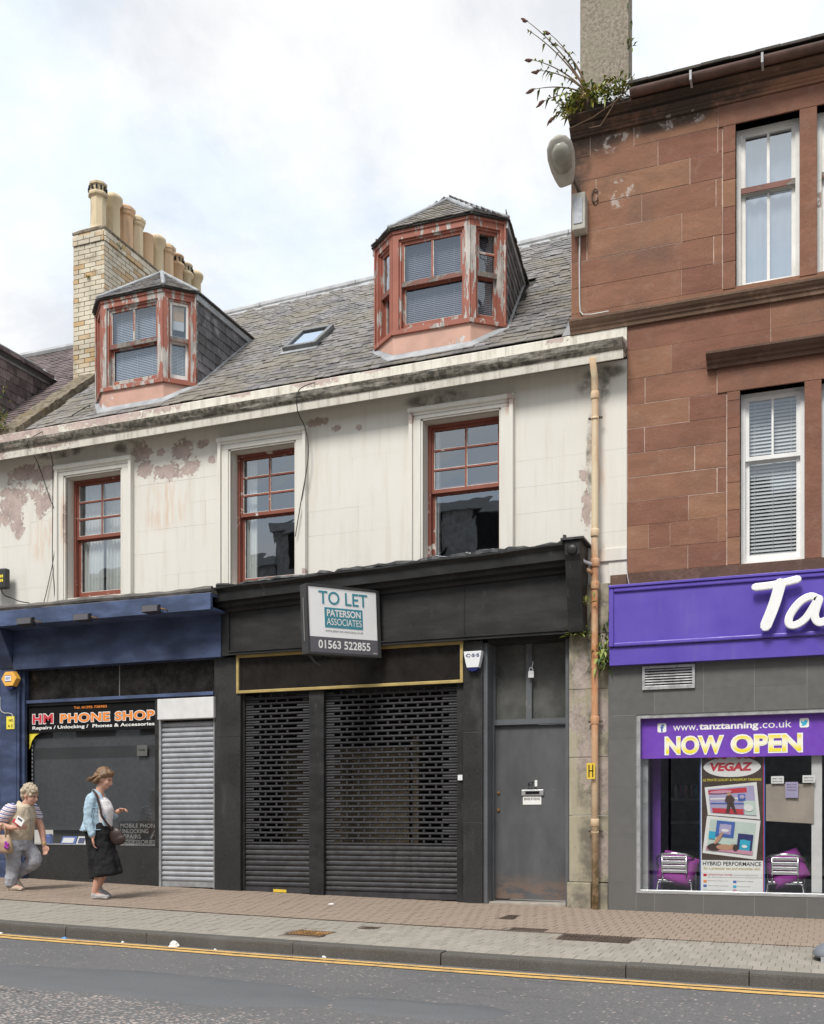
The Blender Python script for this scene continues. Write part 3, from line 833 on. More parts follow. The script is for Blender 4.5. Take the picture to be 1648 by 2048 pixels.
# slotted drain channel between the two colours of paving
m = MB()
for i in range(150):
    x0 = -14.5 + i * 0.118
    m.hexa([(x0, CHAN - .03, PZ(x0, CHAN) - .06), (x0 + .118, CHAN - .03, PZ(x0 + .118, CHAN) - .06), (x0 + .118, CHAN + .03, PZ(x0 + .118, CHAN) - .06), (x0, CHAN + .03, PZ(x0, CHAN) - .06)],
           [(x0, CHAN - .03, PZ(x0, CHAN) - .010), (x0 + .118, CHAN - .03, PZ(x0 + .118, CHAN) - .010), (x0 + .118, CHAN + .03, PZ(x0 + .118, CHAN) - .010), (x0, CHAN + .03, PZ(x0, CHAN) - .010)])
    for k in range(4):
        xa = x0 + k * 0.0295
        m.box(xa, xa + 0.017, CHAN - .028, CHAN + .028, PZ(xa, CHAN) - .02, PZ(xa, CHAN) - .001)
m.build('drain_channel', M['iron'], pavement)

kerb = tag(empty('kerb', (-5, KERB_Y, 0)), label='dark whinstone kerb along the road edge', kind='structure')
x = -20.3; rr = random.Random(2)
while x < 6:
    ln = rr.choice((0.62, 0.95, 1.35, 1.5, 1.7, 0.9))
    xa, xb = x + 0.004, x + ln - 0.004
    dz = rr.uniform(-.005, .006); dy = rr.uniform(-.008, .006)
    m = MB()
    za, zb = PZ(xa, KERB_Y), PZ(xb, KERB_Y)
    prof = [(KERB_Y + .155, -.3), (KERB_Y + .155, 0.003), (KERB_Y + .02, 0.0), (KERB_Y + .004, -.006), (KERB_Y, -.022), (KERB_Y - .006, -.3)]
    n = len(prof)
    m.add([(xa, y + dy, za + z + dz) for y, z in prof] + [(xb, y + dy, zb + z + dz) for y, z in prof],
          [tuple(range(n)), tuple(range(2 * n - 1, n - 1, -1))] + [(i, n + i, n + (i + 1) % n, (i + 1) % n) for i in range(n)])
    m.build('kerb_stone', M['kerb'], kerb)
    x += ln

# covers and plates let into the paving
def cover(name, label, x0, x1, y0, y1, mat, ribs, shear=0.0):
    t = thing(name, label, 'drain cover', ((x0 + x1) / 2, (y0 + y1) / 2, PZ((x0 + x1) / 2, (y0 + y1) / 2)))
    def slab(xa, xb, ya, yb, lo, hi, m):
        q = [(xa, ya), (xb, ya), (xb, yb), (xa, yb)]
        m.hexa([(x, y, PZ(x, y) + lo) for x, y in q], [(x, y, PZ(x, y) + hi) for x, y in q])
    m = MB(); slab(x0, x1, y0, y1, -.04, -.002, m); m.build('plate', mat, t)
    m = MB(); slab(x0 - .02, x1 + .02, y0 - .02, y0, -.04, .002, m); slab(x0 - .02, x1 + .02, y1, y1 + .02, -.04, .002, m); slab(x0 - .02, x0, y0, y1, -.04, .002, m); slab(x1, x1 + .02, y0, y1, -.04, .002, m)
    m.build('frame', M['iron'], t)
    if ribs:
        m = MB()
        nx, ny = ribs
        for i in range(nx):
            for j in range(ny):
                xa = x0 + (x1 - x0) * (i + .18) / nx; ya = y0 + (y1 - y0) * (j + .18) / ny
                slab(xa, xa + (x1 - x0) * .62 / nx, ya, ya + (y1 - y0) * .62 / ny, -.01, .004, m)
        m.build('raised_studs', mat, t)
    return t
cover('manhole_cover', 'rusty orange ribbed cover in the grey paving near the kerb', -4.60, -4.26, -3.48, -3.20, M['rust_iron'], (10, 5))
cover('access_cover', 'long dark brown iron cover in grey paving beside the drain channel', -2.24, -1.62, -2.74, -2.46, M['iron'], (14, 6))
cover('channel_plate', 'narrow dark plate on the drain channel left of the long cover', -2.81, -2.50, -2.255, -2.145, M['iron'], None)
cover('stopcock_cover', 'small dark square cover in brown paving before the grey door', -3.16, -3.06, -1.42, -1.12, M['iron'], (3, 3))
cover('stopcock_cover', 'small dark cover in the grey paving near the rusty cover', -4.14, -4.02, -2.84, -2.71, M['iron'], (3, 3))

# litter
def crumple(name, label, x, y, zf, r, h, mat, seed, cat='litter', group=None):
    rr = random.Random(seed); m = MB(); z = zf(x, y)
    n = 9; rings = 4; vs = []
    for i in range(rings):
        t = i / (rings - 1)
        for j in range(n):
            a = 2 * math.pi * j / n
            k = r * (1 - 0.75 * t * t) * rr.uniform(.65, 1.2)
            vs.append((x + k * 1.5 * math.cos(a), y + k * math.sin(a), z + 0.002 + h * t * rr.uniform(.7, 1.2)))
    fs = [(i * n + j, i * n + (j + 1) % n, (i + 1) * n + (j + 1) % n, (i + 1) * n + j) for i in range(rings - 1) for j in range(n)]
    fs += [tuple(range(n - 1, -1, -1)), tuple((rings - 1) * n + j for j in range(n))]
    m.add(vs, fs)
    return tag(m.build(name, mat, None, origin=(x, y, z)), label, cat, group)
M['tissue'] = plain('white_tissue', (0.74, 0.74, 0.73), 0.9, var=0.08)
M['blue_scrap'] = plain('blue_wrapper', (0.08, 0.25, 0.55), 0.5)
crumple('crumpled_paper', 'crumpled white paper lying in the gutter by the yellow lines', -5.42, -4.07, RZ, 0.036, 0.055, M['tissue'], 1)
crumple('blue_wrapper', 'small blue scrap of wrapper by the yellow lines', -6.62, -4.08, RZ, 0.022, 0.016, M['blue_scrap'], 2)
crumple('paper_scrap', 'small white paper scrap on brown paving before the black shutters', -5.33, -1.0, PZ, 0.03, 0.012, M['tissue'], 3)
crumple('paper_scrap', 'white scrap in the gutter at the far left', -7.38, -4.07, RZ, 0.022, 0.012, M['tissue'], 4)
crumple('paper_scrap', 'tiny white scrap against the kerb left of the crumpled paper', -5.98, -4.06, RZ, 0.012, 0.018, M['tissue'], 5)
crumple('paper_scrap', 'tiny white scrap against the kerb right of the crumpled paper', -5.0, -4.07, RZ, 0.010, 0.012, M['tissue'], 6)
crumple('paper_scrap', 'pale scrap against the kerb below the rusty cover', -3.95, -4.05, RZ, 0.016, 0.016, M['tissue'], 7)

# ================================================================== shared builders
def local(p0, p1):
    """frame with x along p0 -> p1, y inward (away from the street), z up"""
    d = Vector((p1[0] - p0[0], p1[1] - p0[1], 0)); L = d.length; d.normalize()
    m = Matrix.Identity(4)
    m.col[0][:3] = d; m.col[1][:3] = Vector((-d.y, d.x, 0)); m.col[2][:3] = (0, 0, 1); m.col[3][:3] = (p0[0], p0[1], 0)
    return m, L

def rails(x0, x1, y0, y1, z0, z1, wl, wr, wb, wt):
    m = MB()
    m.box(x0, x0 + wl, y0, y1, z0, z1); m.box(x1 - wr, x1, y0, y1, z0, z1)
    m.box(x0 + wl, x1 - wr, y0, y1, z0, z0 + wb); m.box(x0 + wl, x1 - wr, y0, y1, z1 - wt, z1)
    return m

def blind_part(P, F, x0, x1, y, z0, z1, mat, pitch=0.026, name='blind', tilt=0.55):
    m = MB(); n = int((z1 - z0) / pitch)
    for i in range(n):
        z = z1 - (i + .5) * pitch; h = pitch * 0.52
        m.add([(x0, y - h * tilt, z - h * .78), (x1, y - h * tilt, z - h * .78), (x1, y + h * tilt, z + h * .78), (x0, y + h * tilt, z + h * .78)], [(0, 1, 2, 3)])
    for k in (0.16, 0.5, 0.84):
        xx = x0 + (x1 - x0) * k
        m.box(xx - .002, xx + .002, y - .016, y - .013, z0, z1)
    return m.xform(F).build(name, mat, P)

def sash_window(P, F, x0, x1, z0, z1, y, zr, up=(2, 3), lo=(1, 1), mats=('oxide_flat', 'oxide_flat', 'tape'), fw=0.055, glass='glass', room='room', room_d=1.1, room_e=.25, bead=True, rail='', names=True, up_mats=None, sill=0.05, skip_lo=(), st=0.042):
    """box frame, two sliding sashes, bars, one pane per light, and the dark room behind; all in the frame F"""
    fm, sm, bm = (M[k] for k in mats)
    rails(x0, x1, y, y + .11, z0, z1, fw, fw, sill, fw).xform(F).build('frame', fm, P)
    xa, xb = x0 + fw, x1 - fw; za, zb = z0 + sill, z1 - fw
    def sash(name, xa, xb, ya, za, zb, cols, rows, wb, wt, matl):
        yb = ya + .04
        rails(xa, xb, ya, yb, za, zb, st, st, wb, wt).xform(F).build(name, matl, P)
        gx0, gx1, gz0, gz1 = xa + st, xb - st, za + wb, zb - wt
        bw = 0.022
        for i in range(1, cols):
            xx = gx0 + (gx1 - gx0) * i / cols
            MB().box(xx - bw / 2, xx + bw / 2, ya + .004, yb - .004, gz0, gz1).xform(F).build('glazing_bar', matl if name == 'upper_sash' else bm if mats[1] == 'oxide' else matl, P)
        for j in range(1, rows):
            zz = gz0 + (gz1 - gz0) * j / rows
            for i in range(cols):
                a = gx0 + (gx1 - gx0) * i / cols + (bw / 2 if i else 0); b = gx0 + (gx1 - gx0) * (i + 1) / cols - (bw / 2 if i < cols - 1 else 0)
                MB().box(a, b, ya + .004, yb - .004, zz - bw / 2, zz + bw / 2).xform(F).build('glazing_bar', matl, P)
        for i in range(cols):
            for j in range(rows):
                a = gx0 + (gx1 - gx0) * i / cols + (bw / 2 if i else 0); b = gx0 + (gx1 - gx0) * (i + 1) / cols - (bw / 2 if i < cols - 1 else 0)
                c = gz0 + (gz1 - gz0) * j / rows + (bw / 2 if j else 0); d = gz0 + (gz1 - gz0) * (j + 1) / rows - (bw / 2 if j < rows - 1 else 0)
                m = MB(); t = random.uniform(-.0012, .0012)
                m.add([(a, ya + .020 + t, c), (b, ya + .020 - t, c), (b, ya + .020, d), (a, ya + .020, d)], [(0, 1, 2, 3)])
                m.xform(F).build('pane', M[glass], P)
                if bead:
                    k = MB(); w = 0.008
                    k.box(a, b, ya + .010, ya + .017, c, c + w); k.box(a, a + w, ya + .010, ya + .017, c + w, d)
                    k.xform(F).build('putty_bead', bm, P)
    um = M[up_mats] if up_mats else sm
    sash('upper_sash', xa, xb, y + .022, zr, zb, up[0], up[1], 0.045, 0.035, um)
    sash('lower_sash', xa, xb, y + .066, za, zr + .02, lo[0], lo[1], 0.075, 0.04, sm)
    if rail:
        MB().box(xa, xb, y + .012, y + .024, zr - .012, zr + .05).xform(F).build('meeting_rail', M[rail], P)
    d = room_d
    m = MB(); e = room_e
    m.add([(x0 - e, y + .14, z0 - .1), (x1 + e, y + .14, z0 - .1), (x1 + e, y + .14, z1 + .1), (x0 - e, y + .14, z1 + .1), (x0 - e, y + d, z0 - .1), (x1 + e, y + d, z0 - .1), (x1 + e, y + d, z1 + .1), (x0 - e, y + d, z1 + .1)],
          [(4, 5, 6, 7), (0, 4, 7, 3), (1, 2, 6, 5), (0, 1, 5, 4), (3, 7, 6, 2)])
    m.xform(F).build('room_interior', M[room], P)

def curtain(P, F, x0, x1, y, z0, z1, mat, folds=9, amp=0.025, name='curtain', flare=0.0):
    m = MB(); n = folds * 6
    def fn(u, v):
        xx = x0 + (x1 - x0) * u + flare * (1 - v) * u
        return (xx, y + amp * math.sin(u * folds * 2 * math.pi) * (0.5 + 0.5 * (1 - v)) + amp * .4 * math.sin(u * folds * 5.1 + 1), z0 + (z1 - z0) * v)
    m.grid(fn, n, 4)
    return m.xform(F).build(name, mat, P, smooth=True)

def in_poly(px, py, poly):
    c = False; n = len(poly)
    for i in range(n):
        x1, y1 = poly[i]; x2, y2 = poly[(i + 1) % n]
        if (y1 > py) != (y2 > py) and px < (x2 - x1) * (py - y1) / (y2 - y1) + x1: c = not c
    return c

def slate_facet(pts, exposure, width, mb, seed=0, thick=0.012, margin=0.0, tilt=0.02):
    """lays slates over the flat polygon pts (world points, first edge = eave, counter-clockwise from outside)"""
    rr = random.Random(seed)
    o = Vector(pts[0]); ex = (Vector(pts[1]) - o).normalized()
    nrm = Vector((0, 0, 0)); n = len(pts)
    for i in range(n):
        a, b = Vector(pts[i]), Vector(pts[(i + 1) % n]); nrm += a.cross(b)
    nrm.normalize(); ey = nrm.cross(ex)
    poly = [((Vector(p) - o).dot(ex), (Vector(p) - o).dot(ey)) for p in pts]
    xs = [p[0] for p in poly]; ys = [p[1] for p in poly]
    r = 0; y = min(ys) - 0.01
    while y < max(ys):
        x = min(xs) - width * (0.5 if r % 2 else 0) - rr.uniform(0, width * .3)
        while x < max(xs):
            w = width * rr.uniform(.75, 1.25)
            xa, xb = x + .002, x + w - .002
            cy = y + exposure * .5
            # trim to the polygon by sampling
            k = 8; ins = [in_poly(xa + (xb - xa) * (i + .5) / k, cy, poly) for i in range(k)]
            if any(ins):
                i0 = ins.index(True); i1 = k - ins[::-1].index(True)
                a, b = xa + (xb - xa) * i0 / k, xa + (xb - xa) * i1 / k
                t0 = y + rr.uniform(-.008, .008); t1 = min(y + exposure * 1.9, max(ys) + .02)
                h0 = tilt + rr.uniform(-.003, .004); h1 = 0.004
                def P3(u, v, h): return o + ex * u + ey * v + nrm * h
                b4 = [P3(a, t0, h0 - thick), P3(b, t0, h0 - thick), P3(b, t1, h1 - thick), P3(a, t1, h1 - thick)]
                t4 = [P3(a, t0, h0), P3(b, t0, h0), P3(b, t1, h1), P3(a, t1, h1)]
                mb.hexa(b4, t4)
            x += w
        y += exposure; r += 1
    return mb

# ================================================================== cream painted house
house = thing('terraced_house', 'cream painted two-storey house with flaking walls, slate roof and two dormers', 'house', (-6.5, 0.2, G(-6.5)))
OPEN = [(-9.90, -8.975, 4.10, 5.785), (-7.255, -6.315, 4.08, 5.825), (-4.567, -3.60, 4.12, 5.86)]
SURR = [(-10.055, -8.78, 5.945), (-7.425, -6.14, 5.995), (-4.735, -3.42, 6.01)]
XL, XR, ZB, ZT = -12.6, -2.10, 3.98, 6.24
wall = MB()
xs = [XL]
for a, b, c, d in OPEN: xs += [a, b]
xs.append(XR)
for i in range(0, len(xs) - 1, 2): wall.box(xs[i], xs[i + 1], 0.0045, 0.40, ZB - .45 if i < 6 else ZB - .30, ZT)
for a, b, c, d in OPEN:
    wall.box(a, b, 0.0045, 0.40, d, ZT); wall.box(a, b, 0.0045, 0.40, ZB - .45, c)
wall = wall.build('wall', M['cream'], house)
# painted ashlar blocks, thin joints, cut back to the window surrounds
rr = random.Random(11)
pitch = 0.312; z = ZB; row = 0
while z < ZT - .02:
    zt = min(z + pitch, ZT)
    segs = []
    cuts = [(s[0], s[1]) for s in SURR if z < s[2] - .05]
    x = XL
    bounds = []
    edges = [XL] + [e for c in cuts for e in c] + [XR]
    for i in range(0, len(edges), 2):
        a, b = edges[i], edges[i + 1]
        xx = a + (rr.uniform(.25, .7) if row % 2 else rr.uniform(.5, .95))
        prev = a
        while xx < b - .22:
            bounds.append((prev, xx)); prev = xx; xx += rr.uniform(.62, 1.0)
        bounds.append((prev, b))
    for a, b in bounds:
        zlo = z
        for s, o in zip(SURR, OPEN):                       # a block over a surround starts at its top
            if a < s[1] and b > s[0] and zlo < s[2] < zt: zlo = max(zlo, s[2])
        if zt - zlo < .02 or b < -11.7: continue
        m = MB(); g = rr.choice((.0002, .0004, .0012)); d = rr.uniform(-.0012, .0012)
        m.hexa([(a + g, d, zlo + g), (b - g, d + rr.uniform(-.001, .001), zlo + g), (b - g, .02, zlo + g), (a + g, .02, zlo + g)], [(a + g, d, zt - g), (b - g, d, zt - g), (b - g, .02, zt - g), (a + g, .02, zt - g)])
        m.build('wall_stone', M['cream'], wall)
    z = zt; row += 1
m = MB(); m.box(-2.425, XR + .003, -0.025, 0.02, 3.955, 4.10); m.box(-2.31, XR, -.005, 0.02, 3.70, 3.955)
m.build('quoin_band', M['cream'], house, bevel=.006)

# moulded cornice and blocking course, rising very slightly to the right
prof = [(0.02, 6.20), (-.07, 6.185), (-.09, 6.15), (-.22, 6.13), (-.235, 6.075), (-.265, 6.07), (-.27, 6.165), (-.285, 6.18), (-.30, 6.20), (-.325, 6.255), (-.33, 6.28), (-.31, 6.292), (-.03, 6.36), (-.025, 6.52), (-.01, 6.535), (.20, 6.535), (.22, 6.45), (.22, 6.20)]
RISE = 0.0085
cor = empty('cornice', (-6.5, -.1, 6.2), house)
cuts = [-12.6, -10.35, -8.62, -6.55, -5.17, -3.52, -2.095]
for a, b in zip(cuts, cuts[1:]):
    m = MB(); m.profx([(y, z + RISE * (a + 11) + 0) for y, z in prof], a + .002, b - .002, RISE * (b - a))
    m.build('cornice_stone', M['cream_cornice'], cor)

# window surrounds and sashes
for k, ((a, b, c, d), (s0, s1, st)) in enumerate(zip(OPEN, SURR)):
    w = empty('window', ((a + b) / 2, 0, c), house)
    m = MB()
    zb = ZB - .1
    m.box(s0, s0 + .045, -.075, .02, zb, st - .03); m.box(s0 + .045, a - .025, -.045, .02, zb, d + .02); m.box(a - .025, a, -.03, .02, zb, d)
    m.box(s1 - .045, s1, -.075, .02, zb, st - .03); m.box(b + .025, s1 - .045, -.045, .02, zb, d + .02); m.box(b, b + .025, -.03, .02, zb, d)
    m.box(s0 + .045, s1 - .045, -.045, .02, d + .021, st - .085); m.box(a, b, -.03, .02, d, d + .02)
    m.build('surround', M['cream_trim'], w, bevel=.004)
    m = MB()
    m.profx([(.02, st - .084), (-.055, st - .084), (-.062, st - .06), (-.085, st - .05), (-.095, st - .02), (-.085, st + .004), (.02, st + .012)], s0 - .006, s1 + .006)
    m.build('head_moulding', M['cream_trim'], w)
    F = Matrix.Identity(4)
    zr = (4.955, 5.005, 5.02)[k]
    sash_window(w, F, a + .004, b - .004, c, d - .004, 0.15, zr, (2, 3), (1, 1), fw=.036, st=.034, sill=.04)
    if k == 0:
        curtain(w, F, a + .06, a + .40, .30, c, d, M['curtain'], 6, .02); curtain(w, F, a + .43, b - .05, .31, c, d, M['curtain'], 8, .035)
    elif k == 1:
        curtain(w, F, a + .05, a + .22, .29, c, d, M['curtain'], 4, .02)
    else:
        MB().box(a + .06, a + .10, .28, .33, c, d).build('shutter_edge', M['white_sash'], w)
        MB().box(a + .1, b - .1, .27, .30, 5.06, 5.12).build('window_seal', M['oxide_flat'], w)

# roof
def RF(x, y): return 6.50 + .0095 * (x + 6.5) + .85 * y + .006 * (x + 6.5) * y
PIT = math.atan(.85)
RX0, RX1, RY1 = -10.82, -2.77, 4.0
roof = MB()
roof.add([(RX0 - .1, .16, RF(RX0, .16) - .035), (RX1, .16, RF(RX1, .16) - .035), (RX1, RY1, RF(RX1, RY1) - .035), (RX0 - .1, RY1, RF(RX0, RY1) - .035),
          (RX1, 2 * RY1, RF(RX1, 0)), (RX0 - .1, 2 * RY1, RF(RX0, 0))], [(0, 1, 2, 3), (3, 2, 4, 5)])
roof = roof.build('roof', M['underlay'], house)

DORM = [dict(cx=-9.095, fh=.515, oh=.835, tb=0.0, yf=.40, yb=.72, zs=7.085, zt=8.40, za=9.03, ya=1.12, zap=6.74), dict(cx=-4.615, fh=.52, oh=.875, tb=0.20, yf=.40, yb=.70, zs=7.16, zt=8.50, za=9.13, ya=1.05, zap=6.83)]
SKY = (-7.22, -6.69, 1.40, 1.97)
def y_on_roof(x, z):
    return (z - 6.50 - .0095 * (x + 6.5)) / (.85 + .006 * (x + 6.5))
def blocked(x, y):
    for d in DORM:
        dx = abs(x - d['cx'])
        ye = y_on_roof(x, d['zt'])
        if dx < d['oh'] - .02 and d['yb'] - .06 < y < ye + 1.0 * max(0, 1 - dx / d['oh']) * .7: return True
        if y > d['yf'] - .02 and y <= d['yb'] and dx < d['fh'] + (y - d['yf']) / (d['yb'] - d['yf']) * (d['oh'] - d['fh']) - .03: return True
    if SKY[0] - .03 < x < SKY[1] + .03 and SKY[2] - .05 < y < SKY[3] + .05: return True
    return False
sl_me = box_mesh('slate', 1.0, 1.0, 0.009, M['slate'])
rr = random.Random(21); cells = []
EXP = 0.135; row = 0; yy = 0.21
while yy < RY1 - .02:
    x = RX0 + rr.uniform(0, .1)
    while x < RX1 - .02:
        w = min(rr.uniform(.11, .20) - .02 * (yy / 4), RX1 - x)
        if w > .05 and not blocked(x + w / 2, yy + .05):
            if rr.random() > .004: cells.append((x + w / 2, w - .004, yy, rr.uniform(-.006, .006), rr.uniform(-.012, .014), rr.uniform(-.004, .005)))
        x += w
    yy += (EXP - .025 * yy / 4) * math.cos(PIT); row += 1
cells.sort(key=lambda c: Vector((c[0], c[2] + 12.2, RF(c[0], c[2]) - 1)).length)
up = Vector((0, math.cos(PIT), math.sin(PIT))); nr = Vector((0, -math.sin(PIT), math.cos(PIT)))
stuff = MB()
def slate_at(c):
    x, w, y, tz, ts, lift = c
    L = 0.26
    foot = Vector((x, y, RF(x, y)))
    return foot + up * (L / 2 + ts) + nr * (.006 + lift), w, L
for i, c in enumerate(cells):
    pos, w, L = slate_at(c)
    tl = -.05 + c[3]
    if i < 298:
        link_piece('slate', sl_me, roof, pos, (PIT + tl, 0, c[3] * 3), (w, L, 1))
    else:
        Rm = Matrix.Translation(pos) @ Matrix.Rotation(PIT + tl, 4, 'X') @ Matrix.Rotation(c[3] * 3, 4, 'Z')
        s = len(stuff.v)
        stuff.hexa([(-w / 2, -L / 2, 0), (w / 2, -L / 2, 0), (w / 2, L / 2, 0), (-w / 2, L / 2, 0)], [(-w / 2, -L / 2, .009), (w / 2, -L / 2, .009), (w / 2, L / 2, .009), (-w / 2, L / 2, .009)])
        stuff.xform(Rm, s)
tag(stuff.build('roof_slates', M['slate'], roof), kind='stuff')
m = MB()
for i in range(9):
    a, b = RX0 + (RX1 - RX0) * i / 9, RX0 + (RX1 - RX0) * (i + 1) / 9
    m.tube([(a, RY1, RF(a, RY1) + .02), (b - .01, RY1, RF(b, RY1) + .02)], .07, 10)
    m.hexa([(a, RY1 - .17, RF(a, RY1 - .17) + .012), (b - .006, RY1 - .17, RF(b, RY1 - .17) + .012), (b - .006, RY1, RF(b, RY1) + .02), (a, RY1, RF(a, RY1) + .02)],
           [(a, RY1 - .17, RF(a, RY1 - .17) + .022), (b - .006, RY1 - .17, RF(b, RY1 - .17) + .022), (b - .006, RY1, RF(b, RY1) + .035), (a, RY1, RF(a, RY1) + .035)])
m.build('ridge', M['zinc'], house, smooth=False)
m = MB()                                             # lead flashing against the red gable
for i in range(8):
    y0, y1 = .12 + i * .49, .12 + (i + 1) * .49 - .004
    m.hexa([(-2.88, y0, RF(-2.88, y0) + .035), (-2.755, y0, RF(-2.755, y0) + .035), (-2.755, y1, RF(-2.755, y1) + .035), (-2.88, y1, RF(-2.88, y1) + .035)],
           [(-2.87, y0, RF(-2.88, y0) + .045), (-2.755, y0, RF(-2.755, y0) + .17), (-2.755, y1, RF(-2.755, y1) + .17), (-2.87, y1, RF(-2.88, y1) + .045)])
m.build('gable_flashing', M['lead'], house)

# dormers
def dormer(d, right):
    cx, fh, oh, yf, yb, zs, zt, za, ya, tb = (d[k] for k in ('cx', 'fh', 'oh', 'yf', 'yb', 'zs', 'zt', 'za', 'ya', 'tb'))
    xc = lambda s, y: cx + s * (oh - tb * (y - yb) / 1.6)          # the cheeks draw in a little towards the back
    D = tag(empty('dormer', (cx, yf, zs), house), label='red painted dormer nearest the sandstone wall' if right else 'red painted dormer beside the brick chimney')
    c4 = [(cx - oh, yb), (cx - fh, yf), (cx + fh, yf), (cx + oh, yb)]
    # apron under the sills
    m = MB()
    for p, q in zip(c4, c4[1:]):
        def z0(t): return RF(t[0], t[1]) - .06
        m.hexa([(p[0], p[1], z0(p)), (q[0], q[1], z0(q)), (q[0], q[1] + .1, z0(q)), (p[0], p[1] + .1, z0(p))], [(p[0], p[1], zs), (q[0], q[1], zs), (q[0], q[1] + .1, zs), (p[0], p[1] + .1, zs)])
    m.build('apron', M['peach'], D)
    m = MB()                                          # lead skirt on the slates
    o = [(cx - oh - .05, yb + .0), (cx - fh - .04, yf - .065), (cx + fh + .04, yf - .065), (cx + oh + .05, yb + .0)]
    for (p, q), (p2, q2) in zip(zip(c4, c4[1:]), zip(o, o[1:])):
        m.hexa([(p2[0], p2[1], RF(*p2) + .012), (q2[0], q2[1], RF(*q2) + .012), (q[0], q[1] - .002, RF(*q) + .03), (p[0], p[1] - .002, RF(*p) + .03)],
               [(p2[0], p2[1], RF(*p2) + .028), (q2[0], q2[1], RF(*q2) + .028), (q[0], q[1] - .006, RF(*q) + .06), (p[0], p[1] - .006, RF(*p) + .06)])
    m.build('lead_apron', M['lead'], D)
    for s in (-1, 1):                                 # lead up the cheeks
        m = MB(); xo = cx + s * oh; n = 6; y1 = y_on_roof(xo, zt) - .05
        for i in range(n):
            a, b = yb + (y1 - yb) * i / n, yb + (y1 - yb) * (i + 1) / n - .004
            xa, xb = (xc(s, a), xc(s, a) + .055) if s > 0 else (xc(s, a) - .055, xc(s, a))
            e = xc(s, b) - xc(s, a)
            m.hexa([(xa, a, RF(xa, a) + .02), (xb, a, RF(xb, a) + .02), (xb + e, b, RF(xb, b) + .02), (xa + e, b, RF(xa, b) + .02)], [(xa, a, RF(xa, a) + .055), (xb, a, RF(xb, a) + .03), (xb + e, b, RF(xb, b) + .03), (xa + e, b, RF(xa, b) + .055)])
        m.build('cheek_flashing', M['lead'], D)
    faces = list(zip(c4, c4[1:]))
    for i, (p, q) in enumerate(faces):
        F, L = local(p, q)
        mid = i == 1
        pw = .085 if mid else .07
        MB().box(-.02, L + .02, -.03, .09, zs, zs + .055).xform(F).build('sill', M['oxide'], D, bevel=.004)
        MB().box(0.0, L, -.012, .09, zt - .13, zt).xform(F).build('head', M['oxide'], D)
        MB().box(-.005, L + .005, -.028, -.012, zt - .055, zt - .02).xform(F).build('head_moulding', M['oxide'], D)
        for a, b in ((0, pw), (L - pw, L)):
            MB().box(a, b, -.014, .09, zs + .055, zt - .13).xform(F).build('post', M['oxide_worn'] if (i >= 1 and not right) or (right and a > 0 and mid) or (right and i == 2 and a == 0) else M['oxide'], D, bevel=.004)
        zr = zs + .055 + (zt - .13 - zs - .055) * (.495 if right else .50)
        if mid: up, lo = (2, 1), (1, 1)
        elif i == 2 and right: up, lo = (1, 2), (1, 1)
        else: up, lo = (1, 1), (1, 1)
        wm = ('oxide', 'oxide', 'tape') if right else ('oxide', 'oxide' if mid else 'white_sash', 'tape')
        sash_window(D, F, pw, L - pw, zs + .055, zt - .13, 0.012, zr, up, lo, mats=wm, fw=.026, glass='glass_dim' if not (i == 0 and right) else 'glass_milky', room_d=.20, room_e=0.0, rail='oxide_rail', st=.03, sill=.03)
        if i == 2 and not right:
            a, b = pw + .08, L - pw - .08
            MB().box(a, b, .07, .085, zr + .30, zt - .2).xform(F).build('plywood_board', M['ply'], D)
            MB().box(a, b, .07, .08, zr + .17, zr + .295).xform(F).build('card_strip', M['white_panel'], D)
            blind_part(D, F, pw + .05, L - pw - .05, .138, zs + .1, zr + .12, M['blind_white'], .02)
        else:
            blind_part(D, F, pw + .045, L - pw - .045, .138, zs + .1, zt - .2, M['blind_dark'] if right else M['blind'], .024)
    # cheeks
    ye = {}
    for s in (-1, 1):
        xo = cx + s * oh; y1 = y_on_roof(xo, zt); ye[s] = y1
        tri = [(xo, yb, RF(xo, yb) - .05), (xc(s, y1), y1, zt), (xo, yb, zt)]
        m = MB(); m.prism(tri if s < 0 else tri[::-1], (0, 0, 0), (-s * .05, 0, 0)); m.build('cheek', M['underlay'], D)
        mat = M['slate_dark']
        rr = random.Random(4 + s); ex = .135; z = RF(xo, yb) - .02; r = 0
        cm = box_mesh('slate', 1.0, 1.0, .009, mat)
        while z < zt:
            yend = y_on_roof(xo, z + ex * .5) + .06
            y = yb - (.10 if r % 2 else 0)
            while y < yend:
                w = rr.uniform(.15, .22); a, b = max(y, yb), min(y + w, yend)
                if b - a > .03:
                    link_piece('slate', cm, D, (xc(s, (a + b) / 2) + s * .012, (a + b) / 2, z + ex * .72), (math.radians(90) - .07 + rr.uniform(-.03, .03), rr.uniform(-.02, .02), math.radians(90) + math.atan(tb / 1.6) if s > 0 else math.radians(-90) - math.atan(tb / 1.6)), (b - a - .007, ex * 1.40, 1.0))
                y += w
            z += ex; r += 1
        m = MB(); xe = xc(s, y1 + .02)
        m.prism([(xo + s * .02, yb - .02, zt - .10), (xe + s * .02, y1 + .02, zt - .10), (xe + s * .02, y1 + .02, zt - .005), (xo + s * .02, yb - .02, zt - .005)][::s], (0, 0, 0), (.025 * s, 0, 0)); m.build('barge_board', M['lead'], D)
        MB().box(min(xo, xo + s * .02), max(xo, xo + s * .02), yb - .035, yb + .03, RF(xo, yb) + .05, zt - .01).build('corner_board', M['oxide_worn'] if not right else M['oxide'], D)
    # hipped roof
    ov = .055; ze = zt + .002
    EL, FL, FR, ER = (cx - oh - ov, yb - .03, ze), (cx - fh - .04, yf - ov, ze), (cx + fh + .04, yf - ov, ze), (cx + oh + ov, yb - .03, ze)
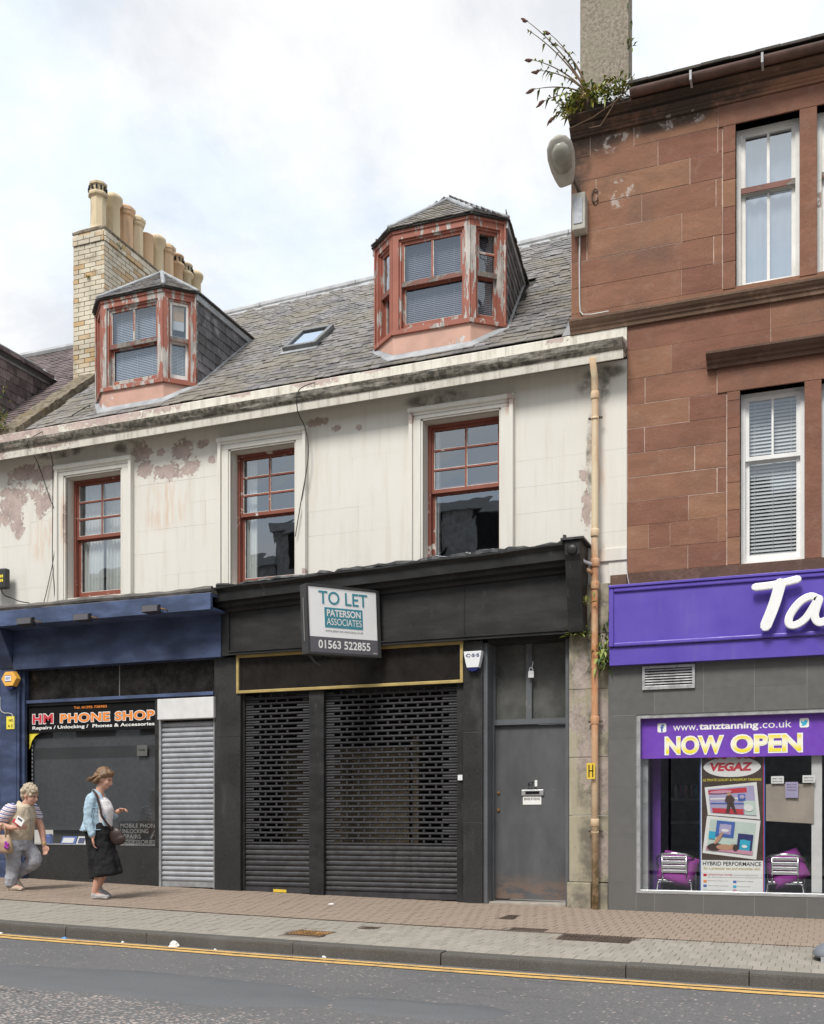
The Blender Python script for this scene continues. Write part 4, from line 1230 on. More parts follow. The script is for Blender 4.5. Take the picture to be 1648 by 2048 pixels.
    BL, BR = (xc(-1, ye[-1]) - ov, ye[-1] + .06, ze), (xc(1, ye[1]) + ov, ye[1] + .06, ze)
    A = (cx, ya, za); R = (cx, y_on_roof(cx, za) + .05, za)
    m = MB()
    for poly in ((FL, FR, A), (FR, ER, A), (ER, BR, R, A), (EL, FL, A), (BL, EL, A, R)): m.add(poly, [tuple(range(len(poly)))])
    lo = [(x, y, z - .016) for x, y, z in (EL, FL, FR, ER, BR, BL)]
    m.add(lo, [(5, 4, 3, 2, 1, 0)])
    ring = [EL, FL, FR, ER, BR, BL]
    for i in range(6): m.add([lo[i], lo[(i + 1) % 6], ring[(i + 1) % 6], ring[i]], [(0, 1, 2, 3)])
    m.build('roof_deck', M['underlay'], D)
    m = MB()
    for k, poly in enumerate(((FL, FR, A), (FR, ER, A), (ER, BR, R, A), (EL, FL, A), (BL, EL, A, R))): slate_facet(poly, .10, .12, m, k + (10 if right else 0))
    tag(m.build('roof_slates', M['slate'], D), kind='stuff')
    lift = lambda p: (p[0], p[1], p[2] + .022)
    for p, q, r in ((FL, A, .026), (FR, A, .030), (ER, A, .024), (EL, A, .024), (A, R, .034)):
        m = MB(); pts = [Vector(lift(p)).lerp(Vector(lift(q)), t / 5) for t in range(6)]
        m.tube(pts, r, 8); m.build('hip_flashing', M['lead'], D, smooth=True)
for i, d in enumerate(DORM): dormer(d, i == 1)

# skylight
S = empty('skylight', (-6.95, 1.7, RF(-6.95, 1.7)), house)
Fk = Matrix.Translation((-6.955, 1.685, RF(-6.955, 1.685))) @ Matrix.Rotation(PIT, 4, 'X')
M['sky_frame'] = plain('grey_skylight_frame', (0.16, 0.165, 0.165), 0.45)
m = rails(-.265, .265, -.01, .09, -.40, .40, .06, .06, .07, .07)
m.v = [(x, z, y) for x, y, z in m.v]; m.f = [f[::-1] for f in m.f]
m.xform(Fk).build('frame', M['sky_frame'], S, bevel=.008)
MB().box(-.20, .20, -.33, .33, .055, .062).xform(Fk).build('pane', M['glass_sky'], S)
MB().box(-.205, .205, -.335, .335, .03, .05).xform(Fk).build('inner_shade', M['white_panel'], S)
MB().box(-.29, .29, -.50, -.40, .012, .03).xform(Fk).build('apron_flashing', M['lead'], S)

# ================================================================== neighbouring house on the left, skew and brick chimney
nb = thing('neighbouring_house', 'slate roofed house with a purple slated dormer cheek at the left edge', 'house', (-13.5, 0.5, G(-13.5)))
m = MB()
NX0, NX1 = -19.0, -11.08
m.add([(NX0, .16, RF(-11, .16) - .045), (NX1, .16, RF(-11, .16) - .045), (NX1, 4.0, RF(-11, 4.0) - .045), (NX0, 4.0, RF(-11, 4.0) - .045), (NX1, 8, RF(-11, 0)), (NX0, 8, RF(-11, 0))], [(0, 1, 2, 3), (3, 2, 4, 5)])
nroof = m.build('roof', M['underlay'], nb)
m = MB()
slate_facet([(-15.5, .18, RF(-11, .18) - .02), (NX1, .18, RF(-11, .18) - .02), (NX1, 4.0, RF(-11, 4.0) - .02), (-15.5, 4.0, RF(-11, 4.0) - .02)], .12, .16, m, 77)
tag(m.build('roof_slates', M['slate_purple'], nroof), kind='stuff')
MB().tube([(NX0, 4.0, RF(-11, 4.0) + .02), (NX1, 4.0, RF(-11, 4.0) + .02)], .07, 8).build('ridge', M['zinc'], nb)
MB().box(-19, -12.62, .02, .4, 3.5, 6.24).build('wall', M['cream'], nb)
MB().box(-19, -10.935, .0, .3, -.1, 3.9).build('ground_floor_front', M['navy'], nb)
MB().box(-14.6, -11.6, -.03, .0, .75, 2.9).build('shop_window', M['black_glass'], nb); rails(-14.7, -11.5, -.06, -.001, .65, 3.0, .1, .1, .1, .1).build('shop_window_frame', M['navy_light'], nb)
m = MB(); m.profx([(y, z - .0136) for y, z in prof], -19, -12.61); m.build('cornice', M['cream_cornice'], nb)
# its dormer: slated cheek facing right, low hipped roof
D = empty('dormer', (-12.8, .6, 7), nb)
xo, ztn = -12.0, 8.24
y1 = (ztn - RF(-11, 0)) / (.85 + .006 * -4.5)
m = MB(); m.prism([(xo, .55, RF(-11, .55) - .05), (xo, .55, ztn), (xo, y1, ztn)], (0, 0, 0), (-.06, 0, 0)); m.build('cheek', M['underlay'], D)
cm = box_mesh('slate', 1.0, 1.0, .010, M['slate_purple'])
rr = random.Random(31); z = RF(-11, .55) - .02; r = 0; ex = .145
while z < ztn:
    yend = (z + ex * .5 - RF(-11, 0)) / .823 + .06
    y = .55 - (.10 if r % 2 else 0)
    while y < yend:
        w = rr.uniform(.17, .23); a, b = max(y, .55), min(y + w, yend)
        if b - a > .03: link_piece('slate', cm, D, (xo + .012, (a + b) / 2, z + ex * .72), (math.radians(90) - .06 + rr.uniform(-.02, .02), rr.uniform(-.015, .015), math.radians(90)), (b - a - .007, ex * 1.40, 1))
        y += w
    z += ex; r += 1
MB().box(xo + .02, xo + .05, .5, y1 + .03, ztn - .05, ztn + .02).build('barge_board', M['lead'], D)
E0, E1 = (xo + .10, .42, ztn + .03), (xo + .10, y1 + .08, ztn + .03)
T0, T1 = (xo - .75, 1.0, ztn + .62), (xo - .75, y1 + .72, ztn + .62)
m = MB(); m.add([E0, E1, T1, T0], [(0, 1, 2, 3)]); m.add([(x, y, z - .04) for x, y, z in (E0, E1, T1, T0)], [(3, 2, 1, 0)])
m.add([E0, E1, (E1[0], E1[1], E1[2] - .04), (E0[0], E0[1], E0[2] - .04)], [(0, 3, 2, 1)])
m.add([E0, T0, (xo - 1.6, .42, ztn + .03)], [(0, 1, 2)]); m.build('roof_deck', M['underlay'], D)
m = MB(); slate_facet([E0, E1, T1, T0], .10, .14, m, 5); tag(m.build('roof_slates', M['slate_purple'], D), kind='stuff')
MB().tube([T0, T1], .035, 8).build('ridge_flashing', M['lead'], D, smooth=True)
MB().tube([T1, E1], .03, 8).build('valley_flashing', M['lead'], D, smooth=True)
MB().box(xo - 1.6, xo - .0, .5, .56, 6.8, ztn).build('front', M['oxide'], D)
sash_window(D, Matrix.Translation((xo - 1.6, .44, 0)), .35, 1.25, 7.15, 8.1, 0.0, 7.62, (2, 1), (1, 1), mats=('oxide', 'oxide', 'tape'), fw=.04, glass='glass_dim', room_d=.12, room_e=-.02)

# raised stone skew between the two roofs
sk = empty('skew', (-10.95, 1, 7), nb)
for i, (a, b) in enumerate(((.02, .62), (.62, 1.24), (1.24, 1.85))):
    m = MB(); rr = random.Random(i); n = 7; js = [[rr.uniform(-.014, .014) for _ in range(2)] for _ in range(n + 1)]
    for k in range(n):
        ya, yb_ = a + (b - a) * k / n, a + (b - a) * (k + 1) / n
        q = lambda x, y, j, h: (x, y, RF(-11, y) + h + j)
        m.hexa([q(-11.12, ya, 0, -.1), q(-10.80, ya, 0, -.1), q(-10.80, yb_, 0, -.1), q(-11.12, yb_, 0, -.1)],
               [q(-11.11, ya, js[k][0], .16), q(-10.82, ya, js[k][1], .14), q(-10.82, yb_, js[k + 1][1], .14), q(-11.11, yb_, js[k + 1][0], .16)])
    m.build('skew_stone', M['skew'], sk)
m = MB(); m.hexa([(-11.05, .0, 6.40), (-10.80, .0, 6.40), (-10.80, .12, 6.40), (-11.05, .12, 6.40)], [(-11.0, .03, 6.56), (-10.88, .03, 6.56), (-10.84, .14, 6.68), (-11.05, .14, 6.70)])
m.build('skew_putt', M['lead'], sk, bevel=.01)

# brick chimney with its row of pots
ch = thing('brick_chimney', 'cream glazed brick chimney stack with a row of clay pots', 'chimney', (-10.95, 3.4, 8.0))
CX0, CX1, CY0, CY1, CZ0, CZ1 = -11.255, -10.65, 1.82, 5.12, 7.7, 10.42
stack = MB().box(CX0 + .012, CX1 - .012, CY0 + .012, CY1 - .012, CZ0, CZ1 - .05).build('stack', M['brick_joint'], ch)
rr = random.Random(41); course = 0.0755; z = CZ0; row = 0; bricks = []
while z < CZ1 - .02:
    top = z > CZ1 - .17
    out = .022 if CZ1 - .235 < z < CZ1 - .09 else 0.0
    for face in ('front', 'side'):
        L = (CX1 - CX0) if face == 'front' else (CY1 - CY0)
        t = -(.11 if row % 2 else 0.0)
        while t < L - .01:
            w = .222; a, b = max(t, 0), min(t + w, L); t += w
            if b - a > .03: bricks.append((face, a, b, z, out))
    z += course; row += 1
bm_ = {}
def brick_mesh(ln, ch_):
    k = round(ln, 2)
    if k not in bm_: bm_[k] = box_mesh('brick', k - .010, .06, .067, M['brick'], .003)
    return bm_[k]
bricks.sort(key=lambda b: (0 if b[0] == 'front' else b[1]))
# bricks hidden behind the roofs are left out
vis = []
for f_, a, b, z, out in bricks:
    y = CY0 if f_ == 'front' else CY0 + (a + b) / 2
    if z + course < RF(-10.9, min(y, 4.0)) - .1: continue
    vis.append((f_, a, b, z, out))
rest = MB()
for i, (f_, a, b, z, out) in enumerate(vis):
    mid = (a + b) / 2
    if f_ == 'front': pos, rz = (CX0 + mid, CY0 + .03 - out, z), 0
    else: pos, rz = (CX1 - .03 + out, CY0 + mid, z), math.pi / 2
    if i < 298:
        link_piece('brick', brick_mesh(b - a, 0), stack, (pos[0] + rr.uniform(-.002, .002), pos[1] + rr.uniform(-.002, .002), pos[2]), (0, 0, rz))
    elif f_ == 'side':
        rest.box(CX1 - .06 + out, CX1 + out, CY0 + a + .005, CY0 + b - .005, z, z + .067)
tag(rest.build('brickwork', M['brick'], stack), kind='stuff')
MB().box(CX0 - .012, CX1 + .012, CY0 - .012, CY1, CZ1 - .045, CZ1).build('cope', M['skew'], ch, bevel=.01)
m = MB(); m.prism([(CX1 + .004, CY0, CZ1), (CX1 - .6, CY0, CZ1), (CX1 - .5, CY0 + .05, CZ1 + .05), (CX1 - .1, CY0 + .05, CZ1 + .05)], (0, 0, 0), (0, 3.2, 0)); m.build('flaunching', M['skew'], ch)
ys = [2.05, 2.44, 2.77, 3.08, 3.37, 3.67, 3.97, 4.28, 4.57, 4.88]
hs = [11.26, 11.28, 11.26, 11.25, 11.10, 11.22, 11.22, 11.20, 11.18, 11.18]
for i, (y, zt) in enumerate(zip(ys, hs)):
    zb = CZ1 + .02; r = .128
    pr = [(r + .022, zb), (r + .022, zb + .06), (r + .004, zb + .09), (r, zb + .12)]
    if i in (0, 7, 8): pr += [(r - .006, zt - .24), (r + .03, zt - .215), (r + .036, zt - .19), (r + .03, zt - .165), (r - .01, zt - .15), (r - .006, zt - .06), (r + .02, zt - .045), (r + .022, zt - .012), (r + .005, zt), (r - .03, zt), (r - .04, zt - .1)]
    elif i == 4: pr += [(r + .005, zt - .03), (r + .012, zt - .02), (r + .005, zt), (r - .03, zt), (r - .04, zt - .1)]
    else: pr += [(r - .004, zt - .17), (r + .02, zt - .145), (r + .03, zt - .10), (r + .042, zt - .085), (r + .042, zt - .04), (r + .02, zt - .02), (r + .005, zt), (r - .03, zt), (r - .04, zt - .1)]
    rr = random.Random(i)
    p = MB().lathe(-10.95 + rr.uniform(-.012, .012), y, pr, 8 if i in (0, 2, 3, 6) else 18, ang=.39).build('chimney_pot', M['pot'], ch, smooth=i not in (0, 2, 3, 6))
    if i in (0, 7, 8):
        m = MB()
        for k in range(12):
            a = 2 * math.pi * k / 12
            m.lathe(-10.95 + (r + .012) * math.cos(a), y + (r + .012) * math.sin(a), [(.016, zt - .14), (.016, zt - .075)], 6)
        m.build('vent_holes', M['soot'], p)

# ================================================================== phone shop (navy shopfront)
ps = thing('phone_shopfront', 'navy blue phone shop front with black sign and dark window', 'shopfront', (-9.0, 0, G(-9)))
m = MB(); m.box(-10.93, -10.60, -.15, .10, G(-10.8) - .1, 3.14); m.box(-10.60, -10.545, -.105, .10, G(-10.6) - .1, 3.14)
m.build('pilaster', M['navy'], ps, bevel=.005)
MB().box(-10.885, -10.645, -.158, -.15, .45, 2.95).build('pilaster_panel', M['navy'], ps, bevel=.004)
MB().box(-10.95, -10.54, -.17, .10, G(-10.8) - .1, .42).build('pilaster_base', M['navy'], ps, bevel=.01)
m = MB(); m.prism([(-10.93, -.16, 3.14), (-10.93, -.46, 3.66), (-10.93, .1, 3.66), (-10.93, .1, 3.14)], (0, 0, 0), (.26, 0, 0)); m.build('console_bracket', M['navy'], ps, bevel=.008)
MB().box(-10.665, -7.295, -.20, .05, 3.115, 3.72).build('fascia_board', M['navy'], ps)
m = MB(); m.box(-10.99, -7.235, -.52, .02, 3.665, 3.70); m.box(-10.99, -7.235, -.545, -.49, 3.662, 3.872); m.box(-10.99, -7.25, -.53, .02, 3.84, 3.87)
m.build('canopy', M['navy_light'], ps, bevel=.004)
m = MB(); pts = []
for i in range(40):
    x = -11.2 + i * (3.95 / 39); pts.append((x, -.47 + .008 * math.sin(x * 7), 3.925 + .008 * math.sin(x * 3.3)))
m.tube(pts, [.042 + .006 * math.sin(i * 1.7) for i in range(40)], 8); m.profx([(.0, 3.875), (-.50, 3.875), (-.50, 3.89), (.0, 4.05)], -11.2, -7.25)
m.build('lead_capping', plain('dull_brown_lead', (0.115, 0.105, 0.095), 0.7, var=.3, bumps=.4, bscale=8), ps, smooth=False)
# transom light, sign, window, stall riser
MB().box(-10.64, -7.485, -.02, .0, 2.69, 3.125).build('transom_light', plain('grimy_black_glass', (0.017, 0.015, 0.014), 0.25, var=.5, scale=5, spec=.4), ps)
MB().box(-8.998, -8.985, -.03, -.02, 2.69, 3.115).build('transom_mullion', M['ink_midgrey'], ps)
MB().box(-10.64, -7.485, -.075, -.0, 2.645, 2.69).build('transom_rail', M['navy_light'], ps, bevel=.004)
m = MB(); m.box(-10.62, -10.545, -.05, .08, .10, 2.645); m.box(-8.405, -8.32, -.05, .08, .10, 2.645); m.box(-10.545, -8.405, -.045, .08, 2.61, 2.645); m.box(-10.545, -8.405, -.05, .08, .62, .655)
m.build('window_frame', M['black_panel'], ps)
MB().box(-10.545, -8.32, -.055, .06, G(-10.5) - .15, .62).build('stall_riser', M['granite'], ps)
m = MB(); m.box(-9.432, -9.428, -.0575, -.055, G(-10.5), .615); m.build('stall_joint', M['ink_midgrey'], ps)
MB().add([(-10.545, .003, .655), (-8.405, .003, .655), (-8.405, .003, 2.61), (-10.545, .003, 2.61)], [(0, 1, 2, 3)]).build('pane', M['glass_phone'], ps)
sgn = MB().box(-10.545, -8.405, -.022, -.006, 2.235, 2.605).build('sign_board', M['ink_black'], ps)
def outlined(s, x0, x1, z0, z1, y, mat, parent, ow=0.018, bold=.02, sp=1.0):
    letters(s, x0 - ow, x1 + ow, z0 - ow, z1 + ow, y + .0015, M['ink_white'], parent, 'letter_outline', bold=bold + .035, spacing=sp, split=True)
    letters(s, x0, x1, z0, z1, y, mat, parent, 'lettering', bold=bold, spacing=sp, split=True)
outlined('HM', -10.47, -10.115, 2.362, 2.492, -.026, M['ink_red'], sgn, .010, .035, 1.1)
outlined('PHONE SHOP', -9.99, -8.43, 2.362, 2.482, -.026, M['ink_orange'], sgn, .010, .035, 1.1)
letters('Tel. 01292 738983', -9.76, -9.205, 2.548, 2.582, -.024, M['ink_orange'], sgn, bold=.02)
letters('Repairs / Unlocking /  Phones & Accessories', -10.475, -8.43, 2.265, 2.325, -.024, M['ink_white'], sgn, bold=.022)
m = MB(); m.add([(-10.545, -.008, 2.232), (-10.36, -.008, 2.232), (-10.44, -.008, 2.19), (-10.50, -.008, 2.12), (-10.53, -.008, 2.03), (-10.545, -.008, 2.0)], [(5, 4, 3, 2, 1, 0)])
m.build('corner_sticker', M['ink_yellow'], ps)
for i, r in enumerate(('MOBILE PHONE', 'UNLOCKING', 'REPAIRS', 'ACCESSORIES')):
    z = .895 - i * .074; wd = (.60, .45, .33, .565)[i]
    letters(r, -8.995, -8.995 + wd, z, z + .056, -.003, M['ink_midgrey'], ps, bold=.004)
m = MB()
for s in (-1, 1): m.tube([(-8.46 + s * .03, -.003, .80), (-8.40 + s * .03, -.003, .86)], .006, 5)
m.tube([(-8.50, -.003, .755), (-8.46, -.003, .80)], .012, 5); m.build('window_motif', M['ink_midgrey'], ps)
MB().box(-8.735, -8.57, .008, .012, 1.87, 2.02).build('window_notice', M['ink_midgrey'], ps)
letters('CLOSED', -8.71, -8.60, 1.94, 1.965, .0065, M['ink_black'], ps, bold=.01)
# inside: drawn grey screen, display deck with phone cards
M['screen'] = plain('grey_window_screen', (0.062, 0.064, 0.067), 0.6, var=.12, scale=2)
MB().box(-10.56, -8.40, .05, .065, .86, 2.60).build('window_screen', M['screen'], ps)
MB().box(-9.06, -8.40, .040, .048, .66, .985).build('dark_backing', M['plastic_black'], ps)  # dark sheet added to darken the window behind the lettering
m = MB()
for i in range(24): m.box(-10.525, -10.512, .02, .03, .70 + i * .058, .735 + i * .058)
m.build('screen_chain', M['tape'], ps)
MB().box(-10.56, -8.40, .02, .55, .60, .665).build('display_deck', M['white_panel'], ps)
MB().box(-10.6, -8.38, .56, .58, .60, 2.65).build('inner_wall', M['ink_black'], ps)
for i, (xa, xb, k) in enumerate(((-10.05, -9.80, 'ink_blue'), (-9.78, -9.62, 'ink_white'), (-9.60, -9.42, 'ink_black'), (-9.40, -9.24, 'ink_blue'), (-9.22, -9.1, 'ink_white'))):
    m = MB(); m.hexa([(xa, .05, .666), (xb, .05, .666), (xb, .13, .666), (xa, .13, .666)], [(xa, .10, .77), (xb, .10, .77), (xb, .15, .77), (xa, .15, .77)])
    m.build('display_card', M[k], ps)
    m = MB(); m.hexa([(xa + .03, .045, .68), (xb - .03, .045, .68), (xb - .03, .06, .68), (xa + .03, .06, .68)], [(xa + .03, .085, .75), (xb - .03, .085, .75), (xb - .03, .10, .75), (xa + .03, .10, .75)])
    m.build('display_phone', M['ink_white' if k != 'ink_white' else 'ink_navy'], ps)
MB().lathe(-10.30, .12, [(.05, .666), (.055, .76), (.04, .80)], 12).build('display_tub', M['ink_blue'], ps)
# steel roller shutter over the door, with its white box
rs = empty('roller_shutter', (-7.88, -.05, .1), ps)
def slat_prof(y, z, h, d):
    return [(y, z), (y - d * .55, z + h * .10), (y - d, z + h * .38), (y - d * .85, z + h * .66), (y - d * .25, z + h * .86), (y, z + h * .94), (y + .006, z + h * .94), (y + .006, z)]
def one_slat(x0, x1, z, h, d, y, mat, parent):
    m = MB(); m.profx(slat_prof(y, z, h, d), x0, x1); return m.build('slat', mat, parent, smooth=False)
zb = G(-7.9) + .03; h = .0685; n = int((2.335 - zb - .05) / h)
for i in range(n): one_slat(-8.285, -7.475, zb + .05 + i * h, h, .020, -.045, M['steel'], rs)
MB().box(-8.285, -7.475, -.06, -.03, zb - .02, zb + .05).build('bottom_rail', M['steel_frame'], rs)
for a, b in ((-8.318, -8.285), (-7.475, -7.455)): MB().box(a, b, -.085, .02, zb - .03, 2.335).build('guide_rail', M['steel_frame'], rs)
MB().box(-8.30, -7.435, -.15, .02, 2.335, 2.61).build('shutter_box', M['white_panel'], rs, bevel=.006)

# ================================================================== black shopfront with two shutters
bs = thing('black_shopfront', 'vacant black shop front with gold framed sign and perforated shutters', 'shopfront', (-5.2, 0, G(-5.2)))
def column(x0, x1, zt, joints):
    z = G((x0 + x1) / 2) - .12; k = 0
    for zj in joints + [zt]:
        MB().box(x0, x1, -.10, .25, z, zj - .003).build('granite_slab', M['granite'], bs, bevel=.003); z = zj; k += 1
column(-7.452, -7.062, 3.12, [2.08]); column(-4.022, -3.785, 3.13, [.98, 2.05])
MB().box(-7.062, -7.035, -.04, .25, G(-7) - .1, 2.66).build('guide_rail', M['black_panel'], bs)
MB().box(-6.085, -5.880, -.075, .15, G(-6) - .1, 2.66).build('centre_post', M['black_paint'], bs, bevel=.004)
MB().box(-4.118, -4.045, -.06, .15, G(-4.1) - .1, 2.66).build('guide_rail', M['black_paint'], bs)
MB().box(-4.044, -4.0225, -.06, .15, G(-4.1) - .1, 2.66).build('jamb', M['black_panel'], bs)
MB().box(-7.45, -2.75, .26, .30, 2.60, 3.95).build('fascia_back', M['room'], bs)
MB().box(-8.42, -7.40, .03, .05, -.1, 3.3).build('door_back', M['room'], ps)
# gold framed glass sign
sb = MB().box(-7.075, -4.055, -.085, .02, 2.675, 3.10).build('sign_board', M['black_glass'], bs)
rails(-7.112, -4.022, -.125, -.086, 2.637, 3.134, .036, .036, .036, .036).build('gold_frame', M['gold'], sb, bevel=.003)
# fascia, frame strips, cornice, end corbel
MB().box(-7.30, -2.73, -.16, .05, 3.16, 3.86).build('fascia_board', M['black_panel'], bs)
m = MB(); m.box(-7.32, -7.185, -.185, -.16, 3.125, 3.84); m.box(-7.185, -2.75, -.195, -.16, 3.128, 3.162); m.box(-7.185, -2.75, -.21, -.16, 3.162, 3.178); m.box(-4.0, -3.985, -.168, -.16, 3.18, 3.80)
m.build('fascia_frame', M['black_paint'], bs)
prof2 = [(.02, 3.70), (-.19, 3.70), (-.20, 3.74), (-.27, 3.76), (-.28, 3.80), (-.34, 3.815), (-.35, 3.92), (-.37, 3.94), (-.40, 3.965), (-.40, 3.985), (-.30, 4.0), (.02, 4.07)]
n = len(prof2); m = MB()
xa, xb = -7.31, -2.715
vs = []
N = 24
for i in range(N + 1):
    x = xa + (xb - xa) * i / N
    sag = .012 * math.sin(i * .9) * (1 if i % N else 0) * .5
    vs += [(x, y, z - .02 + .032 * (x - xa) + (sag if j > 6 else 0)) for j, (y, z) in enumerate(prof2)]
fs = [tuple(range(n)), tuple(range((N + 1) * n - 1, N * n - 1, -1))]
for i in range(N):
    fs += [(i * n + j, (i + 1) * n + j, (i + 1) * n + (j + 1) % n, i * n + (j + 1) % n) for j in range(n)]
m.add(vs, fs); m.build('cornice', M['black_paint'], bs)
m = MB(); rr = random.Random(8); pts = []
for i in range(60):
    x = -7.33 + i * 4.62 / 59; pts.append((x, -.20 + rr.uniform(-.05, .05), 4.045 + .032 * (x + 7.3) - .03 + rr.uniform(-.008, .012)))
m.tube(pts, [rr.uniform(.02, .045) for _ in pts], 6); m.build('bitumen_capping', M['tar'], bs)
m = MB()
m.prism([(-2.72, -.43, 4.13), (-2.72, -.43, 3.97), (-2.72, -.40, 3.90), (-2.72, -.37, 3.70), (-2.72, -.28, 3.30), (-2.72, -.24, 3.13), (-2.72, .0, 3.13), (-2.72, .0, 4.13)], (0, 0, 0), (.175, 0, 0))
m.build('corbel', M['black_paint'], bs, bevel=.006)
m = MB()
for k in range(3): m.prism([(-2.70 + k * .05, -.375, 3.72), (-2.70 + k * .05, -.285, 3.32), (-2.70 + k * .05, -.27, 3.32), (-2.70 + k * .05, -.36, 3.72)], (0, 0, 0), (.03, 0, 0))
m.build('corbel_flute', M['black_paint'], bs)
m = MB(); m.lathe(0, 0, [(.06, 0), (.05, .02), (.02, .03)], 14); m.xform(Matrix.Translation((-2.632, -.43, 4.02)) @ Matrix.Rotation(math.pi / 2, 4, 'X')); m.build('corbel_rosette', M['black_paint'], bs)
m = MB(); m.box(-2.76, -2.50, -.46, .0, 4.13, 4.155); m.box(-2.735, -2.705, -.45, -.40, 4.155, 4.19); m.build('corbel_cap', M['tar'], bs)

# shutters: solid slats below, brick-bond perforated slats above
def perf_slat(x0, x1, z, h, odd, mat, parent):
    m = MB(); y = 0.0
    m.profx([(y, z), (y - .012, z + .003), (y - .019, z + .014), (y - .015, z + .028), (y, z + .033), (y + .006, z + .033), (y + .006, z)], x0, x1)
    zt = z + h
    sp = .158; off = sp / 2 if odd else 0
    e0 = .20 if odd else .115
    e1 = .115 if odd else .20
    for a, b in ((x0, x0 + e0), (x1 - e1, x1)):
        m.profx([(y, z + .033), (y - .010, z + .036), (y - .013, z + .046), (y - .004, z + h - .004), (y + .004, z + h - .004), (y + .004, z + .033)], a, b)
    x = x0 + .25 + off - .05
    while x < x1 - e1 - .08:
        m.box(x, x + .026, y - .012, y + .002, z + .033, zt + .002); x += sp
    return m.build('slat', mat, parent)
for x0, x1 in ((-7.035, -6.085), (-5.880, -4.118)):
    R = tag(empty('roller_shutter', ((x0 + x1) / 2, 0, G(-5.5)), bs), label='narrow left black shutter' if x0 < -7 else 'wide right black shutter')
    zb = G((x0 + x1) / 2) + .01
    MB().box(x0, x1, -.025, .01, zb - .01, zb + .06).build('bottom_rail', M['shutter_black'], R)
    h = .0655; z = zb + .06
    nsol = int(round((.685 - z) / h)); h1 = (.685 - z) / nsol
    for i in range(nsol): one_slat(x0 + .002, x1 - .002, z + i * h1, h1, .019, 0.0, M['shutter_black'], R)
    npf = 29; h2 = (2.62 - .685) / npf
    for i in range(npf): perf_slat(x0 + .002, x1 - .002, .685 + i * h2, h2, i % 2, M['perf_black'], R)
# interior seen through the holes
M['shop_tan'] = plain('tan_shop_panel', (0.30, 0.235, 0.155), 0.7, var=.15)
M['shop_floor'] = plain('dark_shop_floor', (0.10, 0.085, 0.07), 0.7)
MB().box(-7.03, -5.95, 1.0, 1.04, .05, 2.0).build('back_panel', M['shop_tan'], bs)
MB().box(-5.85, -5.05, .75, .79, .05, 1.95).build('back_panel', M['shop_tan'], bs)
MB().box(-4.98, -4.90, .7, .8, .05, 2.1).build('door_post', M['shop_tan'], bs)
MB().box(-4.32, -4.22, .6, .7, .05, 2.2).build('door_post', M['shop_tan'], bs)
m = MB(); m.add([(-7.45, .02, .06), (-3.9, .02, .06), (-3.9, 3, .06), (-7.45, 3, .06), (-7.45, .02, 2.75), (-3.9, .02, 2.75), (-3.9, 3, 2.75), (-7.45, 3, 2.75)], [(3, 2, 6, 7), (0, 3, 7, 4), (1, 5, 6, 2), (4, 7, 6, 5)])
m.build('shop_interior', M['room'], bs); MB().box(-7.45, -3.9, .16, 3, -.05, .05).build('shop_floor', M['shop_floor'], bs)
tag(MB().box(-4.098, -4.04, -.085, -.0605, 1.475, 1.54).build('key_switch', M['alarm_white'], None, origin=(-4.07, -.07, 1.5)), 'tiny pale key switch box beside the wide black shutter', 'key switch')
tag(MB().hexa([(-6.62, -.032, .075), (-6.43, -.032, .072), (-6.43, -.027, .072), (-6.62, -.027, .075)], [(-6.62, -.032, .112), (-6.43, -.032, .108), (-6.43, -.027, .108), (-6.62, -.027, .112)]).build('yellow_label', M['hivis'], None, origin=(-6.5, -.03, .09)), 'small yellow label on the foot of the narrow black shutter', 'label')

# ------------------------------------------------------------------ grey door of the house, fanlight, pier
dr = empty('door', (-3.27, .2, G(-3.3)), house)
zt_ = G(-3.3) + .03
MB().box(-3.735, -2.808, .20, .245, zt_ + .02, 2.135).build('door_leaf', M['door'], dr, bevel=.004)
m = MB(); m.box(-3.785, -3.735, -.06, .25, zt_ - .05, 3.16); m.box(-3.785, -2.755, .155, .25, 2.14, 2.205); m.box(-3.735, -3.715, .15, .20, zt_ - .05, 2.14); m.box(-2.808, -2.77, .0, .25, zt_ - .05, 3.16); m.box(-3.735, -2.808, .16, .25, 3.175, 3.22); m.box(-3.325, -3.255, .165, .25, 2.205, 3.175); m.box(-3.735, -3.705, .17, .25, 2.205, 3.175)
m.build('door_frame', M['grey_paint'], dr)
MB().box(-3.80, -2.75, -.06, .3, 3.10, 3.16).build('door_soffit', M['black_panel'], dr)
for a, b in ((-3.705, -3.325), (-3.255, -2.808)): MB().box(a, b, .215, .225, 2.205, 3.175).build('fanlight_pane', M['frost'], dr)
lp = MB().box(-3.385, -3.115, .178, .20, 1.292, 1.36).build('letter_plate', M['alu'], dr, bevel=.004)
MB().box(-3.335, -3.165, .172, .178, 1.31, 1.342).build('letter_slot', M['ink_black'], dr)
MB().box(-3.372, -3.145, .195, .20, 1.183, 1.286).build('dog_notice', M['ink_white'], dr, bevel=.002)
letters('BEWARE OF THE DOG', -3.355, -3.162, 1.236, 1.264, .194, M['ink_black'], dr, bold=.02)
for z, r in ((1.327, .018), (1.118, .022)):
    m = MB(); m.lathe(0, 0, [(r, 0), (r, .01), (r * .7, .02)], 12); m.xform(Matrix.Translation((-3.675, .2, z)) @ Matrix.Rotation(math.pi / 2, 4, 'X')); m.build('lock', M['rust_iron'], dr)
MB().box(-3.225, -3.195, .195, .20, 1.40, 1.475).build('door_sticker', M['ink_white'], dr)
letters('67', -3.31, -3.24, 1.40, 1.455, .198, M['ink_black'], dr, bold=.01); letters('67 B', -3.31, -3.20, 1.366, 1.388, .198, M['ink_black'], dr, bold=.0)
MB().box(-3.755, -3.730, .135, .155, .98, 1.27).build('lock_keep', M['grey_paint'], dr, bevel=.003)
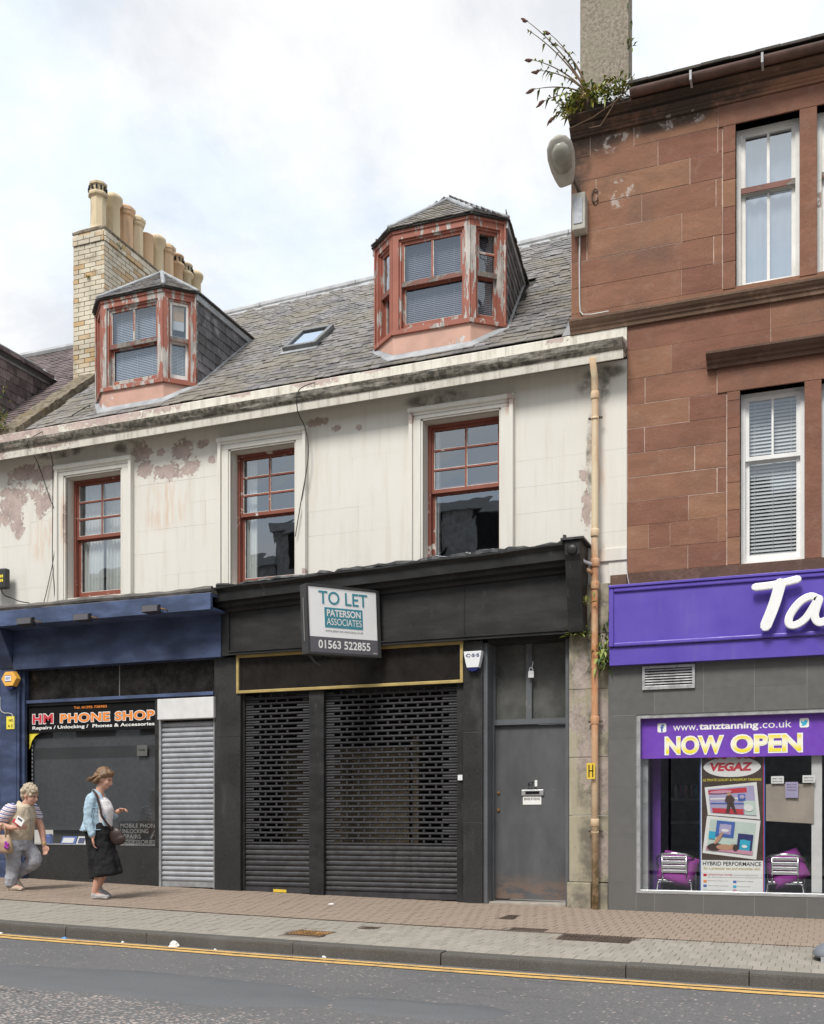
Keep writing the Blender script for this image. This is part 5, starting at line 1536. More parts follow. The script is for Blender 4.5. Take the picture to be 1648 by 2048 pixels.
MB().box(-3.735, -2.80, -.02, .26, G(-3.3) - .1, zt_ - .004).build('threshold', M['concrete'], dr, bevel=.008)
pr = empty('pier', (-2.5, 0, 0), house)
rr = random.Random(6); z = .285
for i, zj in enumerate((1.05, 1.72, 2.5, 3.13)):
    MB().box(-2.755, -2.30, -.05 + rr.uniform(-.006, .006), .3, z + .003, zj).build('pier_stone', M['pier'], pr, bevel=.006); z = zj
MB().box(-2.70, -2.295, -.055, .3, 3.135, 3.70).build('pier_stone', M['pier'], pr, bevel=.006)
MB().box(-2.775, -2.495, -.085, .3, G(-2.6) - .12, .283).build('plinth_stone', M['pier'], pr, bevel=.012); MB().box(-2.488, -2.30, -.08, .3, G(-2.4) - .12, .278).build('plinth_stone', M['pier'], pr, bevel=.012)

# ================================================================== red sandstone tenement
tn = thing('sandstone_tenement', 'red sandstone tenement with white sash windows and moulded courses', 'building', (0, .2, G(0)))
TX1 = 3.2
UPO = (-.915, -.255, 6.83, 8.625); UPO2 = (-.08, .58, 6.83, 8.625)
LOO = (-.868, -.205, 3.80, 5.70); LOO2 = (-.035, .628, 3.80, 5.70)
def walled(x0, x1, z0, z1, opens, y0, y1, m):
    xs = sorted({x0, x1, *[o[0] for o in opens], *[o[1] for o in opens]})
    for a, b in zip(xs, xs[1:]):
        o = [o for o in opens if o[0] <= a and b <= o[1]]
        if not o: m.box(a, b, y0, y1, z0, z1)
        else:
            if o[0][2] > z0: m.box(a, b, y0, y1, z0, o[0][2])
            if o[0][3] < z1: m.box(a, b, y0, y1, o[0][3], z1)
m = MB()
walled(-2.742, TX1, 6.60, 9.05, [UPO, UPO2], .0025, .45, m)
walled(-2.096, TX1, 3.60, 6.60, [LOO, LOO2], .0025, .45, m)
m.box(-2.742, -2.40, .45, 6.0, 6.55, 9.6)
twall = m.build('wall', M['lime'], tn)
rr = random.Random(51)
def course(z0, z1, x0, x1, joints, opens, mat='red'):
    xs = [x0] + [j for j in joints if x0 < j < x1] + [x1]
    for a, b in zip(xs, xs[1:]):
        m = MB(); g = rr.choice((.002, .0035, .005)); d = rr.uniform(-.004, .0)
        m.hexa([(a + g, d, z0 + g), (b - g, d + rr.uniform(-.002, .002), z0 + g), (b - g, .006, z0 + g), (a + g, .006, z0 + g)],
               [(a + g, d + rr.uniform(-.002, .002), z1 - g), (b - g, d, z1 - g), (b - g, .006, z1 - g), (a + g, .006, z1 - g)])
        m.build('stone', M[mat], twall)
LOW = [(6.325, 6.60, []), (6.001, 6.325, [-1.60]), (5.706, 6.001, [-1.897]), (5.438, 5.706, [-1.41]), (5.158, 5.438, [-1.902]), (4.885, 5.158, [-1.351]), (4.613, 4.885, [-1.11]), (4.337, 4.613, [-1.419]), (4.065, 4.337, [-1.858, -1.62, -1.10]), (3.80, 4.065, [-1.425])]
for z0, z1, js in LOW:
    xr = -1.01 if z1 < 5.72 else (-1.11 if z1 < 6.05 else TX1)
    js2 = js + ([-.55, .3, 1.1, 1.9] if xr == TX1 else [])
    course(z0, z1, -2.096, xr, js2, [])
    if xr < 0:
        course(z0, z1, .78 if z1 < 5.72 else .87, TX1, [1.5, 2.4], [])
UPC = [(6.76, 6.85, []), (6.85, 7.14, [-2.559, -1.495]), (7.14, 7.449, [-1.147]), (7.449, 7.768, [-2.559, -1.489]), (7.768, 8.076, [-1.933, -1.123]), (8.076, 8.363, [-2.453, -1.401]), (8.363, 8.64, [-1.752, -1.103]), (8.64, 8.86, [-2.52, -2.02])]
for z0, z1, js in UPC:
    xr = -1.055 if z1 > 6.9 else TX1
    if z1 > 8.7: course(z0, z1, -2.742, -1.10, js, [], 'red'); course(z0, z1, .78, TX1, [1.6], [])
    else:
        course(z0, z1, -2.742, xr, js, [])
        if xr < 0: course(z0, z1, .73, TX1, [1.5, 2.3], [])
# window margins: alternating dressed stones, lintels, mullions, sills
def margins(o, o2, xl, xr_, lint_z, lint_x):
    z = o[2]; i = 0
    while z < o[3] - .01:
        zt = min(z + .30 + (.0 if i % 2 else .0), o[3])
        for a, b in ((xl, o[0]), (o2[1], xr_)):
            MB().box(a + .003, b, -.012, .14, z + .002, zt - .002).build('margin_stone', M['red'], twall, bevel=.003)
        z = zt; i += 1
    MB().box(o[1], o2[0], -.012, .14, o[2], o[3]).build('mullion', M['red'], twall, bevel=.004)
    MB().box(lint_x[0], lint_x[1], -.016, .14, o[3], lint_z).build('lintel', M['red'], twall, bevel=.004)
margins(UPO, UPO2, -1.05, .72, 8.855, (-1.095, .77)); margins(LOO, LOO2, -1.005, .77, 5.975, (-1.105, .865))
m = MB(); m.box(-2.09, TX1, -.03, .02, 3.672, 3.795); m.build('sill_course', M['red_dark'], tn, bevel=.004)
MB().box(-2.285, -2.10, -.02, .02, 3.675, 3.79).build('sill_return', M['red_dark'], tn)
def mould(name, z0, z1, dep, x0, x1, mat='red_dark'):
    h = z1 - z0
    m = MB(); m.profx([(.01, z0), (-dep * .35, z0), (-dep * .4, z0 + h * .22), (-dep * .55, z0 + h * .3), (-dep * .6, z0 + h * .45), (-dep * .8, z0 + h * .55), (-dep * .92, z0 + h * .68), (-dep, z0 + h * .75), (-dep, z0 + h * .9), (-dep * .9, z0 + h * .95), (.01, z1)], x0, x1)
    return m.build(name, M[mat], tn)
mould('string_course', 6.60, 6.765, .11, -2.745, TX1); mould('hood_mould', 5.965, 6.13, .17, -1.215, .95)
mould('string_course', 8.86, 8.97, .10, -2.742, TX1, 'red'); mould('eaves_cornice', 8.97, 9.045, .20, -2.742, TX1, 'red_dark')
for k, (o, o2, zr) in enumerate(((UPO, UPO2, 7.94), (LOO, LOO2, 4.965))):
    for j, oo in enumerate((o, o2)):
        w = empty('window', ((oo[0] + oo[1]) / 2, 0, oo[2]), tn)
        F = Matrix.Identity(4)
        if k == 0: sash_window(w, F, oo[0], oo[1], oo[2], oo[3], .13, zr, (2, 1), (2, 1), mats=('white_sash', 'white_sash', 'white_sash'), glass='glass_milky', room='room_pale', up_mats='white_sash', rail='oxide_rail', fw=.045)
        else:
            sash_window(w, F, oo[0], oo[1], oo[2] + .004, oo[3], .13, zr, (2, 1), (1, 1), mats=('white_paint', 'white_paint', 'white_paint'), glass='glass_dim', room='room', fw=.045, bead=False, sill=.05)
            blind_part(w, F, oo[0] + .05, oo[1] - .05, .265, oo[2] + .05, oo[3] - .05, M['blind_white'], .040, tilt=.45)
        if k == 0:
            curtain(w, F, oo[0] + .03, oo[1] - .03, .29, oo[2], oo[3], plain('grey_blue_net', (.50, .55, .60), .9, var=.06), 5, .012, 'net_curtain')
# gutter, slate edge, chimney
m = MB(); n = 12
pts = []
for i in range(n + 1):
    a = math.pi * i / n; pts.append((-.245 - .065 * math.cos(a), 9.105 - .07 * math.sin(a)))
pts += [(-.245 + .055 * math.cos(math.pi * i / n), 9.105 - .06 * math.sin(math.pi * i / n)) for i in range(n + 1)]
m.profx(pts, -2.02, TX1)
gut = m.build('gutter', plain('brown_gutter_paint', (0.10, 0.052, 0.040), .5, var=.3), tn)
for x in (-1.36, -.62, .1, .9): MB().box(x - .012, x + .012, -.325, -.16, 9.02, 9.125).build('gutter_bracket', M['zinc'], gut)
m = MB(); slate_facet([(-2.05, -.31, 9.135), (TX1, -.31, 9.135), (TX1, 3.2, 11.24), (-2.05, 3.2, 11.24)], .16, .25, m, 3, thick=.022, tilt=.035)
tr = MB(); tr.add([(-2.74, -.18, 9.05), (TX1, -.18, 9.05), (TX1, 3.2, 11.08), (-2.74, 3.2, 11.08)], [(0, 1, 2, 3)])
tr = tr.build('roof', M['underlay'], tn); tag(m.build('roof_slates', M['slate'], tr), kind='stuff')
tc = empty('chimney', (-2.43, .5, 9.1), tn)
MB().box(-2.714, -2.152, .35, .62, 9.0, 13.4).build('stack', M['harl'], tc, bevel=.012)
MB().box(-2.20, -2.14, .34, .60, 9.0, 13.4).build('stack_margin', M['harl'], tc, bevel=.004)
m = MB(); m.hexa([(-2.52, .20, 9.30), (-2.08, .20, 9.32), (-2.08, .36, 9.42), (-2.52, .36, 9.42)], [(-2.52, .19, 9.33), (-2.06, .19, 9.36), (-2.06, .345, 9.66), (-2.52, .345, 9.62)]); m.build('lead_saddle', M['lead'], tc)
m = MB(); m.box(-2.735, -2.45, -.16, .36, 9.05, 9.30); m.build('lead_block', M['red_dark'], tc, bevel=.02)
m = MB(); m.box(-2.55, TX1, -.17, .36, 9.04, 9.09); m.build('wall_head', M['red_dark'], tn)

# ================================================================== tanning shop
ts = thing('tanning_shopfront', 'purple and grey tiled tanning shop front with large window', 'shopfront', (-.9, 0, G(-.9)))
MB().box(-2.292, -2.262, -.10, .3, G(-2.2) - .1, 2.74).build('edge_trim', M['tile'], ts)
bk = MB(); walled(-2.285, 1.6, G(-1) - .2, 2.80, [(-1.98, .30, .195, 2.18)], -.0985, .1, bk); bk = bk.build('tile_bed', M['grout'], ts)
def tile(x0, x1, z0, z1):
    g = .0018
    MB().box(x0 + g, x1 - g, -.1005, -.09, z0 + g, z1 - g).build('tile', M['tile'], bk)
vx = [-1.776, -1.245, -.711, -.178, .355, .889]
zj = [-.24, .29, .83, 1.368, 1.905, 2.44, 2.78]
for a, b in zip(zj, zj[1:]):
    if b <= 2.19: tile(-2.285, -1.98, a if a > .19 else a, b)
tile(-2.285, -1.776, 2.18, 2.44); tile(-2.285, -1.98, 1.905, 2.178)
for a, b in zip(vx, vx[1:]):
    tile(a, b, 2.18, 2.44)
    if a < .3: tile(a, min(b, 1.6), -.24, .195)
tile(-1.98, -1.776, -.24, .195)
tile(-2.285, -1.245, 2.44, 2.78)
for a, b in zip(vx[1:] + [.889], vx[2:] + [1.6]): tile(a, b, 2.44, 2.78)
tile(.889, 1.6, -.24, .288)
for a, b in zip(zj, zj[1:]):
    if b <= 2.19 and a >= .19: tile(.30, .89, a, b)
    if b <= 2.44 and a >= .19: tile(.89, 1.6, a, b)
tile(.30, .89, 1.905, 2.178)
# fascia
fb = MB().box(-2.262, 1.7, -.20, .02, 2.945, 3.60).build('fascia_board', M['purple'], ts)
rails(-2.265, 1.7, -.225, -.20, 2.94, 3.602, .055, .05, .045, .05).build('fascia_moulding', M['purple'], ts, bevel=.012)
MB().box(-2.265, 1.7, -.24, -.05, 3.602, 3.63).build('fascia_capping', M['purple'], ts, bevel=.004)
MB().box(-2.262, 1.7, -.195, -.08, 2.735, 2.935).build('lower_fascia', M['purple'], ts, bevel=.003)
def brush(strokes, rad, y, mat, parent):
    m = MB()
    for si, (st, r) in enumerate(strokes):
        fine = []
        P4 = [Vector((p[0], 0, p[1])) for p in st]
        k = len(P4)
        for i in range(k - 1):
            p0, p1, p2, p3 = P4[max(i - 1, 0)], P4[i], P4[i + 1], P4[min(i + 2, k - 1)]
            for t in range(6):
                s = t / 6
                fine.append(0.5 * ((2 * p1) + (-p0 + p2) * s + (2 * p0 - 5 * p1 + 4 * p2 - p3) * s * s + (-p0 + 3 * p1 - 3 * p2 + p3) * s ** 3))
        fine.append(P4[-1])
        d0 = (fine[0] - fine[1]).normalized(); d1 = (fine[-1] - fine[-2]).normalized()
        pts = [fine[0] + d0 * r * .95, fine[0] + d0 * r * .7] + fine + [fine[-1] + d1 * r * .7, fine[-1] + d1 * r * .95]
        rad_ = [r * .3, r * .72] + [r] * len(fine) + [r * .72, r * .3]
        s0 = len(m.v)
        m.tube(pts, rad_, 12)
        for i in range(s0, len(m.v)):
            x, yy, z = m.v[i]; m.v[i] = (x, y + max(-.02, min(.02, yy * 1.3)) - .003 * si, z)
    return m.build('letter', mat, parent, smooth=False)
brush([([(-.69, 3.475), (-.5, 3.485), (-.27, 3.525)], .042), ([(-.44, 3.49), (-.50, 3.28), (-.585, 3.06)], .060)], 0, -.285, M['letter_white'], fb)
brush([([(-.06, 3.30), (-.14, 3.335), (-.25, 3.28), (-.345, 3.15), (-.35, 3.06), (-.28, 3.05), (-.18, 3.12), (-.07, 3.30)], .042), ([(-.055, 3.30), (-.10, 3.14), (-.06, 3.06), (.03, 3.08)], .042)], 0, -.285, M['letter_white'], fb)
brush([([(.14, 3.32), (.08, 3.06)], .042), ([(.11, 3.18), (.22, 3.32), (.30, 3.28), (.27, 3.10), (.36, 3.06)], .042)], 0, -.285, M['letter_white'], fb)
brush([([(.46, 3.33), (.70, 3.33), (.46, 3.06), (.72, 3.07)], .042)], 0, -.285, M['letter_white'], fb)
# louvred vent
v = empty('vent', (-1.62, -.1, 2.58), ts)
rails(-1.908, -1.336, -.125, -.10, 2.455, 2.718, .028, .028, .028, .028).build('vent_frame', M['alu'], v)
MB().box(-1.88, -1.364, -.103, -.1005, 2.483, 2.69).build('vent_back', M['ink_black'], v)
for i in range(7):
    z = 2.486 + i * .0296
    m = MB(); m.hexa([(-1.88, -.122, z), (-1.364, -.122, z), (-1.364, -.119, z - .001), (-1.88, -.119, z - .001)], [(-1.88, -.106, z + .019), (-1.364, -.106, z + .019), (-1.364, -.103, z + .018), (-1.88, -.103, z + .018)]); m.build('louvre', M['alu'], v)
# window
rails(-1.98, .30, -.09, .02, .195, 2.18, .045, .045, .022, .042).build('window_frame', M['alu'], ts, bevel=.003)
MB().add([(-1.935, -.007, .217), (.255, -.007, .217), (.255, -.007, 2.138), (-1.935, -.007, 2.138)], [(0, 1, 2, 3)]).build('pane', M['glass_shop'], ts)
MB().box(-1.98, .30, -.105, -.09, .18, .20).build('window_sill', M['alu'], ts)
# inside
MB().box(-2.05, .5, .02, 2.6, -.14, -.10).build('shop_floor', M['shop_floor'], ts)
m = MB(); m.add([(-1.96, .03, -.1), (.5, .03, -.1), (.5, 2.6, -.1), (-1.96, 2.6, -.1), (-1.96, .03, 2.4), (.5, .03, 2.4), (.5, 2.6, 2.4), (-1.96, 2.6, 2.4)], [(3, 2, 6, 7), (1, 5, 6, 2), (4, 7, 6, 5)])
m.build('shop_interior', M['room'], ts); MB().box(-1.99, -1.96, .03, 2.6, -.1, 2.4).build('side_wall', M['purple_wall'], ts)
MB().box(-1.87, -1.78, .40, .43, -.1, 2.13).build('side_wall_stand_in', M['purple_wall'], ts); MB().box(-1.94, -1.87, .05, .16, .22, 2.13).build('inner_post', M['alu'], ts); MB().box(-.135, -.03, .06, .17, .22, 2.13).build('inner_post', M['white_panel'], ts)  # purple board added to stand in for the lit side wall
m = MB()
for z in (.95, 1.25): m.box(-1.85, -1.1, 1.8, 2.1, z, z + .03)
m.build('shelf', M['room_pale'], ts)
rr = random.Random(9)
for k in range(11):
    x = -1.8 + k * .065; MB().lathe(x, 1.9, [(.02, 1.28), (.022, 1.36 + rr.uniform(0, .05)), (.012, 1.42 + rr.uniform(0, .03)), (.012, 1.45)], 8).build('bottle', M[rr.choice(('ink_pink', 'ink_white', 'magenta', 'ink_cyan', 'ink_black'))], ts)

# banner across the top of the window
bn = tag(MB().box(-1.932, .25, -.018, -.0115, 1.69, 2.137).build('window_banner', M['purple_lt'], None, origin=(-.9, -.015, 1.9)), 'purple banner reading NOW OPEN across the top of the window', 'banner')
letters('www.', -1.583, -1.315, 1.995, 2.052, -.0205, M['ink_white'], bn)
letters('tanztanning', -1.30, -.675, 1.975, 2.072, -.0205, M['ink_white'], bn, bold=.028)
letters('.co.uk', -.66, -.335, 1.997, 2.078, -.0205, M['ink_white'], bn)
for s0, s1, z0, z1 in (('NOW', '', 0, 0), ('OPEN', '', 0, 0)):
    a, b = (-1.665, -1.045) if s0 == 'NOW' else (-.955, -.232)
    letters(s0, a - .012, b + .012, 1.722, 1.938, -.0205, M['ink_white'], bn, 'letter_outline', bold=.055, split=True)
    n = NT('yellow_fade_print'); zz = n.xyz(2); f = n.math('ABSOLUTE', n.math('SUBTRACT', zz, 1.84))
    n.set(color=n.mix(n.rng(f, .0, .085), (.80, .79, .62), (.78, .66, .03)), rough=.5)
    letters(s0, a + .004, b - .004, 1.738, 1.922, -.0225, n.mat, bn, 'lettering', bold=.03, split=True)
def rsq(x0, x1, z0, z1, y, mat, name, parent, r=.018):
    m = MB(); pts = []
    for cx, cz, a0 in ((x1 - r, z0 + r, -90), (x1 - r, z1 - r, 0), (x0 + r, z1 - r, 90), (x0 + r, z0 + r, 180)):
        for i in range(5): a = math.radians(a0 + i * 22.5); pts.append((cx + r * math.cos(a), y, cz + r * math.sin(a)))
    m.add(pts, [tuple(range(len(pts)))]); return m.build(name, mat, parent)
rsq(-1.754, -1.657, 1.982, 2.083, -.0205, M['ink_white'], 'icon_square', bn); letters('f', -1.722, -1.682, 1.988, 2.07, -.0225, M['ink_blue'], bn, bold=.04)
rsq(-.254, -.159, 1.991, 2.091, -.0205, M['ink_white'], 'icon_square', bn)
m = MB(); m.add([(x, -.0225, z) for x, z in ((-.238, 2.015), (-.215, 2.008), (-.19, 2.02), (-.178, 2.045), (-.17, 2.068), (-.185, 2.062), (-.195, 2.07), (-.21, 2.06), (-.212, 2.048), (-.24, 2.065), (-.236, 2.04), (-.225, 2.028))], [tuple(range(12))]); m.build('icon_bird', M['ink_cyan'], bn)
PD = -.245
# tall poster stand
po = thing('poster', 'tall tanning poster with two tilted photographs behind the shop window', 'poster', (-.95, .055, .2))
MB().box(-1.30, -.61, PD + .30, PD + .315, .05, 1.74).build('backing', M['ink_brown'], po)
for x0, x1, k in ((-1.30, -1.288, 'ink_blue'), (-1.288, -1.28, 'ink_white'), (-.63, -.622, 'ink_red'), (-.622, -.61, 'ink_blue')): MB().box(x0, x1, PD + .2965, PD + .30, .05, 1.74).build('edge_stripe', M[k], po)
m = MB(); m.add([(-.957 + .305 * math.copysign(abs(math.cos(a)) ** .8, math.cos(a)), PD + .298, 1.585 + .11 * math.copysign(abs(math.sin(a)) ** 1.25, math.sin(a))) for a in [2 * math.pi * i / 40 for i in range(40)]], [tuple(range(40))]); m.build('logo_panel', M['ink_white'], po)
letters('VEGAZ', -1.19, -.735, 1.54, 1.635, PD + .296, M['ink_red'], po, bold=.05, shear=.15)
for i, c in enumerate('NEW'):
    x = -1.19 + i * .075
    m = MB(); m.lathe(0, 0, [(.034, 0), (.034, .001)], 16); m.xform(Matrix.Translation((x, PD + .297, 1.705)) @ Matrix.Rotation(math.pi / 2, 4, 'X')); m.build('disc', M['ink_red'], po)
    letters(c, x - .016, x + .016, 1.688, 1.722, PD + .2945, M['ink_yellow'], po, bold=.02)
for i, c in enumerate('BED'):
    x = -.88 + i * .075
    m = MB(); m.lathe(0, 0, [(.034, 0), (.034, .001)], 16); m.xform(Matrix.Translation((x, PD + .297, 1.705)) @ Matrix.Rotation(math.pi / 2, 4, 'X')); m.build('disc', M['ink_red'], po)
    letters(c, x - .016, x + .016, 1.688, 1.722, PD + .2945, M['ink_yellow'], po, bold=.02)
letters('ULTIMATE LUXURY & MAXIMUM TANNING', -1.265, -.648, 1.43, 1.458, PD + .298, M['ink_yellow'], po, bold=.01, shear=.1)
def quad(pts, y, mat, parent, name): return MB().add([(p[0], y, p[1]) for p in pts], [tuple(range(len(pts)))]).build(name, mat, parent)
def sub(q, u0, u1, v0, v1):
    def at(u, v):
        a = Vector(q[0]).lerp(Vector(q[1]), u); b = Vector(q[3]).lerp(Vector(q[2]), u); return tuple(a.lerp(b, v))
    return [at(u0, v0), at(u1, v0), at(u1, v1), at(u0, v1)]
_z = [0]
def zo():
    _z[0] += 1; return .0005 * _z[0]
q1 = [(-1.214, 1.056), (-.661, 1.006), (-.698, 1.415), (-1.249, 1.363)]
q2 = [(-1.272, .634), (-.701, .567), (-.657, .993), (-1.223, 1.048)]
quad(q1, PD + .2975, M['ink_white'], po, 'photo_border'); quad(sub(q1, .06, .94, .08, .92), PD + .296, M['ink_lilac'], po, 'photo')
for (a, b, c, d), k in (((.06, .80, .74, .88), 'ink_red'), ((.08, .74, .55, .60), 'ink_white'), ((.08, .74, .40, .44), 'ink_blue'), ((.10, .70, .10, .26), 'ink_red'), ((.72, .94, .10, .50), 'ink_mint'), ((.62, .76, .50, .70), 'ink_blue')): quad(sub(q1, a, b, c, d), PD + .2945 - zo(), M[k], po, 'photo_shape')
for pts, k in ((((.36, .12), (.42, .12), (.46, .36), (.52, .14), (.57, .12), (.52, .46), (.56, .56), (.50, .68), (.40, .66), (.36, .50), (.41, .44)), 'ink_brown'), (((.43, .66), (.49, .66), (.50, .80), (.45, .84), (.41, .76)), 'ink_tan')):
    quad([sub(q1, u, u, v, v)[0] for u, v in pts], PD + .287, M[k], po, 'photo_figure')
quad(q2, PD + .2965, M['ink_white'], po, 'photo_border'); quad(sub(q2, .07, .93, .09, .92), PD + .295, M['ink_mint'], po, 'photo')
for (a, b, c, d), k in (((.20, .54, .48, .90), 'ink_blue'), ((.26, .48, .56, .82), 'ink_lilac'), ((.62, .90, .18, .62), 'ink_navy'), ((.67, .86, .20, .46), 'ink_cyan'), ((PD + .30, .92, .10, .20), 'ink_pink'), ((.08, .20, .40, .60), 'ink_cyan')): quad(sub(q2, a, b, c, d), PD + .2935 - zo(), M[k], po, 'photo_shape')
def oval(q, cu, cv, ru, rv_, y, mat, rot=0.0):
    pts = []
    for i in range(20):
        a = 2 * math.pi * i / 20; x, z = ru * math.cos(a), rv_ * math.sin(a)
        u, v = cu + x * math.cos(rot) - z * math.sin(rot), cv + x * math.sin(rot) + z * math.cos(rot)
        pts.append(sub(q, u, u, v, v)[0])
    quad(pts, y, M[mat], po, 'photo_figure')
oval(q2, .22, .20, .15, .10, PD + .2860, 'ink_brown', .3); oval(q2, .40, .22, .16, .075, PD + .2855, 'ink_tan', .1); oval(q2, .55, .26, .055, .07, PD + .2850, 'ink_tan'); oval(q2, .60, .24, .05, .09, PD + .2845, 'ink_brown'); oval(q2, .27, .44, .035, .18, PD + .2840, 'ink_tan', -.35)
oval(q2, .37, .70, .10, .13, PD + .2862, 'ink_lilac'); oval(q2, .37, .66, .07, .035, PD + .2856, 'ink_white'); oval(q2, .76, .36, .09, .12, PD + .2862, 'ink_cyan', .4); oval(q2, .76, .30, .05, .04, PD + .2856, 'ink_white')
oval(q1, .70, .62, .05, .06, PD + .2862, 'ink_lilac'); oval(q1, .30, .80, .22, .05, PD + .2862, 'ink_pink'); oval(q1, .80, .30, .09, .10, PD + .2862, 'ink_white')
MB().box(-1.28, -.63, PD + .2985, PD + .30, .05, .555).build('text_panel', M['ink_white'], po)
letters('HYBRID PERFORMANCE', -1.268, -.65, .495, .54, PD + .2965, M['ink_black'], po, bold=.012)
letters('for a premium tan and smoother skin', -1.26, -.66, .44, .482, PD + .2965, M['ink_gold'], po, bold=.008, shear=.2)
letters('UNIQUE FACIAL TANNER', -1.215, -.95, .385, .402, PD + .2965, M['ink_red'], po, bold=.01)
for i, (x, z, s) in enumerate(((-.94, .385, 'combining UV light with red'), (-1.215, .36, 'light LED therapy for an enhanced tan and anti ageing skin care'), (-1.215, .32, 'Optimised reflector unit'), (-1.215, PD + .30, 'tanning for an all round tan'), (-.90, .32, 'Bluetooth wireless'), (-.90, PD + .30, 'music connection'), (-1.215, .265, 'Smart cooling technology'), (-.90, .262, 'Refreshing mist'), (-1.215, .215, 'A choice of lighting'), (-.9, .215, 'Voice guide'))):
    letters(s, x, x + len(s) * .0092, z, z + .013, PD + .2965, M['ink_midgrey'], po, bold=0)
for x, z, k in ((-1.262, .375, 'ink_red'), (-1.262, .305, 'ink_orange'), (-.945, .305, 'ink_blue'), (-1.262, .255, 'ink_blue'), (-.945, .252, 'ink_cyan'), (-1.262, .21, 'ink_mint'), (-.945, .21, 'ink_pink')): quad([(x, z), (x + .036, z), (x + .036, z + .028), (x, z + .028)], PD + .2965, M[k], po, 'bullet')
# paper sheets on the right
M['kraft'] = plain('beige_paper_sheet', (0.36, 0.31, 0.26), .8, var=.1, scale=4)
m = MB(); m.grid(lambda u, v: (-.60 + .49 * u, .045 + .008 * math.sin(u * 7 + v * 3), .99 + .40 * v - .03 * u * (1 - v)), 12, 8); tag(m.build('paper_sheet', M['kraft'], None, origin=(-.35, .045, 1.2)), 'creased beige paper sheet hung behind the window right of the poster', 'paper')
for x0, x1, z0, z1, lb in ((-.545, -.415, 1.395, 1.475, 'leftmost white notice above the beige paper sheet'), (-.40, -.27, 1.24, 1.41, 'pale blue printed notice overlapping the beige paper sheet'), (-.225, -.10, 1.40, 1.48, 'rightmost white notice above the beige paper sheet')):
    t = tag(MB().box(x0, x1, .015, .018, z0, z1).build('paper_notice', M['ink_white'] if z1 > 1.42 else M['ink_lilac'], None, origin=((x0 + x1) / 2, .016, z0)), lb, 'notice')
    for i in range(3 if z1 < 1.42 else 2): letters('PRIVATE AND' if i else 'SPRAY TANS', x0 + .015, x1 - .015, z1 - .035 - i * .03, z1 - .02 - i * .03, .0135, M['ink_grey'], t, bold=.01)

# chairs with cushions
def chair(cx, cy, label):
    t = thing('bistro_chair', label, 'chair', (cx, cy, -.10), 'aluminium chairs in the shop window')
    w = .135; zs = .315
    seat = MB().box(cx - .18, cx + .18, cy + .03, cy + .40, zs - .012, zs + .006).build('seat', M['alu'], t, bevel=.005)
    for s in (-1, 1):
        MB().tube([(cx + s * w, cy, .60), (cx + s * w, cy + .005, .45), (cx + s * w, cy + .03, zs)], .011, 8).build('back_post', M['chrome'], t, smooth=True)
        MB().tube([(cx + s * .185, cy + .03, zs - .02), (cx + s * .20, cy - .02, .08), (cx + s * .205, cy - .04, -.10)], .012, 8).build('leg', M['chrome'], t, smooth=True)
        MB().tube([(cx + s * .19, cy + .40, .45), (cx + s * .195, cy + .40, zs), (cx + s * .205, cy + .44, -.10)], .012, 8).build('leg', M['chrome'], t, smooth=True)
    MB().tube([(cx - .185, cy + .03, zs - .02), (cx + .185, cy + .03, zs - .02)], .010, 8).build('cross_bar', M['chrome'], t, smooth=True)
    pts = [(cx - .20, cy + .40, .46), (cx - .225, cy + .22, .50), (cx - .20, cy + .06, .575), (cx - .13, cy, .612), (cx, cy - .02, .622), (cx + .13, cy, .612), (cx + .20, cy + .06, .575), (cx + .225, cy + .22, .50), (cx + .20, cy + .40, .46)]
    MB().tube(pts, .013, 8).build('arm_rail', M['chrome'], t, smooth=True)
    for i in range(4):
        z = .40 + i * .052
        MB().box(cx - w, cx + w, cy - .012 + .004 * (3 - i), cy - .004 + .004 * (3 - i), z, z + .033).build('back_slat', M['alu'], t, bevel=.003)
def cushion(cx, cy, cz, r, label):
    m = MB(); n = 14
    def sheet(sg):
        def fn(u, v):
            a, b = u * 2 - 1, v * 2 - 1
            th = .075 * max(0, (1 - a ** 4) * (1 - b ** 4)) ** .5
            pin = 1 - .10 * (abs(a * b))
            return (a * .205 * (1.0 + .08 * abs(a * b)) * pin, sg * th, b * .19 * pin)
        return fn
    m.grid(sheet(1), n, n, flip=True); m.grid(sheet(-1), n, n)
    m.xform(Matrix.Translation((cx, cy, cz)) @ Matrix.Rotation(r, 4, 'Y') @ Matrix.Rotation(-.2, 4, 'X'))
    tag(m.build('cushion', M['magenta'], None, smooth=True, origin=(cx, cy, cz - .15)), label, 'cushion', 'magenta cushions on the shop chairs')
chair(-1.60, .20, 'aluminium slat-back chair left of the tall poster'); chair(-.41, .20, 'aluminium slat-back chair right of the tall poster')
cushion(-1.57, .30, .44, .28, 'magenta cushion on the chair left of the poster'); cushion(-.40, .30, .46, -.45, 'magenta cushion on the chair right of the poster')

# ================================================================== things fixed to the facades
# TO LET light box, swung out from the fascia
A0 = Vector((-5.60, -1.10, 0)); A1 = Vector((-5.055, -.22, 0))
F, L = local(A0, A1)
F = F @ Matrix.Translation((0, 0, 3.335)) @ Matrix.Rotation(math.radians(-2.4), 4, 'Y')
tl = thing('letting_sign', 'white and grey TO LET sign box jutting out over the black shop', 'sign', (-5.3, -.66, 2.9))
H2 = .405
MB().box(0, L, 0, .13, -H2, H2).xform(F).build('sign_box', M['plastic_black'], tl, bevel=.006)
rails(-.004, L + .004, -.014, .0, -H2 - .004, H2 + .004, .03, .05, .03, .03).xform(F).build('sign_frame', M['plastic_black'], tl, bevel=.003)
x0, x1 = .026, L - .046
face = MB().box(x0, x1, -.006, .0, -H2 + .026, H2 - .026).xform(F).build('sign_face', plain('white_sign_acrylic', (.87, .87, .87), .4, var=.02), tl)
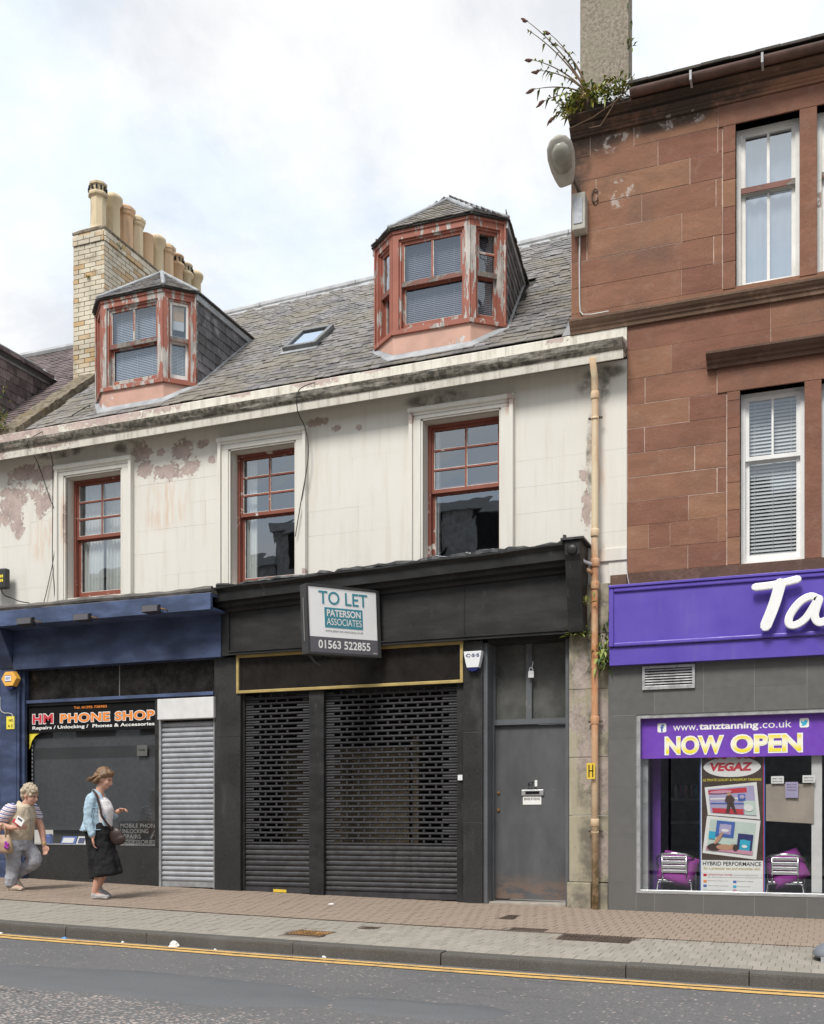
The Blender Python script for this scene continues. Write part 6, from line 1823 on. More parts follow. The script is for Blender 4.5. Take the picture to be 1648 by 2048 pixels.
band = MB().box(x0, x1, -.009, -.0065, -H2 + .026, -H2 + .205).xform(F).build('number_band', M['ink_grey'], tl)
wd = x1 - x0
def onface(s, a, b, c, d, mat, bold=0.0, y=-.0095, name='lettering', split=False):
    return letters(s, x0 + wd * a, x0 + wd * b, c, d, y, mat, tl, name, bold=bold, frame=F, split=split)
onface('TO LET', .145, .865, .185, .340, M['ink_teal'], .012, split=True)
MB().box(x0 + wd * .225, x0 + wd * .785, -.009, -.0065, -.085, .150).xform(F).build('name_panel', M['ink_teal'], tl)
onface('PATERSON', .255, .755, .045, .128, M['ink_white'], .028, -.0115)
onface('ASSOCIATES', .250, .765, -.055, .025, M['ink_white'], .004, -.0115)
onface('www.paterson-associates.co.uk', .23, .785, -.145, -.105, M['ink_midgrey'], 0)
onface('01563 522855', .12, .885, -.335, -.235, M['ink_white'], .022, -.0115)
onface('489890', .925, .985, -.365, -.352, M['ink_white'], 0, -.0115)
MB().box(-.006, -.001, .05, .065, -.25, .25).xform(F).build('edge_light_strip', M['ink_midgrey'], tl)
m = MB(); m.tube([F @ Vector((.05, .06, -H2)), F @ Vector((.14, .06, -H2 - .10)), F @ Vector((.20, .06, -H2 - .125))], .014, 6); m.build('bracket', M['plastic_black'], tl)
for zz_ in (.2, -.2):
    b_ = F @ Vector((L - .06, .09, zz_)); MB().tube([b_, (b_.x - .06, -.15, b_.z)], .03, 8).build('wall_arm', M['plastic_black'], tl)

# street lantern on the sandstone corner
lp_ = thing('wall_lantern', 'old grey street lantern on a short arm at the sandstone corner', 'street lamp', (-2.62, -.05, 7.7))
MB().box(-2.70, -2.545, -.16, -.003, 7.735, 8.155).build('control_box', M['lamp_body'], lp_, bevel=.012)
MB().box(-2.678, -2.575, -.168, -.16, 7.80, 8.09).build('box_panel', M['steel'], lp_, bevel=.003)
MB().tube([(-2.615, -.09, 8.15), (-2.64, -.13, 8.24), (-2.70, -.22, 8.34)], .022, 8).build('arm', M['iron'], lp_, smooth=True)
HM = Matrix.Translation((-2.755, -.38, 8.385)) @ Matrix.Rotation(math.radians(-16), 4, 'Y') @ Matrix.Rotation(math.radians(12), 4, 'Z') @ Matrix.Rotation(math.radians(-40), 4, 'X') @ Matrix.Scale(.86, 4)
m = MB(); n = 22; k = 9                                   # head: long along local -y, tapered towards the arm
secs = [(.27, .075, .045), (.25, .10, .075), (.16, .135, .105), (.04, .165, .13), (-.10, .18, .14), (-.22, .165, .125), (-.30, .11, .085), (-.335, .03, .03)]
base = len(m.v)
for y, w, h in secs:
    for j in range(n):
        a = 2 * math.pi * j / n
        z = math.sin(a) * h if math.sin(a) > 0 else math.sin(a) * h * .35
        m.v.append((math.cos(a) * w, y, z))
for i in range(len(secs) - 1):
    for j in range(n):
        m.f.append((base + i * n + j, base + (i + 1) * n + j, base + (i + 1) * n + (j + 1) % n, base + i * n + (j + 1) % n)); m.mi.append(0)
m.f += [tuple(base + j for j in range(n)), tuple(base + (len(secs) - 1) * n + j for j in range(n - 1, -1, -1))]; m.mi += [0, 0]
m.xform(HM).build('lamp_casing', M['lamp_body'], lp_, smooth=True)
m = MB(); base = 0
secs = [(.10, .06, .05), (.07, .11, .075), (-.06, .138, .095), (-.18, .125, .09), (-.255, .06, .06)]
for y, w, h in secs:
    for j in range(n):
        a = 2 * math.pi * j / n; m.v.append((math.cos(a) * w, y, math.sin(a) * h * (.25 if math.sin(a) > 0 else 1.0) - .012))
for i in range(len(secs) - 1):
    for j in range(n):
        m.f.append((i * n + j, (i + 1) * n + j, (i + 1) * n + (j + 1) % n, i * n + (j + 1) % n)); m.mi.append(0)
m.f += [tuple(range(n)), tuple((len(secs) - 1) * n + j for j in range(n - 1, -1, -1))]; m.mi += [0, 0]
m.xform(HM).build('lamp_bowl', M['lamp_bowl'], lp_, smooth=True)
cd = MB().tube([(-2.635, -.03, 7.735), (-2.64, -.025, 7.4), (-2.638, -.02, 6.95), (-2.63, -.02, 6.86), (-2.60, -.03, 6.815), (-2.5, -.03, 6.80), (-2.3, -.025, 6.805)], .009, 6)
tag(cd.build('conduit', M['cable_grey'], None, origin=(-2.63, -.03, 6.8)), 'thin pale conduit running down the sandstone from the lantern box', 'cable')
ir = MB().tube([(-2.46 + .035 * math.cos(a), -.02, 8.16 + .075 * math.sin(a)) for a in [.6 + i * .33 for i in range(17)]], .008, 6)
tag(ir.build('iron_ring', M['iron'], None, origin=(-2.46, -.02, 8.1)), 'small rusty iron hoop on the sandstone beside the lantern', 'ring')

# alarm boxes
al = thing('alarm_box', 'amber hexagonal alarm box on the navy pilaster', 'alarm', (-10.70, -.2, 2.98))
hexp = [(.145 * math.cos(math.radians(60 * i)), .125 * math.sin(math.radians(60 * i))) for i in range(6)]
m = MB(); n = 6
m.add([(-10.70 + x, -.16, 2.985 + z) for x, z in hexp] + [(-10.70 + x * .92, -.245, 2.985 + z * .92) for x, z in hexp], [tuple(range(5, -1, -1)), tuple(range(6, 12))] + [(i, (i + 1) % 6, 6 + (i + 1) % 6, 6 + i) for i in range(6)])
m.build('alarm_cover', M['amber'], al, bevel=.006)
m = MB(); m.prism([(-10.76, -.16, 2.87), (-10.64, -.16, 2.87), (-10.65, -.16, 2.845), (-10.74, -.16, 2.845)], (0, 0, 0), (0, -.07, 0)); m.build('alarm_base', M['alarm_blue'], al)
MB().box(-10.765, -10.66, -.249, -.246, 2.955, 3.025).build('badge', M['ink_white'], al); letters('ADT', -10.755, -10.67, 2.972, 3.008, -.2505, M['ink_blue'], al, bold=.03)
m = MB(); m.box(-10.765, -10.66, -.2505, -.249, 3.025, 3.032); m.box(-10.765, -10.66, -.2505, -.249, 2.948, 2.955); m.build('badge_edge', M['ink_blue'], al)
cs = thing('alarm_box', 'white and navy shield shaped alarm box on the black column', 'alarm', (-3.885, -.1, 2.75))
def shield(sc, y0, y1, z_cut0, z_cut1, mat, name):
    half = [(.117, 3.0), (.112, 2.955), (.092, 2.86), (.075, 2.80), (.055, 2.765), (0, 2.75)]
    pts = [(x, z) for x, z in half if z_cut0 <= z <= z_cut1]
    poly = [(-3.885 + x * sc, z) for x, z in pts] + [(-3.885 - x * sc, z) for x, z in reversed(pts) if x > 0]
    m = MB(); k = len(poly)
    m.add([(x, y0, z) for x, z in poly] + [(-3.885 + (x + 3.885) * .93, y1, z + (2.88 - z) * .04) for x, z in poly], [tuple(range(k)), tuple(range(2 * k - 1, k - 1, -1))] + [(i, k + i, k + (i + 1) % k, (i + 1) % k) for i in range(k)])
    m.build(name, mat, cs, bevel=.004)
shield(1, -.10, -.175, 2.80, 3.01, M['alarm_white'], 'alarm_cover'); shield(.985, -.10, -.168, 2.74, 2.801, M['alarm_blue'], 'alarm_base')
letters('C·S·S', -3.965, -3.80, 2.925, 2.965, -.1775, M['ink_navy'], cs, bold=.03)

# yellow notices
yn = tag(MB().box(-10.81, -10.67, -.168, -.159, 2.285, 2.465).build('yellow_notice', M['ink_yellow'], None, origin=(-10.74, -.16, 2.37)), 'small yellow notice on the navy pilaster under the amber alarm', 'notice')
letters('NO', -10.765, -10.69, 2.39, 2.425, -.1695, M['ink_black'], yn, bold=.02); letters('A 2', -10.785, -10.70, 2.31, 2.35, -.1695, M['ink_black'], yn, bold=.02)
hy = tag(MB().box(-2.515, -2.42, -.215, -.205, 1.465, 1.645).build('hydrant_sign', M['hivis'], None, origin=(-2.47, -.21, 1.55)), 'yellow H hydrant sign strapped to the rusty downpipe', 'sign')
m = MB(); m.box(-2.495, -2.483, -.2175, -.2155, 1.485, 1.625); m.box(-2.452, -2.440, -.2175, -.2155, 1.485, 1.625); m.box(-2.483, -2.452, -.2175, -.2155, 1.55, 1.562); m.build('hydrant_letter', M['ink_black'], hy)
# hanging padlock-like tag in the fanlight
tg = thing('hanging_tag', 'small white tag hanging in front of the grey fanlight', 'tag', (-3.25, .10, 2.68))
m = MB(); m.tube([(-3.225, .12, 2.88), (-3.24, .12, 2.80)], .005, 5); m.tube([(-3.25 + .022 * math.cos(a), .12, 2.785 + .022 * math.sin(a)) for a in [i * .52 for i in range(13)]], .006, 5); m.build('loop', M['alarm_white'], tg)
MB().box(-3.285, -3.215, .11, .13, 2.685, 2.765).build('tag_body', M['alarm_white'], tg, bevel=.006)

# floodlights on the navy canopy, one on the wall
def flood(x, z, label):
    t = thing('floodlight', label, 'floodlight', (x, -.6, z), 'floodlights on the navy canopy')
    m = MB(); m.hexa([(x - .13, -.70, z - .055), (x + .13, -.70, z - .055), (x + .09, -.58, z - .065), (x - .09, -.58, z - .065)], [(x - .13, -.71, z + .03), (x + .13, -.71, z + .03), (x + .09, -.60, z + .055), (x - .09, -.60, z + .055)])
    m.build('lamp_housing', M['plastic_black'], t, bevel=.006)
    MB().box(x - .115, x + .115, -.716, -.708, z - .05, z + .022).build('lamp_glass', M['ink_grey'], t)
    MB().tube([(x + .13, -.66, z - .01), (x + .165, -.62, z - .02), (x + .15, -.545, z - .01)], .009, 6).build('yoke', M['rust_iron'], t)
    m = MB(); m.tube([(x - .13, -.66, z - .01), (x - .145, -.60, z - .02), (x - .13, -.545, z - .01)], .009, 6); m.build('yoke', M['rust_iron'], t)
flood(-10.03, 3.685, 'black floodlight on the navy canopy, nearest the left edge'); flood(-9.10, 3.675, 'black floodlight in the middle of the navy canopy'); flood(-8.03, 3.71, 'black floodlight nearest the right end of the navy canopy')
f0 = thing('wall_floodlight', 'dark floodlight with small lenses on the cream wall at the left edge', 'floodlight', (-10.95, -.1, 4.3))
MB().box(-11.10, -10.80, -.20, -.10, 4.28, 4.565).build('lamp_housing', M['plastic_black'], f0, bevel=.02)
for z in (4.37, 4.43):
    for x in (-10.90, -10.865): MB().box(x, x + .026, -.205, -.2, z, z + .04).build('lens', M['ink_yellow'], f0)
MB().box(-10.98, -10.94, -.10, .0, 4.38, 4.44).build('bracket', M['plastic_black'], f0)

# downpipe
dp = thing('downpipe', 'cream painted rusty iron downpipe beside the sandstone wall', 'downpipe', (-2.44, -.15, G(-2.44)))
MB().tube([(-2.437, -.28, 6.20), (-2.437, -.15, 6.02), (-2.435, -.13, 5.7), (-2.44, -.13, 4.0), (-2.437, -.14, 2.0), (-2.435, -.14, G(-2.44) + .0)], .040, 14).build('pipe', M['pipe'], dp, smooth=True)
for z, h, r in ((5.82, .09, .050), (5.56, .03, .047), (4.26, .09, .051), (3.92, .10, .052), (3.66, .09, .050), (2.13, .10, .050), (.97, .09, .050), (.86, .03, .047)):
    MB().lathe(-2.437, -.134, [(r * .9, z - h / 2), (r, z - h / 2 + .012), (r, z + h / 2 - .012), (r * .9, z + h / 2)], 14).build('pipe_collar', M['pipe'], dp, smooth=True)
m = MB()
for z in (5.58, 2.12, .87): m.box(-2.52, -2.36, -.10, -.085, z - .012, z + .012)
m.build('pipe_clip', M['iron'], dp)
MB().tube([(-2.46, -.16, 3.90), (-2.55, -.22, 3.93), (-2.58, -.24, 3.99)], .02, 8).build('branch_pipe', M['alarm_white'], dp, smooth=True)
MB().tube([(-2.46, -.15, 3.80), (-2.52, -.20, 3.84)], .024, 8).build('branch_pipe', M['pipe'], dp, smooth=True)

# cables draped down the cream wall
def cable(pts, r, label, mat='cable', name='cable'):
    fine = []; P4 = [Vector(p) for p in pts]; k = len(P4)
    for i in range(k - 1):
        p0, p1, p2, p3 = P4[max(i - 1, 0)], P4[i], P4[i + 1], P4[min(i + 2, k - 1)]
        for t in range(8):
            s = t / 8; fine.append(0.5 * ((2 * p1) + (-p0 + p2) * s + (2 * p0 - 5 * p1 + 4 * p2 - p3) * s * s + (-p0 + 3 * p1 - 3 * p2 + p3) * s ** 3))
    fine.append(P4[-1])
    return tag(MB().tube(fine, r, 5).build(name, M[mat], None, origin=pts[-1]), label, 'cable')
cable([(-6.02, .05, 6.58), (-6.09, -.34, 6.34), (-6.13, -.30, 6.10), (-6.13, -.09, 5.95), (-6.09, -.085, 5.60), (-6.20, -.085, 5.0), (-6.275, -.085, 4.60)], .0065, 'black cable hanging from the cornice beside the middle window')
cable([(-10.30, .0, 6.5), (-10.30, -.33, 6.22), (-10.36, -.06, 6.05), (-10.18, -.03, 5.55), (-10.06, -.03, 5.25), (-10.09, -.03, 4.75), (-10.20, -.03, 4.3), (-10.27, -.05, 4.02)], .006, 'thin black cable curving down the flaking wall left of the left window')
cable([(-10.02, -.2, 6.1), (-10.075, -.08, 5.95), (-10.075, -.08, 5.3), (-10.08, -.08, 4.7), (-10.05, -.08, 4.25), (-10.06, -.06, 4.02)], .006, 'straight black cable beside the left window surround')
cable([(-10.95, -.12, 4.28), (-10.90, -.10, 4.20), (-10.80, -.08, 4.16), (-10.65, -.08, 4.10), (-10.5, -.06, 4.07)], .008, 'tangled black cable under the wall floodlight')
cable([(-10.935, -.155, 2.75), (-10.92, -.165, 2.58), (-10.86, -.165, 2.52), (-10.76, -.165, 2.51), (-10.70, -.165, 2.47), (-10.685, -.165, 2.30)], .006, 'grey cable on the navy pilaster behind the yellow notice', 'cable_grey')
cable([(-2.10, -.03, 3.90), (-2.085, -.04, 3.75), (-2.06, -.04, 3.64)], .005, 'short pale wire above the purple fascia', 'cable_grey')
cable([(-10.05, .30, 6.79), (-9.95, .55, 7.01), (-9.8, .36, 6.9)], .008, 'short black cable lying on the slates left of the left dormer')

# ------------------------------------------------------------------ plants
def leaf(m, base, d, ln, wd, up, mi=0, droop=.3):
    base = Vector(base); d = Vector(d).normalized(); s = d.cross(Vector(up)); s = s.normalized() if s.length > .01 else d.orthogonal().normalized()
    mid = base + d * ln * .5 + Vector(up) * ln * .06; tip = base + d * ln - Vector((0, 0, ln * droop))
    m.add([base, mid + s * wd / 2, tip, mid - s * wd / 2], [(0, 1, 2, 3)], mi)
def rv(rr, s=1.0): return Vector((rr.gauss(0, s), rr.gauss(0, s), rr.gauss(0, s)))
def clump(name, label, c, ext, n, mats, seed, ln=(.05, .12), wd=.03, stems=6, up=.4, droop=.3):
    rr = random.Random(seed); c = Vector(c)
    t = thing(name, label, 'plant', c)
    m = MB(); sm = MB()
    for i in range(stems):
        e = Vector((rr.uniform(-1, 1) * ext[0], rr.uniform(-1, .6) * ext[1], rr.uniform(.1, 1) * ext[2]))
        sm.tube([c, c + e * .5 + Vector((0, 0, .02)), c + e], [.006, .005, .003], 5)
    for i in range(n):
        p = c + Vector((rr.gauss(0, .5) * ext[0], rr.gauss(0, .45) * ext[1], abs(rr.gauss(0, .5)) * ext[2]))
        d = (p - c) * 1.5 + rv(rr, .12) + Vector((0, -.05, up * .2))
        leaf(m, p, d, rr.uniform(*ln), wd * rr.uniform(.7, 1.3), (0, 0, 1), rr.choice(range(len(mats))), droop * rr.uniform(.2, 1.2))
    sm.build('stems', M['stem'], t); m.build('leaves', [M[k] for k in mats], t)
    return t
bd = clump('buddleia', 'straggly buddleia with brown flower heads growing from the sandstone wallhead', (-2.46, -.14, 9.14), (.32, .18, .16), 240, ['leaf', 'leaf_yellow', 'leaf', 'leaf_dark', 'leaf_yellow'], 3, (.06, .12), .040, 10, .1, .7)
rr = random.Random(12); sm = MB(); lm = MB(); fm = MB()
for tip, n in (((-3.17, -.35, 10.12), 16), ((-3.12, -.30, 9.70), 8), ((-2.93, -.25, 9.98), 5), ((-2.86, -.15, 9.90), 6), ((-3.02, -.35, 9.52), 14), ((-3.10, -.30, 9.36), 10), ((-2.98, -.3, 9.20), 14), ((-2.90, -.2, 9.06), 8), ((-3.16, -.4, 9.99), 3)):
    b = Vector((-2.50, -.12, 9.25)); t_ = Vector(tip); mid = b.lerp(t_, .5) + Vector((.06, 0, .10))
    pts = []
    for i in range(13):
        s = i / 12; pts.append(b * (1 - s) ** 2 + mid * 2 * s * (1 - s) + t_ * s * s)
    sm.tube(pts, [.009 * (1 - i / 13) + .0025 for i in range(13)], 5)
    for k in range(n):
        s = rr.uniform(.35, .97); p = b * (1 - s) ** 2 + mid * 2 * s * (1 - s) + t_ * s * s
        leaf(lm, p, (t_ - b).normalized() * .6 + rv(rr, .55), rr.uniform(.06, .11), .032, (0, 0, 1), rr.choice((0, 1, 1)), .8)
    d = (t_ - mid).normalized()
    if n != 3:
        q = t_ + d * .10 + Vector((0, 0, -.03)); rads = (.004, .017, .021, .014, .004)
        MB().tube([t_.lerp(q, i / 4) + rv(rr, .004) for i in range(5)], rads, 7).build('flower_head', M['bloom'], bd)
sm.build('branches', M['stem'], bd); lm.build('branch_leaves', [M['leaf_dark'], M['leaf']], bd)
m = MB()
for k, pts in enumerate(([(-2.0, -.18, 9.22), (-2.2, -.25, 9.02), (-2.45, -.22, 8.93), (-2.72, -.20, 8.88)], [(-2.2, -.2, 9.05), (-2.28, -.24, 8.9), (-2.36, -.2, 8.83), (-2.5, -.16, 8.86)])):
    m.tube(pts, .007, 5)
m.build('trailing_roots', M['stem'], bd)
clump('wallhead_weeds', 'yellowing weeds spilling over the left corner of the sandstone wallhead', (-2.68, -.14, 9.03), (.10, .10, .20), 170, ['leaf_yellow', 'leaf'], 9, (.05, .10), .032, 4)
clump('gutter_weeds', 'green weeds sprouting where the brown gutter begins', (-2.12, -.20, 9.13), (.16, .10, .14), 150, ['leaf', 'leaf_yellow', 'leaf_dark'], 10, (.04, .09), .02, 5)
clump('chimney_weed', 'little green weed on the right edge of the tall chimney', (-2.13, .36, 10.02), (.05, .06, .26), 26, ['leaf_dark', 'leaf'], 14, (.05, .09), .02, 3)
clump('hart_fern', 'glossy green fern on the wall between downpipe and purple fascia', (-2.34, -.10, 2.70), (.10, .09, .40), 150, ['leaf_dark', 'leaf', 'leaf'], 15, (.08, .15), .035, 6, .4, .9)
clump('corbel_fern', 'small bright fern under the black corbel', (-2.62, -.15, 3.10), (.14, .08, .06), 70, ['leaf', 'leaf_dark'], 16, (.06, .10), .03, 4)
clump('corbel_sprig', 'tiny green sprig beside the black corbel and the downpipe', (-2.52, -.2, 3.42), (.08, .05, .12), 12, ['leaf'], 17, (.07, .12), .035, 3)
clump('roof_weed', 'leafy weed growing on the roof edge at the far left', (-11.15, -.02, 6.60), (.22, .12, .42), 220, ['leaf', 'leaf_yellow', 'leaf', 'leaf_dark'], 18, (.05, .09), .03, 9)
clump('brick_weed', 'small tuft growing from the top of the brick chimney', (-10.62, 2.2, 10.22), (.03, .10, .06), 26, ['leaf', 'leaf_yellow'], 19, (.03, .05), .015, 2)
clump('brick_weed', 'small tuft growing from the front of the brick chimney', (-10.95, 1.80, 9.62), (.04, .02, .05), 20, ['leaf', 'leaf_yellow'], 20, (.03, .05), .015, 2)

# plastic pavement-sign base cut by the right edge of the photograph
pb = thing('pavement_sign', 'grey plastic foot of a pavement sign at the right edge', 'sign', (.42, -3.1, PZ(.42, -3.1)))
m = MB(); n = 28; zz = PZ(.42, -3.1)
for r, z in ((.50, .035), (.52, .055), (.49, .10), (.40, .15), (.26, .185), (.10, .20)):
    for j in range(n):
        a = 2 * math.pi * j / n; m.v.append((.42 + r * math.copysign(abs(math.cos(a)) ** .7, math.cos(a)), -3.1 + .30 / .52 * r * math.copysign(abs(math.sin(a)) ** .7, math.sin(a)), zz + z))
for i in range(5):
    for j in range(n): m.f.append((i * n + j, i * n + (j + 1) % n, (i + 1) * n + (j + 1) % n, (i + 1) * n + j)); m.mi.append(0)
m.f += [tuple(range(n - 1, -1, -1)), tuple(5 * n + j for j in range(n))]; m.mi += [0, 0]
m.build('base', M['plastic_grey'], pb, smooth=True)
for x, y in ((.0, -3.3), (.84, -3.3), (.0, -2.9), (.84, -2.9)): MB().box(x - .03, x + .03, y - .02, y + .02, zz + .0, zz + .05).build('rubber_foot', M['alu'], pb)
MB().box(.10, .74, -3.12, -3.08, zz + .2, zz + 1.1).build('sign_panel', M['white_panel'], pb, bevel=.01)

# ================================================================== buildings across the street (seen mirrored in the upper windows)
def opp(x0, x1, h, label):
    t = thing('concrete_block', label, 'building', ((x0 + x1) / 2, -26, 0))
    MB().box(x0, x1, -38, -25, -.3, h).build('wall', M['opp_dark'], t)
    for z in (3.6, 6.9, 10.1):
        if z < h - 1.2:
            MB().box(x0, x1, -25.06, -25, z, z + .5).build('concrete_band', M['opp_band'], t)
            n = max(2, int((x1 - x0) / 3.2)); w = (x1 - x0) / n
            for i in range(n): MB().box(x0 + i * w + .6, x0 + (i + 1) * w - .6, -25.04, -25, z + .9, z + 2.4).build('window', M['opp_glass'], t)
    MB().box(x0 - .1, x1 + .1, -38, -24.85, h, h + .35).build('parapet', M['opp_band'], t)
opp(-20.5, -5.0, 12.4, 'tall dark concrete block opposite, mirrored in the upper windows'); opp(-40, -20.6, 11.2, 'lower concrete block opposite, mirrored in the left window'); opp(-4.9, 14, 11.6, 'concrete block across the street facing the tenement')

# ================================================================== people
def skinmat():
    n = NT('skin')
    c = n.mix(n.rng(n.noise(14, 4), .3, .7), (.50, .275, .20), (.60, .35, .265))
    n.set(color=c, rough=.55, spec=.35, sub=.08)
    return n.mat
M['skin'] = skinmat()
M['lip'] = plain('lips', (.42, .15, .14), .5); M['brow'] = plain('brow_hair', (.20, .13, .08), .8); M['eye'] = plain('eye', (.06, .045, .04), .3)
def cloth(name, col, var=.12, scale=18, stripes=None):
    n = NT(name)
    c = n.mix(n.rng(n.noise(scale, 5), .3, .7), tuple(x * (1 - var) for x in col), tuple(min(1, x * (1 + var)) for x in col))
    if stripes:
        z = n.math('FRACT', n.math('MULTIPLY', n.math('ADD', n.xyz(2), n.math('MULTIPLY', n.xyz(0), .30)), 1 / .05))
        c = n.mix(n.math('LESS_THAN', n.math('ABSOLUTE', n.math('SUBTRACT', z, .3)), .14), c, stripes[0])
        c = n.mix(n.math('LESS_THAN', n.math('ABSOLUTE', n.math('SUBTRACT', z, .75)), .06), c, stripes[1])
    n.set(color=c, rough=.85, spec=.2, normal=n.bump(n.noise(scale * .7, 4, dist=.6), .45, .02))
    return n.mat
M['denim'] = cloth('pale_blue_denim', (.37, .50, .60), .14); M['white_top'] = cloth('white_cotton', (.74, .72, .74), .05); M['black_cloth'] = cloth('black_crepe', (.016, .016, .018), .3, 7)
M['hair_brown'] = plain('brown_hair', (.18, .105, .055), .55, var=.35, scale=40); M['hair_grey'] = plain('grey_blonde_hair', (.42, .35, .255), .6, var=.35, scale=45, bumps=.8, bscale=50)
M['vest'] = cloth('beige_body_warmer', (.56, .48, .37), .07); M['stripe'] = cloth('striped_sleeve', (.72, .71, .74), .04, 18, ((.13, .13, .32), (.45, .12, .2))); M['trouser'] = cloth('pale_grey_denim', (.36, .37, .41), .10)
M['bag_brown'] = plain('dark_brown_leather', (.032, .017, .015), .45, var=.2); M['bag_tan'] = plain('tan_leather', (.36, .24, .16), .5, var=.15); M['loafer'] = plain('grey_suede', (.36, .34, .34), .8); M['sandal'] = plain('pale_sandal_leather', (.50, .40, .32), .7)

def ell(m, c, r, n=14, k=10):
    cx, cy, cz = c
    prof_ = [(max(.0015, math.sin(math.pi * i / k)), math.cos(math.pi * i / k)) for i in range(k, -1, -1)]
    base = len(m.v)
    for s, z in prof_:
        for j in range(n):
            a = 2 * math.pi * j / n; m.v.append((cx + r[0] * s * math.cos(a), cy + r[1] * s * math.sin(a), cz + r[2] * z))
    for i in range(k):
        for j in range(n):
            a0 = base + i * n + j; a1 = base + i * n + (j + 1) % n; m.f.append((a0, a1, a1 + n, a0 + n)); m.mi.append(0)
    m.f.append(tuple(base + j for j in range(n - 1, -1, -1))); m.f.append(tuple(base + k * n + j for j in range(n))); m.mi += [0, 0]
def loft(m, rings, n=20, wob=None):
    """rings: (x, y, z, rx, ry)"""
    base = len(m.v)
    for i, (x, y, z, a, b) in enumerate(rings):
        for j in range(n):
            t = 2 * math.pi * j / n; k = 1 + (wob(t, i / (len(rings) - 1)) if wob else 0)
            m.v.append((x + a * k * math.cos(t), y + b * k * math.sin(t), z))
    up = rings[-1][2] > rings[0][2]
    for i in range(len(rings) - 1):
        for j in range(n):
            a0 = base + i * n + j; a1 = base + i * n + (j + 1) % n
            m.f.append((a0, a1, a1 + n, a0 + n) if up else (a0, a0 + n, a1 + n, a1)); m.mi.append(0)
    lo = tuple(base + j for j in range(n)); hi = tuple(base + (len(rings) - 1) * n + j for j in range(n))
    m.f += [lo[::-1] if up else lo, hi if up else hi[::-1]]; m.mi += [0, 0]
def limb(m, pts, rs, n=12):
    fine = []; fr = []; P4 = [Vector(p) for p in pts]; k = len(P4)
    for i in range(k - 1):
        for t in range(5):
            s = t / 5; fine.append(P4[i].lerp(P4[i + 1], s)); fr.append(rs[i] + (rs[i + 1] - rs[i]) * s)
    fine.append(P4[-1]); fr.append(rs[-1])
    for it in range(2): fine = [fine[0]] + [(fine[i - 1] + fine[i] * 2 + fine[i + 1]) / 4 for i in range(1, len(fine) - 1)] + [fine[-1]]
    m.tube(fine, fr, n); ell(m, fine[0], (fr[0],) * 3, 10, 6); ell(m, fine[-1], (fr[-1] * .98,) * 3, 10, 6)
def hand(m, wrist, fwd, down, thumb, curl=.5, sc=1.0):
    """palm with four unequal fingers curling towards 'down' and a thumb from the side of the palm"""
    w = Vector(wrist); f = Vector(fwd).normalized(); d = Vector(down); d = (d - f * d.dot(f)).normalized(); s = f.cross(d)
    if s.dot(Vector(thumb)) < 0: s = -s
    palm = w + f * .045 * sc
    s0 = len(m.v); ell(m, (0, 0, 0), (.046 * sc, .038 * sc, .016 * sc), 10, 8)
    R = Matrix((f, s, d)).transposed().to_4x4()
    m.xform(Matrix.Translation(palm) @ R, s0)
    for i, ln in enumerate((.062, .070, .066, .052)):
        b = w + f * .078 * sc + s * (.027 - i * .018) * sc
        l = ln * sc; d1 = (f * math.cos(curl * .6) + d * math.sin(curl * .6)); d2 = (f * math.cos(curl * 1.5) + d * math.sin(curl * 1.5)); d3 = (f * math.cos(curl * 2.2) + d * math.sin(curl * 2.2))
        p1 = b + d1 * l * .45; p2 = p1 + d2 * l * .32; p3 = p2 + d3 * l * .25
        m.tube([b - f * .02 * sc, b, p1, p2, p3], [.009 * sc, .0088 * sc, .0085 * sc, .008 * sc, .006 * sc], 8)
    b = w + f * .025 * sc + s * .030 * sc
    m.tube([b - s * .012 * sc, b + (f * .5 + s * .8) * .022 * sc, b + (f * .85 + s * .5 + d * .2) * .048 * sc, b + (f * .95 + s * .25 + d * .3) * .066 * sc], [.012 * sc, .011 * sc, .0095 * sc, .007 * sc], 8)
def finish(m, name, mat, parent, Mx, vox=.009, it=3, origin=None):
    m.xform(Mx)
    o = m.build(name, mat, parent, smooth=True, origin=origin)
    r = o.modifiers.new('remesh', 'REMESH'); r.mode = 'VOXEL'; r.voxel_size = vox; r.use_smooth_shade = True
    s = o.modifiers.new('smooth', 'SMOOTH'); s.factor = .5; s.iterations = it
    if name in FOLDS:
        d = o.modifiers.new('folds', 'DISPLACE'); d.texture = FOLD_TEX[FOLDS[name][0]]; d.strength = FOLDS[name][1]; d.mid_level = .5; d.texture_coords = 'LOCAL'
    return o
FOLD_TEX = {}
for nm_, sz_ in (('soft', .09), ('fine', .035)):
    tx_ = bpy.data.textures.new(nm_ + '_cloth_folds', 'CLOUDS'); tx_.noise_scale = sz_; tx_.noise_depth = 2; FOLD_TEX[nm_] = tx_
FOLDS = {'jacket': ('soft', .030), 'body_warmer': ('soft', .024), 'trousers': ('soft', .034), 'skirt': ('soft', .034), 'top': ('soft', .014), 'sleeve': ('soft', .018), 'hair': ('fine', .022)}
